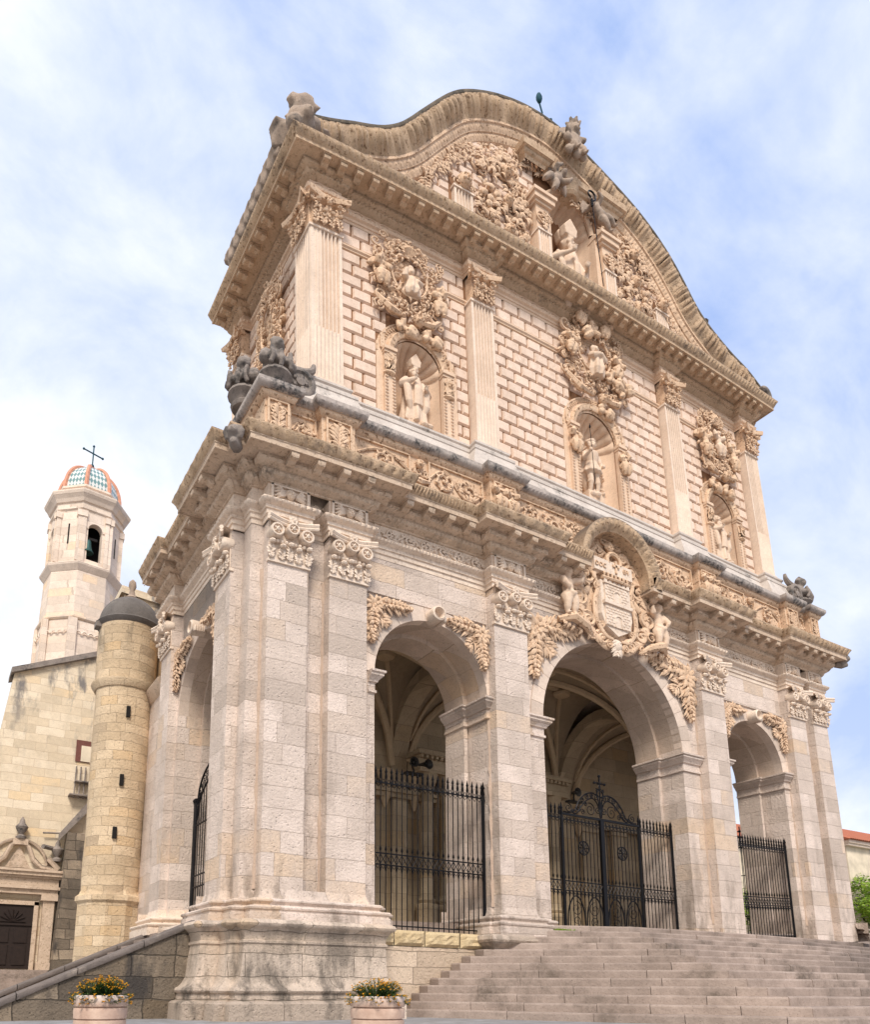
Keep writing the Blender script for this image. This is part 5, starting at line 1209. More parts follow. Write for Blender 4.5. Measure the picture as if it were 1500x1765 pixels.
for x, y in ((-10.88, .12), (-11.3, 1.0), (10.6, .3)):
    mb.lathe([(.30, 14.25), (.34, 14.33), (.26, 14.42), (.30, 14.52), (.42, 14.62), (.40, 14.70), (.0, 14.71)], c=(x, y), n=16, fn=lambda a, z: 1+.08*sin(a*8))
part(mb, 'bust_pedestal', M_GREY, warp=False)
mb = MB()
for s in (-1, 1):
    F2 = FRONT; cu = s*10.25; V = []
    volute(mb, F2, cu, 14.85, .42, -.35, .02)
    strap(mb, [F2(cu+s*.30, -.15, 15.10), F2(cu+s*.1, -.15, 15.26), F2(cu-s*.2, -.15, 15.30), F2(cu-s*.38, -.15, 15.42), F2(cu-s*.42, -.15, 15.6)], [.05, .09, .10, .09, .05])
    mb.tube([F2(cu-s*.42, -.15, 14.6), F2(cu+s*.5, -.15, 14.5)], [.12, .12], 6)
part(mb, 'volute_bracket', M_GREY)
# ---------------------------------------------------------------- statues in the niches (free-standing: things of their own)
def robed(name, x, y, z, s, label, mitre=True, pose='stand', mat=None, seed=1):
    random.seed(seed); T = lambda X, Y, Z: (x+s*X, y-s*Y, z+s*Z); mb = MB()
    if pose == 'stand':
        prof = [(float(np.interp(z_, [0, .06, .3, .7, 1.0, 1.25, 1.42, 1.5, 1.56], [.34, .40, .38, .33, .30, .30, .27, .15, .09])), float(z_)) for z_ in np.linspace(0, 1.56, 30)]
        mb.lathe(prof, n=72, fn=lambda a, z_: 1+(.12*sin(a*8+sin(z_*3)*1.2)+.05*sin(a*15+1))*max(.2, 1-z_/1.6), sy=.78); mb.v = [T(*v) for v in mb.v]
        # cope hanging open over the robe
        for q in (-1, 1): mb.tube([T(q*.26, .08, 1.4), T(q*.30, .2, 1.0), T(q*.28, .24, .55), T(q*.20, .2, .30)], [.10, .13, .12, .04], 8, flat=((0, 1, 0), .7))
        mb.tube([T(0, .2, 1.42), T(0, .29, 1.0), T(0, .27, .5)], [.12, .14, .16], 8, flat=((0, 1, 0), .45))
        mb.blob((0, 0, 1.38), (.30, .2, .14), T=T); H = 1.72
        limb(mb, T, [(-.27, 0, 1.36), (-.44, .12, 1.12), (-.16, .34, 1.22)], [.13, .12, .065]); limb(mb, T, [(.27, 0, 1.36), (.44, .1, 1.08), (.2, .36, 1.02)], [.13, .12, .06])
        for hx, hz in ((-.14, 1.25), (.18, 1.03)):
            mb.blob((hx, .37, hz), (.055, .05, .07), T=T)
            for k in range(5): limb(mb, T, [(hx+.02*(k-2), .39, hz), (hx+.03*(k-2), .45, hz+.05)], [.016, .011], 4)
        mb.blob((-.1, .22, .0), (.09, .18, .05), T=T); mb.blob((.12, .22, .0), (.09, .18, .05), T=T)
        for k in range(9): mb.blob((random.uniform(-.35, .35), random.uniform(-.1, .3), -.06), (.13, .13, .09), 6, 4, T=T)
    else:
        mb.lathe([(.62, 0), (.60, .3), (.52, .62), (.40, .75), (.36, .95), (.34, 1.2), (.16, 1.38), (.1, 1.45)], n=40, fn=lambda a, z_: 1+.10*sin(a*8+z_*2)*max(.15, 1-z_/1.3), sy=.95); mb.v = [T(*v) for v in mb.v]
        mb.lathe([(.50, .02), (.50, .3), (.44, .55), (.2, .62)], c=(0, 0), n=40, fn=lambda a, z_: 1+.09*sin(a*9+z_*2)); mb.v = mb.v[:-160]+[T(v[0]*.95, v[1]+.42, v[2]) for v in mb.v[-160:]]
        mb.tube([T(-.3, .35, 1.0), T(-.36, .62, .55), T(-.3, .8, .2)], [.12, .16, .1], 8); mb.tube([T(.3, .35, 1.0), T(.36, .62, .55), T(.3, .8, .2)], [.12, .16, .1], 8); mb.tube([T(0, .3, 1.25), T(0, .5, .75)], [.2, .3], 8)
        for q in (-1, 1):
            limb(mb, T, [(q*.28, 0, 1.2), (q*.52, .2, .95), (q*.3, .5, 1.05)], [.16, .14, .08]); mb.blob((q*.3, .54, 1.05), (.07, .07, .09), T=T)
        H = 1.62
    head(mb, T, (0, .06, H), .155, 'long' if not mitre else 'none')
    for k in range(8): mb.blob((random.uniform(-.09, .09), .17, H-.17-random.random()*.1), (.05, .06, .08), 6, 4, T=T)
    if mitre:
        for q in (-1, 1):
            V = [(-.15, 0), (-.19, .2), (0, .42), (.19, .2), (.15, 0)]
            P_ = [T(a, .06+.02*q, H+.08+b) for a, b in V]+[T(a*.9, .06+.15*q, H+.08+b*.97) for a, b in V]
            mb.add(P_, [tuple(range(5)), tuple(range(9, 4, -1))]+[(i, (i+1) % 5, 5+(i+1) % 5, 5+i) for i in range(5)])
        mb.blob((0, .06, H+.2), (.17, .14, .2), T=T)
    o = mb.build(name, mat or M_STAT, None, org=(x, y, z), remesh=.016*s, warp=False)
    return tag(o, label, 'statue')
def lens_warped(x, y, z): return tuple(lens_warp([(x, y, z)])[0])
x, y, z = lens_warped(-6.42, .98, 15.55)
mb = MB(); mb.box(-6.75, -6.05, .7, 1.3, 15.3, 15.68); part(mb, 'statue_plinth', M_UP, smooth=False)
robed('bishop_statue', x, y, z+.14, 1.04, 'stone bishop in a tall mitre and long cope standing in the left shell niche', seed=2)
x, y, z = lens_warped(6.98, 1.0, 15.5)
robed('robed_saint_statue', x, y, z+.14, 1.02, 'stone saint in long robes standing in the right shell niche, without a mitre', mitre=False, seed=5)
mb = MB(); mb.box(6.65, 7.3, .7, 1.3, 15.3, 15.62); part(mb, 'statue_plinth', M_UP, smooth=False)
x, y, z = lens_warped(.05, 1.0, 23.1)
st = robed('bishop_statue', x-.1, y-.05, z-.75, 1.78, 'large stone bishop in the top niche of the gable, under two flying cherubs', seed=3)
cz = MB(); cz.tube([(x+.25, y-1.25, z-.3), (x+.1, y-1.2, z+3.2)], .016, 5)
cz.tube([(x+.1+.2*cos(t)*(1-.1*t), y-1.2, z+3.45+.2*sin(t)*(1-.1*t)) for t in np.linspace(-1.5, 4.5, 16)], .03, 5)
for k in range(4): cz.blob((x+.1, y-1.2, z+3.0+.08*k), .05, 6, 4)
o = cz.build('crozier', M_IRON, None, org=(x+.25, y-1.25, z-.3), warp=False); tag(o, 'thin black iron crozier held upright before the bishop in the top gable niche', 'crozier')
# young martyr saint in the centre niche: tunic, boots, plumed cap, iron staff
x, y, z = lens_warped(.30, .86, 15.8); s = 1.08; T = lambda X, Y, Z: (x+s*X, y-s*Y, z+s*Z); mb = MB(); random.seed(4)
mb.lathe([(.25, .78), (.34, .82), (.28, 1.0), (.20, 1.18), (.25, 1.38), (.26, 1.5), (.12, 1.6)], n=32, fn=lambda a, z_: 1+.09*sin(a*11)*max(0, 1.15-z_)*2.2, sy=.75); mb.v = [T(*v) for v in mb.v]
for q in (-1, 1):
    limb(mb, T, [(q*.12, 0, .9), (q*.14, .06, .5), (q*.15, .0, .12)], [.125, .095, .065]); mb.blob((q*.16, .12, .06), (.07, .17, .07), T=T); mb.tube([T(q*.14, .04, .46), T(q*.14, .04, .52)], .115, 8)
limb(mb, T, [(-.25, 0, 1.46), (-.38, .08, 1.18), (-.36, .3, 1.3)], [.1, .085, .055]); limb(mb, T, [(.25, 0, 1.46), (.36, .05, 1.15), (.24, .22, 1.0)], [.1, .085, .055]); mb.blob((-.36, .33, 1.32), (.06, .06, .07), T=T); mb.blob((.22, .25, .98), (.06, .06, .07), T=T)
head(mb, T, (0, .05, 1.76), .145); mb.blob((0, .02, 1.9), (.18, .17, .09), T=T); mb.tube([T(-.1, -.05, 1.95), T(.05, -.1, 2.05), T(.2, -.1, 1.98)], [.05, .07, .04], 6); mb.tube([T(-.22, -.15, 1.4), T(-.2, -.22, .9), T(.0, -.2, .3)], [.14, .2, .12], 8)
for k in range(10): mb.blob((random.uniform(-.3, .3), random.uniform(-.1, .3), -.05), (.14, .13, .1), 6, 4, T=T)
o = mb.build('young_saint_statue', M_STAT, None, org=(x, y, z), remesh=.022, warp=False); tag(o, 'stone youth in a short tunic, boots and plumed cap standing in the central round-arched niche', 'statue')
mb = MB(); mb.tube([(x-.38, y-.42, z-.1), (x-.36, y-.36, z+2.2)], .011, 5); mb.lathe([(.0, z+2.2), (.035, z+2.24), (.0, z+2.4)], c=(x-.36, y-.36), n=6)
o = mb.build('staff', M_IRON, None, org=(x-.38, y-.42, z-.1), warp=False); tag(o, 'thin dark staff held by the youth statue in the central niche', 'staff')
mb = MB(); mb.box(-.15, .55, .65, 1.3, 15.3, 15.85); part(mb, 'statue_plinth', M_UP, smooth=False)
# ================================================================ porch interior
mb = MB(); mb.box(-10.2, 10.2, 1.3, 6.4, 1.5, FL); mb.box(-2.9, 11.4, .5, 1.35, 1.5, FL-.004); part(mb, 'porch_floor', M_STEP, smooth=False)
mb = MB()
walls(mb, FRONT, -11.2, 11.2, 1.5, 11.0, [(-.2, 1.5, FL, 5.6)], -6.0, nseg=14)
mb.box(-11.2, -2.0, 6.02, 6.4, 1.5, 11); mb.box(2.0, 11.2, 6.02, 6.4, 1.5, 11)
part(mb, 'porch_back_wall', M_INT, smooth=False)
mb = MB(); mb.box(-1.7, 1.3, 6.25, 6.35, FL, 7.2); part(mb, 'church_door', M_DOOR, smooth=False)
def vault(xc, hx, yc, hy, z0, H):
    mb = MB(); n = 18; V = []
    for i in range(n+1):
        for j in range(n+1):
            a = -1+2*i/n; b = -1+2*j/n; m = min(abs(a), abs(b)); V.append((xc+hx*a, yc+hy*b, z0+H*sqrt(max(0, 1-m*m*.985))))
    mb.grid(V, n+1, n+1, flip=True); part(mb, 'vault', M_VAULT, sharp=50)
    rb = MB()
    for sx_, sy_ in ((1, 1), (1, -1)):
        pts = []
        for k in range(25):
            a = -1+2*k/24; pts.append((xc+hx*a*.97, yc+hy*a*.97*sy_, z0+H*sqrt(max(0, 1-a*a*.985))-.06))
        rb.tube(pts, .115, 6)
    for k in range(2):
        pts = [(xc+(hx*a if k == 0 else 0), yc+(hy*a if k else 0), z0+H-.06) for a in (-.5, 0, .5)]; rb.tube(pts, .09, 6)
    for dx, dy in ((0, 0), (.5, 0), (-.5, 0), (0, .5), (0, -.5)):
        rb.lathe([(.02, z0+H-.30), (.26, z0+H-.27), (.30, z0+H-.18), (.24, z0+H-.1)], c=(xc+hx*dx, yc+hy*dy), n=12, fn=lambda a, z: 1+.07*sin(a*8))
    for dx in (-1, 1):     # tiercerons
        for dy in (-1, 1):
            for (ex_, ey_) in ((.5, 0), (0, .5)):
                pts = []
                for k in range(9):
                    t = k/8; a, b = dx*(.95*(1-t)+ex_*t), dy*(.95*(1-t)+ey_*t); m = min(abs(a), abs(b)); pts.append((xc+hx*a, yc+hy*b, z0+H*sqrt(max(0, 1-m*m*.985))-.05))
                rb.tube(pts, .075, 5)
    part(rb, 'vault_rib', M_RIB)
for xc, hx, z0, H in ((-7.1, 3.2, 7.3, 3.2), (-.1, 3.4, 7.5, 3.3), (7.1, 3.2, 7.3, 3.2)): vault(xc, hx, 3.95, 2.05, z0, H)
for x in (-3.75, 3.55):    # transverse arches between the bays and their corbels
    mb = MB(); V = []
    for k in range(17):
        t = pi-pi*k/16
        for dx, r in ((-.3, 2.3), (-.3, 2.0), (.3, 2.0), (.3, 2.3)): V.append((x+dx, 3.95+r*cos(t), 7.4+r*.95*sin(t)*1.35))
    mb.grid(V, 17, 4); mb.box(x-.28, x+.28, 1.9, 2.1, 1.5, 7.4); mb.box(x-.28, x+.28, 5.8, 6.02, 1.5, 7.4); part(mb, 'transverse_arch', M_INT, sharp=30)
mb = MB()
for x in (-9.9, -4.3, -3.2, 3.0, 4.1, 9.9):
    mb.lathe([(.04, 6.2), (.10, 6.35), (.18, 6.6), (.16, 6.9), (.26, 7.2), (.3, 7.4)], c=(x, 5.85), n=10, fn=lambda a, z: 1+.12*sin(a*4+z*8)); 
part(mb, 'corbel', M_RIB)
mb = MB()
for x in (-10.3, -8.9, -6.9, -5.4, 4.6, 6.2, 8.0, 9.6): mb.box(x-.35, x+.35, 5.78, 6.0, FL, 6.4); mb.box(x-.45, x+.45, 5.7, 6.0, 6.4, 6.55); mb.box(x-.42, x+.42, 5.66, 6.0, FL, FL+.7)
mb.box(-10.8, -2.4, 5.72, 6.0, 6.55, 6.7); mb.box(-10.8, -2.4, 5.62, 6.0, 6.7, 6.82); mb.box(4.0, 10.8, 5.72, 6.0, 6.55, 6.82)
part(mb, 'wall_pier', M_INT, smooth=False)
for x in (-2.9, -2.2, 1.8, 2.5):
    mb = MB(); mb.lathe([(.34, FL), (.34, FL+.9), (.38, FL+.95), (.38, FL+1.05), (.22, FL+1.1), (.27, FL+1.2), (.20, FL+1.3), (.20, FL+3.6), (.17, FL+4.6), (.21, FL+4.65), (.2, FL+4.8), (.34, FL+5.15), (.36, FL+5.25)], c=(x, 5.55), n=20, fn=lambda a, z: 1+(.05*abs(sin(a*8)) if 3.7 < z < 7 else 0)); part(mb, 'portal_column', M_INT)
mb = MB(); mb.box(-3.4, 3.0, 5.2, 6.0, FL+5.25, FL+5.5); mb.box(-3.5, 3.1, 5.1, 6.0, FL+5.8, FL+5.95); mb.box(-3.4, 3.0, 5.3, 6.0, FL+5.5, FL+5.8)
for i in range(34): mb.box(-3.4+.19*i, -3.3+.19*i, 5.15, 5.3, FL+5.7, FL+5.8)
part(mb, 'portal_entablature', M_INT, smooth=False)
# ---------------------------------------------------------------- flank wall behind the porch, with two blind round-headed windows
mb = MB(); mb.box(-11.0, 11.0, 7.0, 9.5, 0, 11.3); part(mb, 'nave_wall', M_YEL, smooth=False)
mb = MB(); walls(mb, LEFT, -8.55, -7.0, 1.9, 9.2, [(-8.0, .22, 7.0, 8.1)], 11.3, nseg=10); mb.box(-11.28, -11.05, 7.0, 8.5, 0, 9.2); part(mb, 'flank_wall', M_LOW, smooth=False)
mb = MB(); sweep(mb, [(-11.3, 8.6), (-11.3, 7.0)], [(0, 9.2), (.06, 9.25), (.10, 9.35), (.2, 9.5), (.22, 9.6), (-.3, 9.9)]); part(mb, 'flank_cornice', M_CORN)
# ================================================================ gates
def spear(mb, x, y, zt, s=1.0, F=None):
    mb.tube([F(x, y, zt-.30*s), F(x, y, zt-.26*s), F(x, y, zt-.16*s), F(x, y, zt-.13*s), F(x, y, zt-.10*s), F(x, y, zt)], [.018*s, .034*s, .02*s, .036*s, .024*s, .004], 5)
    for q in (-1, 1): mb.tube([F(x, y, zt-.44*s), F(x+q*.045*s, y, zt-.36*s), F(x+q*.03*s, y, zt-.28*s)], [.012, .014, .006], 4)
def grille(root, F, u0, u1, n, z0, zt, zband, step=.145, spikes=True, skip=()):
    k = max(1, round((u1-u0)/step)); st = (u1-u0)/k
    for i in range(k+1):
        u = u0+st*i; mb = MB(); mb.tube([F(u, n, z0), F(u, n, zt-.3)], .0125, 6)
        if spikes: spear(mb, u, n, zt, 1.0, F)
        mb.tube([F(u, n, zband+.18), F(u, n, zband+.22), F(u, n, zband+.30)], [.014, .03, .012], 5); mb.tube([F(u, n, zband-.30), F(u, n, zband-.2), F(u, n, zband-.17)], [.012, .03, .014], 5)
        mb.build('bar', M_IRON, root, warp=True)
    mb = MB()
    for z in (zt-.40, zband+.13, zband-.13, z0+.10): fbox(mb, F, u0, u1, n-.018, n+.018, z-.014, z+.014)
    mb.build('rail', M_IRON, root, warp=True, smooth=False)
    mb = MB()
    for i in range(k):
        u = u0+st*i
        for q in (0, 1):
            a, b = (u, u+st); c = u+st/2
            sgn = 1 if (i+q) % 2 else -1
            mb.tube([F(a, n, zband+sgn*.12), F(a+st*.35, n, zband+sgn*.03), F(b-st*.35, n, zband-sgn*.03), F(b, n, zband-sgn*.12)], .011, 4)
        mb.tube([F(u+.01, n, zt-.42), F(c, n, zt-.50), F(u+st-.01, n, zt-.42)], .010, 4); mb.tube([F(u+.01, n, zband-.14), F(c, n, zband-.22), F(u+st-.01, n, zband-.14)], .010, 4)
        mb.tube([F(u+.005, n, zt-.39), F(c, n, zt-.31), F(u+st-.005, n, zt-.39)], .009, 4)
    mb.build('lattice_band', M_IRON, root, warp=True)
def post(root, F, u, n, z0, z1, r=.035, name='post'):
    mb = MB(); mb.tube([F(u, n, z0), F(u, n, z1)], r, 8); spear(mb, u, n, z1+.28, 1.3, F); mb.build(name, M_IRON, root, warp=True)
g1 = thing('iron_grille', (-6.3, .48, 1.87), 'tall black spear-topped iron grille in the left front arch, above the yellow-topped wall', 'grille')
grille(g1, FRONT, -8.06, -4.80, -.48, 1.88, 5.64, 3.46)
for u in (-4.75,): post(g1, FRONT, u, -.48, 1.88, 5.40)
FG = Fr((-.24, -.12), (1, 0), (0, -1))
g2 = thing('iron_gate', (0, 1.0, FL), 'double-leaf black iron gate with scrolled cresting and cross in the large central arch', 'gate')
grille(g2, FG, -2.58, -1.58, -1.0, FL, 5.62, 3.38); grille(g2, FG, 1.62, 2.92, -1.0, FL, 5.62, 3.38)
for u in (-1.5, 1.54): post(g2, FG, u, -1.0, FL, 5.40)
post(g2, FG, 2.97, -1.0, FL, 5.4)
for a, b in ((-1.44, -.04), (.06, 1.48)):
    lf = bpy.data.objects.new('gate_leaf', None); SC.collection.objects.link(lf); lf.parent = g2; ORG[lf] = ORG[g2]
    grille(lf, FG, a, b, -1.0, FL, 5.60, 3.38, spikes=False)
    mb = MB(); c = (a+b)/2; F = FG
    mb.tube([F(c+.19*cos(t), -.97, 4.46+.19*sin(t)) for t in np.linspace(0, 2*pi, 24)], .02, 5)
    for k in range(8):
        t = k*pi/4; mb.tube([F(c, -.97, 4.46), F(c+.17*cos(t), -.97, 4.46+.17*sin(t))], .016, 4); mb.tube([F(c+.12*cos(t+.39+.25*cos(q)), -.97, 4.46+.12*sin(t+.39)+.035*sin(q)) for q in np.linspace(0, 2*pi, 7)], .009, 4)
    mb.build('medallion', M_IRON, lf, warp=True)
    mb = MB()
    for q in (-1, 1):
        spiral(mb, F, c+q*.34, 2.78, .2, pi/2, 1.6, .012, -.99, d=q); spiral(mb, F, c+q*.34, 2.45, .15, -pi/2, 1.4, .012, -.99, d=-q)
        strap(mb, [F(c+q*.67, -.98, FL+.02), F(c+q*.64, -.98, 2.7), F(c+q*.50, -.98, 3.02), F(c+q*.35, -.98, 3.12), F(c+q*.19, -.98, 3.02), F(c+q*.06, -.98, 2.7), F(c+q*.02, -.98, FL+.02)], [.02, .02], 5)
    mb.build('scrollwork', M_IRON, lf, warp=True)
mb = MB(); F = FG
fbox(mb, F, -1.5, 1.54, .98-2.0, -.96, 5.32, 5.38); fbox(mb, F, -.06, .08, -1.03, -.95, FL, 5.35); mb.build('frame', M_IRON, g2, warp=True, smooth=False)
mb = MB(); c = .02
for q in (-1, 1):
    strap(mb, [F(c+q*a, -1, z) for a, z in ((1.44, 5.42), (1.2, 5.42), (1.0, 5.52), (.85, 5.78), (.62, 6.0), (.32, 6.1), (.05, 6.02))], [.02, .024], 5)
    strap(mb, [F(c+q*a, -1, z) for a, z in ((1.05, 5.40), (.9, 5.46), (.76, 5.64), (.56, 5.84), (.3, 5.94), (.1, 5.78), (.02, 5.42))], [.02, .02], 5)
    for a, z, R_, t0 in ((.42, 5.60, .19, 1.2), (.95, 5.52, .07, 1), (.86, 5.66, .07, 3), (.72, 5.84, .07, 0), (.54, 5.96, .07, 2), (.34, 6.02, .06, 4), (1.25, 5.54, .13, 1.5), (.16, 6.0, .09, 2), (.72, 5.50, .08, 0), (.12, 5.62, .10, 3), (.60, 5.74, .06, 1), (1.08, 5.48, .05, 4), (.12, 6.2, .05, 1)): spiral(mb, F, c+q*a, z, R_, t0 if q > 0 else pi-t0, 1.6, .016, -1.0, d=q)
    strap(mb, [F(c+q*a, -1, z) for a, z in ((.02, 5.42), (.05, 5.8), (.12, 6.1), (.05, 6.2))], [.02, .02], 5)
mb.build('cresting', M_IRON, g2, warp=True)
mb = MB(); mb.tube([F(c, -1, 5.40), F(c, -1, 6.62)], .022, 5); mb.tube([F(c-.2, -1, 6.42), F(c+.2, -1, 6.42)], .022, 5)
for a, z in ((-.2, 6.42), (.2, 6.42), (0, 6.64), (0, 6.25), (0, 6.42)): mb.blob(F(c+a, -1, z), .045, 6, 4)
for k in range(8): mb.tube([F(c, -1, 6.42), F(c+.12*cos(k*.785+.39), -1, 6.42+.12*sin(k*.785+.39))], .008, 4)
mb.build('cross', M_IRON, g2, warp=True)
F = FRONT
g3 = thing('iron_grille', (6.5, 1.0, FL), 'black spear-topped iron grille in the right front arch, a green shrub behind it', 'grille')
grille(g3, FRONT, 4.93, 7.96, -.48, FL, 5.52, 3.35); post(g3, FRONT, 8.02, -.48, FL, 5.3)
def side_gate(x, y0, y1, lbl):
    F = Fr((x, 0), (0, 1), (-1, 0)); g = thing('side_gate', (x, (y0+y1)/2, FL), lbl, 'gate')
    n = 0; k = 16
    for i in range(k+1):
        u = y0+(y1-y0)*i/k; t = (u-y0)/(y1-y0); zt = 5.2+.85*sqrt(max(0, 1-(2*t-1)**2)); mb = MB(); mb.tube([F(u, 0, FL-.4), F(u, 0, zt)], .014, 5); mb.build('bar', M_IRON, g, warp=True)
    mb = MB()
    for dz in (0, .42):
        mb.tube([F(y0+(y1-y0)*t, 0, 4.9+dz+1.0*sqrt(max(0, 1-(2*t-1)**2))) for t in np.linspace(0, 1, 25)], .03, 5)
    for t in np.linspace(.06, .94, 14):
        z = 5.1+1.0*sqrt(max(0, 1-(2*t-1)**2)); spiral(mb, F, y0+(y1-y0)*t, z, .1, t*9, 1.4, .014, 0)
    mb.build('arched_cresting', M_IRON, g, warp=True)
    mb = MB(); c = (y0+y1)/2
    mb.tube([F(c, 0, 6.2), F(c, 0, 6.75)], .025, 5); mb.tube([F(c-.14, 0, 6.55), F(c+.14, 0, 6.55)], .025, 5); mb.blob(F(c, 0, 6.55), .06, 6, 4); mb.build('cross', M_IRON, g, warp=True)
    for u in (y0-.1, y1+.1, y0-.2, y1+.2):
        mb = MB(); mb.tube([F(u, 0, FL-.5), F(u, 0, 5.05), F(u, 0, 5.4)], .03, 6); mb.blob(F(u, 0, 5.45), .07, 6, 4); mb.build('post', M_IRON, g, warp=True)
    mb = MB()
    for z in (3.1, 3.4, 4.75): fbox(mb, F, y0, y1, -.02, .02, z-.015, z+.015)
    mb.build('rail', M_IRON, g, warp=True, smooth=False)
    return g
side_gate(-10.75, 2.15, 5.0, 'black iron gate with arched scrolled top in the arch on the left flank')
side_gate(10.75, 2.15, 5.0, 'arched black iron gate in the far flank, seen through the right front arch')
# horn loudspeakers and the small camera
def horn(name, x, y, z, lbl, n=2, group=None):
    g = thing(name, (x, y, z), lbl, 'loudspeaker', group)
    for k in range(n):
        mb = MB(); cx, cy = x+.34*k, y-.02*k; d = (-.45+.9*k, -1)
        T = lambda r, a, l: (cx+l*d[0]*.6+r*cos(a), cy+l*d[1], z+r*sin(a)-l*.15)
        V = []; pr = [(.04, -.10), (.05, .0), (.08, .14), (.14, .25), (.155, .265), (.135, .25), (.07, .15), (.03, .08)]
        for r, l in pr: V += [T(r, 2*pi*j/14, l) for j in range(14)]
        mb.add(V, [(i*14+j, i*14+(j+1) % 14, (i+1)*14+(j+1) % 14, (i+1)*14+j) for i in range(7) for j in range(14)]); mb.blob(T(0, 0, .16), .05, 8, 5); mb.build('horn', M_HORN, g)
    mb = MB(); mb.tube([(x, y, z-.05), (x+.2, y+.2, z-.1), (x+.2, y+.2, z-.25)], .03, 5); mb.box(x-.1, x+.5, y+.1, y+.3, z-.28, z-.22); mb.build('bracket', M_HORN, g, smooth=False)
    return g
horn('loudspeaker', -4.75, 3.6, 7.0, 'pair of dark horn loudspeakers inside the left front arch, above the grille')
horn('loudspeaker', 1.75, 3.6, 6.95, 'single dark horn loudspeaker inside the central arch beside the gate cross', 1)
# ================================================================ front steps
ST = thing('stone_staircase', (0, -2, 0), 'broad flight of worn pinkish stone steps rising to the central and right porch arches', 'staircase')
NST = 13; RH = FL/NST; TR = .5
XE = [-3.3, -4.0, -4.45, -4.9, -5.4, -5.8, -6.1, -6.4, -6.7, -7.0, -7.2, -7.45, -7.6]
def step_path(k):
    """edge of step k (0 = top platform): a polygon splayed at both flanks"""
    y = -.72-.5*k; x = -1.2-.2*k
    return [(XE[k], .20), (XE[k], -.12 if k else .1), (x, y), (4.0+.2*k, y), (12.4+.5*k, .05-.25*k)]
for k in range(NST):
    zt = FL-k*RH; p = step_path(k)
    if k == 0: zt += .0
    # split the riser into long blocks, each an island, slightly out of line
    mb = MB(); x = None
    for (a, b) in zip(p[:-1], p[1:]):
        L = sqrt((b[0]-a[0])**2+(b[1]-a[1])**2); s = 0; d = ((b[0]-a[0])/L, (b[1]-a[1])/L); nn = (d[1], -d[0])
        first = True
        while s < L-1e-3:
            l = random.uniform(.9, 2.3); l = min(l, L-s)
            if L-s-l < .5: l = L-s
            j = random.uniform(-.012, .012); zz = zt+random.uniform(-.006, .006); g = .005; dep = TR+.3
            q0 = (a[0]+d[0]*(s+g), a[1]+d[1]*(s+g)); q1 = (a[0]+d[0]*(s+l-g), a[1]+d[1]*(s+l-g))
            O = lambda q, o: (q[0]+nn[0]*(o+j), q[1]+nn[1]*(o+j))
            sec = [(0, zt-RH-.02), (0, zz-.035), (-.008, zz-.012), (-.03, zz), (-dep, zz)]
            # nosing with a rounded edge
            V = [(*O(q, o), z) for q in (q0, q1) for o, z in sec]; n_ = len(sec)
            mb.add(V, [(i, n_+i, n_+i+1, i+1) for i in range(n_-1)]+[tuple(range(n_)), tuple(range(2*n_-1, n_-1, -1))])
            s += l
    mb.add([(p[0][0]+.1, p[0][1], zt-.02), (p[1][0]+.1, p[1][1]+.1, zt-.02), (p[2][0]+.1, p[2][1]+.1, zt-.02), (p[3][0], p[3][1]+.1, zt-.02), (p[4][0], p[4][1]+.1, zt-.02), (p[4][0], 1.4, zt-.02), (p[0][0]+.1, 1.4, zt-.02)], [tuple(range(7))])
    mb.build('step', M_STEP, ST, smooth=False)
# weeds in the angle of pier and steps
mb = MB(); random.seed(3)
for k in range(260):
    x, y = random.gauss(-3.0, .16), random.gauss(-.22, .05); a = random.random()*6.3; h = random.uniform(.02, .07); z = FL-RH+.01
    mb.add([(x, y, z), (x+.02*cos(a), y+.02*sin(a), z+h*.6), (x+.045*cos(a), y+.045*sin(a), z+h), (x+.012*cos(a+1.3), y+.012*sin(a+1.3), z+h*.6)], [(0, 1, 2, 3)])
o = mb.build('weed_tuft', M_LIME, None, org=(-2.95, -.35, FL-RH)); tag(o, 'small tuft of bright green weeds at the foot of the pier beside the top step', 'weeds')
# ================================================================ stepped ramp on the left flank
def ramp(name, y, xa, za, xb, zb, lbl, w=.42, zbot=-.2):
    g = thing(name, (xb, y, 0), lbl, 'parapet'); mb = MB()
    P = [(xa, za), (xb, zb)]
    mb.add([(xa, y, zbot), (xb-1.5, y, zbot), (xb-1.5, y, zb-.68), (xb, y, zb-.1), (xa, y, za-.1), (xa, y+w, zbot), (xb-1.5, y+w, zbot), (xb-1.5, y+w, zb-.68), (xb, y+w, zb-.1), (xa, y+w, za-.1)], [(0, 1, 2, 3, 4), (9, 8, 7, 6, 5), (3, 2, 7, 8), (4, 3, 8, 9)])
    mb.build('wall', M_RUIN, g, smooth=False)
    L = sqrt((xb-xa)**2+(zb-za)**2); d = ((xb-xa)/L, (zb-za)/L); s = 0; random.seed(5)
    while s < L+2.2:
        l = random.uniform(.75, 1.3); mb = MB(); sec = [(-.05, -.10), (-.07, -.05), (-.06, .0), (-.01, .025), (w*.5, .035), (w, .02), (w+.05, -.02), (w+.05, -.10)]
        m = 5; V = []
        for i in range(m+1):
            t = s+.01+(l-.02)*i/m
            for a, b in sec: V.append((xa+d[0]*t+random.uniform(-.004, .004), y+a+random.uniform(-.006, .006), za+d[1]*t+b-.02))
        mb.grid(V, m+1, len(sec)); mb.add(V[:len(sec)], [tuple(range(len(sec)))]); mb.add(V[-len(sec):], [tuple(range(len(sec)))]); mb.build('coping_stone', M_GREYC, g, sharp=50); s += l
    return g
M_GREYC = stone('grey_coping_stone', (.19, .155, .135), (.095, .08, .072), lichen=(.34, .28, .23), lich=(.54, .70), bump=.5, scale=1.3)
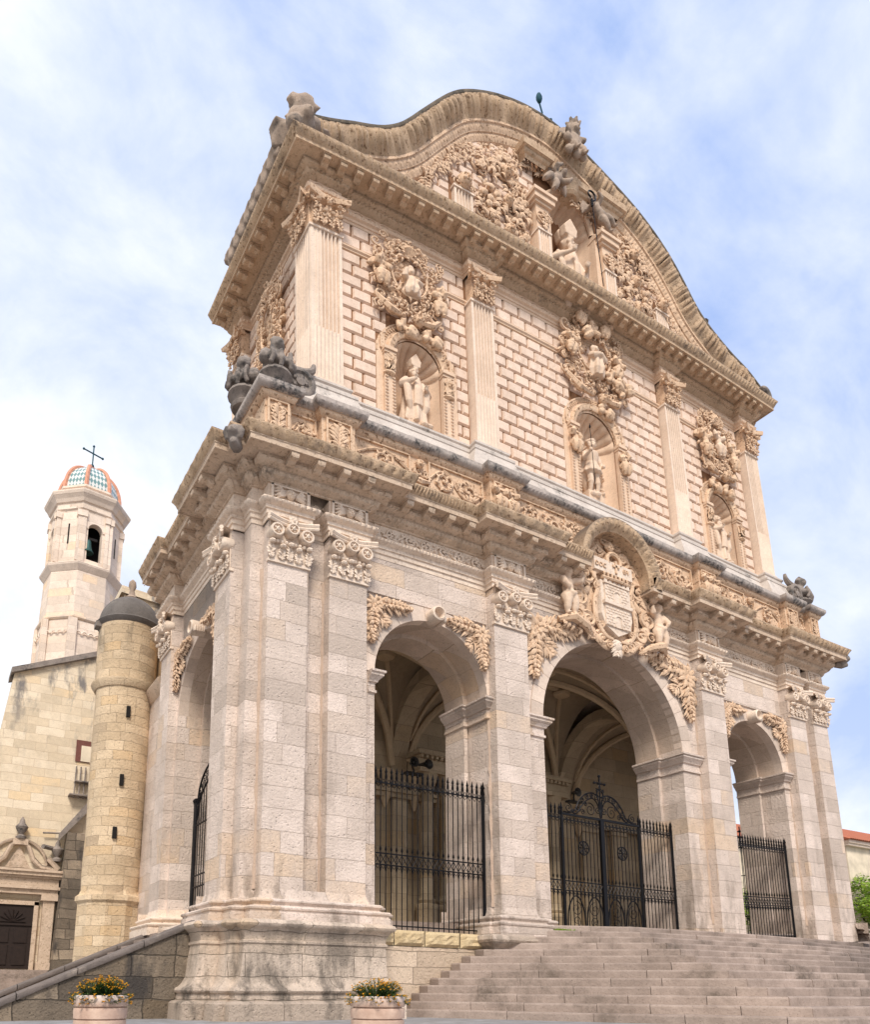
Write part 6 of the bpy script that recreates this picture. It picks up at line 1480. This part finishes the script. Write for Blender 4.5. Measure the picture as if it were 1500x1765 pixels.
ramp('ramp_parapet', .80, -12.0, 1.90, -15.3, .42, 'near sloping dark stone parapet with thick grey coping, behind the left flower tub')
ramp('ramp_parapet', 5.30, -11.5, 2.02, -15.0, .48, 'far sloping parapet, its coping just showing above the nearer one', w=.35)
SS_ = thing('side_stairs', (-13, 3.2, 0), 'side stairs hidden between the two sloping parapets at the left', 'staircase')
for k in range(12):
    mb = MB(); mb.box(-15.2+.31*k, -11.2, 1.23, 5.29, .155*k if k else -.1, .155*(k+1)); mb.build('step', M_STEP, SS_, smooth=False)
# ================================================================ planters
def planter(x, y, r, lbl, flbl, seed):
    random.seed(seed); g = thing('planter', (x, y, 0), lbl, 'planter', 'stone flower tubs in front of the church')
    prof = [(r*.80, 0), (r*.93, .02), (r*.96, .10), (r*.955, .155), (r*.88, .160), (r*.88, .176), (r*.965, .176), (r*.985, .25), (r*.985, .305), (r*.975, .315), (r*.88, .317), (r*.88, .335), (r*.975, .337), (r*1.0, .36), (r*1.0, .45), (r*.98, .475), (r*.94, .485), (r*.88, .478), (r*.86, .42), (r*.86, .36), (0.01, .36)]
    mb = MB(); mb.lathe(prof, c=(x, y), n=48); mb.build('tub', M_POT, g, sharp=35)
    mb = MB(); mb.lathe([(r*.86, .43), (.01, .45)], c=(x, y), n=24); mb.build('soil', M_BARK, g)
    p = thing('flowering_plant', (x, y, .43), flbl, 'plant', 'flowering plants in the tubs')
    st = MB(); lf = MB(); fl = MB()
    for k in range(380):
        a = random.random()*6.3; q = sqrt(random.random())*1.22; R = r*q; h = .04+.215*(1-q*q*.45)*random.uniform(.4, 1.2)
        if q > .95: h = random.uniform(-.10, .06)
        bx, by = x+R*.6*cos(a), y+R*.6*sin(a); tx, ty = x+R*cos(a), y+R*sin(a)
        st.tube([(bx, by, .44), ((bx+tx)/2, (by+ty)/2, .46+h*.8), (tx, ty, .46+h)], .0025, 3)
        for j in range(22):
            t = random.uniform(.05, 1.0); cx_, cy_, c_ = bx+(tx-bx)*t+random.gauss(0, .012), by+(ty-by)*t+random.gauss(0, .012), .455+h*t+random.gauss(0, .008)
            b = random.random()*6.3; e = random.uniform(-.5, .7); L = random.uniform(.018, .036); wd = L*.34
            lf.add([(cx_, cy_, c_), (cx_+L*.5*cos(b)-wd*sin(b), cy_+L*.5*sin(b)+wd*cos(b), c_+L*.5*e), (cx_+L*cos(b), cy_+L*sin(b), c_+L*e*.8), (cx_+L*.5*cos(b)+wd*sin(b), cy_+L*.5*sin(b)-wd*cos(b), c_+L*.5*e)], [(0, 1, 2, 3)])
        if random.random() < .70:
            c0 = (tx, ty, .462+h); s = random.uniform(.014, .023); n0_ = random.random()*6
            for j in range(5):
                b = j*1.257+n0_; tl = random.uniform(-.2, .5); fl.add([c0, (c0[0]+s*cos(b-.5), c0[1]+s*sin(b-.5), c0[2]+s*(.3+tl*cos(b))), (c0[0]+s*1.35*cos(b), c0[1]+s*1.35*sin(b), c0[2]+s*(.35+tl*cos(b))), (c0[0]+s*cos(b+.5), c0[1]+s*sin(b+.5), c0[2]+s*(.3+tl*cos(b)))], [(0, 1, 2, 3)])
            fl.blob(c0, s*.5, 5, 3)
    st.build('stem', M_LEAF, p); lf.build('leaf_mass', M_LEAF, p, smooth=False); fl.build('flower_heads', M_FLOW, p, smooth=False)
planter(-14.48, -2.9, .365, 'round pinkish stone tub with dark grooves in front of the sloping parapet', 'yellow-flowered plant in the left stone tub, before the sloping parapet', 1)
planter(-10.80, -4.2, .405, 'round pinkish stone tub with dark grooves beside the foot of the front steps', 'orange-flowered plant in the right stone tub, beside the front steps, trailing over its rim', 2)
# ================================================================ turret
TU = thing('round_turret', (-11.97, 9.0, 0), 'round yellow sandstone turret with a grey dome and narrow slit windows', 'turret')
TC = (-11.97, 9.0)
mb = MB(); mb.lathe([(.92, -.1), (.92, 2.92), (.95, 2.95), (1.0, 3.0), (1.0, 3.12), (.9, 3.2), (.86, 3.3)], c=TC, n=10); mb.build('base', M_TUR, TU, sharp=20)
rng = random.Random(3); mb = MB()
mb.lathe([(.84, 3.1)]+[(.84+.01*sin(z*2)+.006*(z-3), z) for z in np.linspace(3.3, 9.55, 24)]+[(.90, 9.6)], c=TC, n=48, fn=lambda a, z: 1+.008*sin(a*7+z*3)+.006*sin(a*13-z*7)); mb.build('shaft', M_TUR, TU)
mb = MB(); mb.lathe([(.92, 9.55), (1.03, 9.72), (1.03, 9.78), (.93, 9.82), (.94, 11.7), (.96, 11.75)], c=TC, n=40); mb.build('upper_drum', M_TUR, TU)
mb = MB(); mb.lathe([(.94, 11.68), (1.0, 11.74), (1.05, 11.82), (1.03, 11.86), (.96, 11.88)]+[(.96*cos(t), 11.88+.98*sin(t)) for t in np.linspace(.05, 1.5, 12)], c=TC, n=40); mb.build('dome', M_DOME, TU)
mb = MB(); mb.lathe([(.16, 12.80), (.22, 12.9), (.12, 13.0), (.07, 13.2), (.13, 13.35), (.11, 13.5), (.02, 13.6)], c=TC, n=12); mb.build('finial', M_STATD, TU)
for z, a in ((8.7, -1.62), (6.55, -1.68), (4.95, -1.78), (11.6, -1.0)):
    mb = MB(); r = .90; x, y = TC[0]+r*cos(a), TC[1]+r*sin(a)
    if z < 11:
        mb.box(x-.055, x+.055, y-.05, y+.2, z-.16, z+.18); mb.build('slit_window', M_DARKD, TU, smooth=False)
mb = MB(); mb.box(-13.05, -12.88, 8.75, 9.1, 11.6, 11.78); mb.build('gargoyle', M_GREY, TU, smooth=False)
# ================================================================ bell tower
BT = thing('bell_tower', (-10.6, 30, 0), 'tall pale octagonal bell tower with a tiled dome ribbed in orange and an iron cross', 'bell tower')
BC = (-10.6, 30.0)
def octa(r0, z0, r1, z1, rot=pi/8): return [(r0, z0), (r1, z1)]
mb = MB(); R8 = 2.22
def oct_lathe(mb, prof, rot=pi/8+.12, n=8):
    mb.lathe([(r, z) for r, z in prof], c=BC, n=n, a0=rot, a1=rot+2*pi)
oct_lathe(mb, [(2.62, -.1), (2.55, 17.2)]); oct_lathe(mb, [(2.33, 17.2), (2.17, 24.3)]); mb.build('shaft', M_TOW, BT, smooth=False)
mb = MB(); oct_lathe(mb, [(2.3, 21.0), (2.38, 21.08), (2.38, 21.2), (2.22, 21.26)]); oct_lathe(mb, [(2.2, 24.1), (2.32, 24.25), (2.44, 24.4), (2.47, 24.5), (2.36, 24.6), (2.1, 24.72)]); mb.build('string_course', M_TOW, BT, smooth=False)
mb = MB(); ZB0, ZB1 = 24.7, 28.15; RB = 2.12
rot = pi/8+.12
for k in range(8):
    a0 = rot+k*pi/4; a1 = a0+pi/4; p0 = np.array((BC[0]+RB*cos(a0), BC[1]+RB*sin(a0))); p1 = np.array((BC[0]+RB*cos(a1), BC[1]+RB*sin(a1)))
    L = np.linalg.norm(p1-p0); d = (p1-p0)/L; nn = np.array((d[1], -d[0])); F = Fr(p0, d, nn)
    mid = (p0+p1)/2-np.array(BC); big = (k % 2 == 1)
    ang = atan2(mid[1], mid[0])
    if big:
        walls(mb, F, 0, L, ZB0, ZB1, [(L/2, .42, ZB0+.25, ZB0+2.25)], 0, nseg=12); soffit(mb, F, L/2, .42, ZB0+2.25, 0, -.45, 12, zb=ZB0+.25)
        fbox(mb, F, .3, L/2-.42, -.02, .06, ZB0+2.2, ZB0+2.3); fbox(mb, F, L/2+.42, L-.3, -.02, .06, ZB0+2.2, ZB0+2.3)
    else: walls(mb, F, 0, L, ZB0, ZB1, [], 0)
    for u in (.02, L-.24): fbox(mb, F, u, u+.22, -.05, .08, ZB0, ZB1-.2); fbox(mb, F, u-.03, u+.25, -.05, .14, ZB1-.55, ZB1-.15)
    s = MB(); 
    if not big: fbox(s, F, L/2-.04, L/2+.04, -.1, .012, ZB0+1.2, ZB0+2.5); s.build('slit_window', M_DARKD, BT, smooth=False)
mb.build('belfry', M_TOW, BT, smooth=False)
mb = MB(); oct_lathe(mb, [(1.5, ZB0), (1.5, ZB0+3.6)]); mb.build('inner_core', M_DARKD, BT, smooth=False) if False else None
mb = MB(); oct_lathe(mb, [(2.1, ZB1-.1), (2.22, ZB1), (2.22, ZB1+.1), (2.16, ZB1+.12), (2.16, ZB1+.4), (2.26, ZB1+.45), (2.36, ZB1+.65), (2.52, ZB1+.85), (2.58, ZB1+1.0), (2.58, ZB1+1.08), (2.1, ZB1+1.2), (1.85, ZB1+1.22), (1.85, ZB1+1.6), (1.95, ZB1+1.65), (1.95, ZB1+1.78), (.5, ZB1+1.8)]); mb.build('cornice', M_TOW, BT, smooth=False)
for k in range(8):      # tiled dome segments and orange ribs
    a0 = rot+k*pi/4; a1 = a0+pi/4; mb = MB(); V = []; uv = []; n = 12
    for i in range(n+1):
        t = i/n*pi/2*.97; r = 1.80*cos(t)**.85; z = ZB1+1.8+2.15*sin(t)
        for j in range(5):
            s = j/4; V.append((BC[0]+r*(cos(a0)*(1-s)+cos(a1)*s), BC[1]+r*(sin(a0)*(1-s)+sin(a1)*s), z)); uv.append(((s-.5)*max(.1, cos(t))*9+50, i*.8))
    mb.grid(V, n+1, 5); o = mb.build('dome_segment', M_TILE, BT) if 'M_TILE' in globals() else mb.build('dome_segment', m_tiles(), BT)
    globals()['M_TILE'] = o.data.materials[0]
    ul = o.data.uv_layers.new(name='uv')
    for l in o.data.loops: ul.data[l.index].uv = uv[l.vertex_index]
    mb = MB(); mb.tube([(BC[0]+(1.83*cos(t)**.85)*cos(a0), BC[1]+(1.83*cos(t)**.85)*sin(a0), ZB1+1.78+2.2*sin(t)) for t in np.linspace(0, pi/2*.97, 12)], .13, 6); mb.build('dome_rib', M_TERRA, BT)
mb = MB(); mb.lathe([(.30, ZB1+3.75), (.28, ZB1+4.0), (.2, ZB1+4.2), (.24, ZB1+4.25), (.02, ZB1+4.35)], c=BC, n=10); mb.build('lantern', M_TERRA, BT)
mb = MB(); ZT = ZB1+4.35; mb.blob((BC[0], BC[1], ZT+.1), .12); mb.tube([(BC[0], BC[1], ZT), (BC[0], BC[1], ZT+1.5)], .045, 6); mb.tube([(BC[0]-.62, BC[1]-.2, ZT+1.0), (BC[0]+.62, BC[1]+.2, ZT+1.0)], .045, 6)
for p in ((BC[0]-.62, BC[1]-.2, ZT+1.0), (BC[0]+.62, BC[1]+.2, ZT+1.0), (BC[0], BC[1], ZT+1.53)): mb.blob(p, .08)
mb.build('cross', M_BLUEI, BT)
a_f = rot+5*pi/4+pi/8
bx, by = BC[0]+1.75*cos(-pi/2-.05), BC[1]+1.75*sin(-pi/2-.05)
mb = MB(); mb.lathe([(.0, 26.35), (.12, 26.33), (.17, 26.2), (.2, 25.9), (.27, 25.65), (.34, 25.55), (.33, 25.5), (.25, 25.55), (.02, 25.6)], c=(bx, by), n=16); mb.build('bell', M_BRONZE, BT)
mb = MB(); mb.box(bx-.5, bx+.5, by-.06, by+.06, 26.35, 26.5); mb.build('bell_beam', M_DARKD, BT, smooth=False)
mb = MB(); mb.box(BC[0]-1.2, BC[0]+1.2, BC[1]-.6, BC[1]+1.5, ZB0, ZB1); mb.build('belfry_core', M_DARKD, BT, smooth=False)
mb = MB()      # blind arcade at the lower level
for k in range(8):
    a0 = rot+k*pi/4; a1 = a0+pi/4; p0 = np.array((BC[0]+2.38*cos(a0), BC[1]+2.38*sin(a0))); p1 = np.array((BC[0]+2.38*cos(a1), BC[1]+2.38*sin(a1)))
    L = np.linalg.norm(p1-p0); d = (p1-p0)/L; F = Fr(p0, d, (d[1], -d[0]))
    for j in range(4): mb.tube([F(L*(.2+.2*j)+.15*cos(t), 0, 20.1+.15*sin(t)) for t in np.linspace(0, pi, 8)], .045, 4)
    fbox(mb, F, 0, .25, -.1, .05, 17.5, 21.0); fbox(mb, F, L-.25, L, -.1, .05, 17.5, 21.0)
mb.build('blind_arcade', M_TOW, BT)
# ================================================================ side wing with its small portal
WG = thing('side_wing', (-13, 20, 0), 'plain yellowish stone building with dark stains, sloping top and small baroque doorway at left', 'building'); YW2 = 20
mb = MB(); P = [(-15.6, -.1), (-15.6, 6), (-15.35, 9.2), (-15.2, 9.3), (-15.0, 11.0), (-14.75, 11.4), (-14.45, 14.0), (-11.2, 15.4), (-8, 16.8), (-8, -.1)]
k = len(P); V = [(x, YW2, z) for x, z in P]+[(x, YW2+1.2, z) for x, z in P]; mb.add(V, [tuple(range(k)), tuple(range(2*k-1, k-1, -1))]+[(i, k+i, k+(i+1) % k, (i+1) % k) for i in range(k)]); mb.build('wall', M_WING, WG, smooth=False)
mb = MB(); mb.add([(-14.6, YW2-.2, 13.9), (-8, YW2-.2, 16.8), (-8, YW2-.2, 17.05), (-14.6, YW2-.2, 14.15), (-14.6, YW2+1.2, 13.9), (-8, YW2+1.2, 16.8), (-8, YW2+1.2, 17.05), (-14.6, YW2+1.2, 14.15)], [(0, 1, 2, 3), (3, 2, 6, 7), (0, 3, 7, 4), (0, 4, 5, 1)]); mb.build('coping', M_GREY, WG, smooth=False)
mb = MB(); mb.box(-18, -15.6, YW2+.5, YW2+4, -.1, 9.0); mb.box(-18, -15.5, YW2+.3, YW2+4.2, 9.0, 9.2); mb.build('low_annex', M_WING, WG, smooth=False)
mb = MB(); mb.box(-11.62, -11.0, YW2-.06, YW2+.3, 10.35, 11.35); mb.build('window', M_TERRAD, WG, smooth=False) if 'M_TERRAD' in globals() else mb.build('window', plain('dull_red_reveal', (.16, .06, .045)), WG, smooth=False)
mb = MB(); mb.box(-11.40, -10.98, YW2-.08, YW2+.2, 10.37, 11.1); mb.build('shutter', M_PLAST, WG, smooth=False)
mb = MB()
for k in range(5): mb.tube([(-11.6+.2*k, YW2-.3, 8.6), (-11.55+.2*k, YW2-.1, 10.1)], .03, 4)
mb.box(-11.8, -10.7, YW2-.5, YW2, 8.7, 8.76); mb.box(-11.6, -10.7, YW2-.4, YW2, 9.35, 9.4)
mb.add([(-12.1, YW2-.5, 6.9), (-10.9, YW2-.5, 8.6), (-10.9, YW2-.1, 8.6), (-12.1, YW2-.1, 6.9), (-12.1, YW2-.5, 6.6), (-10.9, YW2-.5, 8.1)], [(0, 1, 2, 3), (0, 4, 5, 1)]); mb.tube([(-12.7, YW2-.2, 6.95), (-12.0, YW2-.2, 7.0)], .04, 5); mb.tube([(-12.7, YW2-.6, 6.3), (-12.0, YW2, 6.3)], .10, 6); mb.build('old_bracket', M_GREY, WG, smooth=False)
# buttress, dark and stained
mb = MB(); mb.add([(-12.05, YW2-1.2, -.1), (-10.8, YW2-1.2, -.1), (-10.8, YW2-.6, 7.0), (-11.75, YW2-.6, 7.0), (-11.85, YW2-.9, 4.5), (-12.05, YW2, -.1), (-10.8, YW2, -.1), (-10.8, YW2, 7.0), (-11.75, YW2, 7.0), (-11.85, YW2, 4.5)], [(0, 1, 2, 3, 4), (0, 4, 9, 5), (4, 3, 8, 9), (3, 2, 7, 8), (1, 6, 7, 2)]); mb.build('buttress', M_RUIN, WG, smooth=False)
PX = -13.55        # doorway axis
mb = MB(); mb.box(PX-.78, PX+.78, YW2-.12, YW2+.1, 1.25, 3.85); mb.build('door', M_DOOR, WG, smooth=False)
mb = MB()
for k in range(9): a = pi*k/8; mb.tube([(PX, YW2-.16, 3.15), (PX+.5*cos(a), YW2-.16, 3.15+.5*sin(a))], .02, 4)
mb.box(PX-.78, PX+.78, YW2-.18, YW2-.1, 3.0, 3.08); mb.box(PX-.6, PX-.1, YW2-.16, YW2-.1, 1.4, 2.2); mb.box(PX+.1, PX+.6, YW2-.16, YW2-.1, 1.4, 2.2); mb.box(PX+.1, PX+.6, YW2-.16, YW2-.1, 2.3, 2.9); mb.box(PX-.6, PX-.1, YW2-.16, YW2-.1, 2.3, 2.9); mb.build('door_carving', M_DOOR, WG, smooth=False)
mb = MB()
for s in (-1, 1):
    mb.box(*sorted((PX+s*.78, PX+s*.95)), YW2-.2, YW2, 1.2, 4.0); mb.box(*sorted((PX+s*1.1, PX+s*1.55)), YW2-.35, YW2, 1.2, 4.1); mb.box(*sorted((PX+s*1.02, PX+s*1.63)), YW2-.42, YW2, 1.2, 1.5); mb.box(*sorted((PX+s*1.0, PX+s*1.66)), YW2-.45, YW2, 4.05, 4.3)
mb.box(PX-.95, PX+.95, YW2-.2, YW2, 3.85, 4.02)
for z0, z1, e in ((4.3, 4.5, 0), (4.5, 4.62, .12), (4.62, 4.95, 0), (4.95, 5.05, .1), (5.05, 5.2, .22), (5.2, 5.3, .3)): mb.box(PX-1.65-e, PX+1.65+e, YW2-.38-e, YW2, z0, z1)
mb.build('door_surround', M_CORN, WG, smooth=False)
mb = MB(); Fw = Fr((PX, YW2), (1, 0), (0, -1))
for s in (-1, 1):
    mb.tube([Fw(s*a, .2, z) for a, z in ((1.5, 5.38), (.9, 5.45), (.55, 5.8), (.35, 6.3), (.15, 6.45))], [.1, .12, .11, .09, .08], 7)
    mb.tube([Fw(s*1.15*cos(t), .08, 5.45+1.15*sin(t)) for t in np.linspace(.1, 1.4, 10)], .07, 6)
    mb.tube([Fw(s*1.15, .25, 5.85), Fw(s*1.6, .25, 5.4)], .12, 6)
mb.box(PX-.3, PX+.3, YW2-.3, YW2, 6.35, 6.6); mb.add([(PX-.5, YW2-.12, 5.4), (PX+.5, YW2-.12, 5.4), (PX, YW2-.12, 6.3)], [(0, 1, 2)])
mb.build('pediment', M_CORN, WG)
mb = MB()
for x, z in ((PX, 6.6), (PX+1.5, 5.75), (PX-1.5, 5.75)): mb.lathe([(.2, z), (.22, z+.1), (.08, z+.2), (.22, z+.4), (.26, z+.52), (.12, z+.68), (.1, z+.8), (.02, z+.95)], c=(x, YW2-.2), n=10)
mb.build('urn_finial', M_GREY, WG)
for k in range(7): mb = MB(); mb.box(-16, -12.1, YW2-.5-.34*(k+1), YW2, -.1, 1.2-.17*k); mb.build('step', M_STEP, WG, smooth=False)
mb = MB(); mb.box(-11.2, -8.0, 14.05, 16.5, -.1, 15.75); mb.add([(-11.35, 13.9, 15.75), (-8, 13.9, 15.5), (-8, 16.7, 15.5), (-11.35, 16.7, 15.75), (-11.35, 13.9, 16.05), (-8, 13.9, 15.8), (-8, 16.7, 15.8), (-11.35, 16.7, 16.05)], [(0, 1, 5, 4), (4, 5, 6, 7), (0, 4, 7, 3)]); mb.build('nave_corner', M_WING, WG, smooth=False)
# ================================================================ ground and right background
mb = MB(); mb.add([(-400, -400, 0), (400, -400, 0), (400, 400, 0), (-400, 400, 0)], [(0, 1, 2, 3)]); tag(mb.build('ground', m_ground(), None, smooth=False), kind='structure')
M_ROOF = m_roof()
mb = MB(); mb.box(19, 140, 9.5, 140, -.1, 3.35); tag(mb.build('raised_terrace_ground', M_STEP, None, smooth=False), kind='structure')
def house(name, x0, x1, y0, y1, zt, zr, mat, lbl, wins, zb=3.3, mat2=None, ridge=None):
    g = thing(name, ((x0+x1)/2, y0, zb), lbl, 'house')
    mb = MB(); mb.box(x0, x1, y0, y1, zb, zt); mb.build('wall', mat, g, smooth=False)
    if mat2: mb = MB(); mb.box(x0+(x1-x0)*.16, x1+.05, y0-.06, y0, zb, zt-.02); mb.build('painted_wall', mat2, g, smooth=False)
    mb = MB(); mb.box(x0-.25, x1+.25, y0-.3, y0, zt-.35, zt-.2); mb.box(x0-.3, x1+.3, y0-.4, y0, zt-.2, zt); mb.build('cornice', M_CARVL, g, smooth=False)
    mb = MB(); e = .45
    n = int((x1-x0+2*e)/.24)
    V = []
    for i in range(n*4+1):
        x = x0-e+(x1-x0+2*e)*i/(n*4); h = .07*abs(sin(i*pi/4))
        V += [(x, y0-.55, zt+h), (x, (y0+y1)/2, zr+h)]
    mb.grid(V, n*4+1, 2); mb.add([(x0-e, y0-.55, zt), (x1+e, y0-.55, zt), (x1+e, y1, zt), (x0-e, y1, zt)], [(0, 1, 2, 3)])
    for x in (x0-e, x1+e): mb.add([(x, y0-.55, zt), (x, y1, zt), (x, (y0+y1)/2, zr)], [(0, 1, 2)])
    mb.add([(x0-e, y1, zt), (x1+e, y1, zt), (x1+e, (y0+y1)/2, zr), (x0-e, (y0+y1)/2, zr)], [(0, 1, 2, 3)])
    mb.build('roof', M_ROOF, g)
    for (x, z, w_, h) in wins:
        mb = MB(); mb.box(x-w_/2-.1, x+w_/2+.1, y0-.1, y0, z-h/2-.1, z+h/2+.1); f = mb.build('window', M_CARVL, g, smooth=False)
        mb = MB(); mb.box(x-w_/2, x+w_/2, y0-.12, y0-.09, z-h/2, z+h/2); mb.build('shutter', M_BLUEI, f, smooth=False, org=ORG[g])
    return g
house('house', 21.0, 31.0, 12, 20, 8.9, 11.2, M_PLAST, 'cream house with red tiled roof seen through the right front arch', [(24.3, 7.4, .8, 1.5), (24.2, 5.4, .9, 1.6), (27, 7.4, .8, 1.5)])
house('house', 34.6, 52.0, 12, 22, 9.95, 12.6, M_PLAST, 'cream and pale blue house with red tiled roof at the far right edge', [(41, 7, 1, 1.8)], mat2=M_PLASTB)
def tree(name, x, y, z0, R, H, lbl, mat, n=9500, leaf=.17, cat='tree', squash=1.0, seed=1):
    random.seed(seed); g = thing(name, (x, y, z0), lbl, cat)
    tk = MB(); tk.tube([(x, y, z0-.3), (x+.05, y, z0+H*.25), (x-.05, y, z0+H*.45)], [.13, .10, .08], 8)
    cl = []
    for k in range(26):
        a = random.random()*6.3; q = sqrt(random.random()); b = random.uniform(-.8, 1)
        c = (x+R*q*cos(a)*.85, y+R*q*sin(a)*.85, z0+H*.62+H*.33*b*squash*sqrt(max(.1, 1-q*q))); cl.append((c, R*random.uniform(.22, .42)))
        if k < 9: tk.tube([(x, y, z0+H*.35), ((x+c[0])/2, (y+c[1])/2, (z0+H*.4+c[2])/2), c], [.06, .04, .015], 5)
    tk.build('trunk', M_BARK, g)
    lf = MB()
    for k in range(n):
        c, r = random.choice(cl); v = np.array([random.gauss(0, 1) for _ in range(3)]); v /= np.linalg.norm(v); p = np.array(c)+v*r*random.uniform(.5, 1.05)
        a = random.random()*6.3; t = np.array((cos(a), sin(a), random.uniform(-.6, .3))); s = np.cross(t, v); s /= np.linalg.norm(s)+1e-9; L = leaf*random.uniform(.6, 1.3)
        lf.add([p, p+t*L*.5+s*L*.25, p+t*L, p+t*L*.5-s*L*.25], [(0, 1, 2, 3)])
    lf.build('crown', mat, g, smooth=False); return g
tree('leafy_tree', 35.7, 12.0-.8, 1.6, 2.5, 6.0, 'bright yellow-green tree at the right edge beside the last pier', M_LIME, seed=4)
tree('leafy_tree', 38.2, 11.4, 3.3, 2.0, 4.0, 'bright green tree cut by the right edge, before the pale blue wall', M_LIME, seed=6)
tree('hedge_shrub', 23.3, 11.2, 3.0, 2.2, 3.1, 'dense bright green shrub behind the grille of the right front arch', M_LIME, n=6500, leaf=.14, cat='shrub', seed=8)
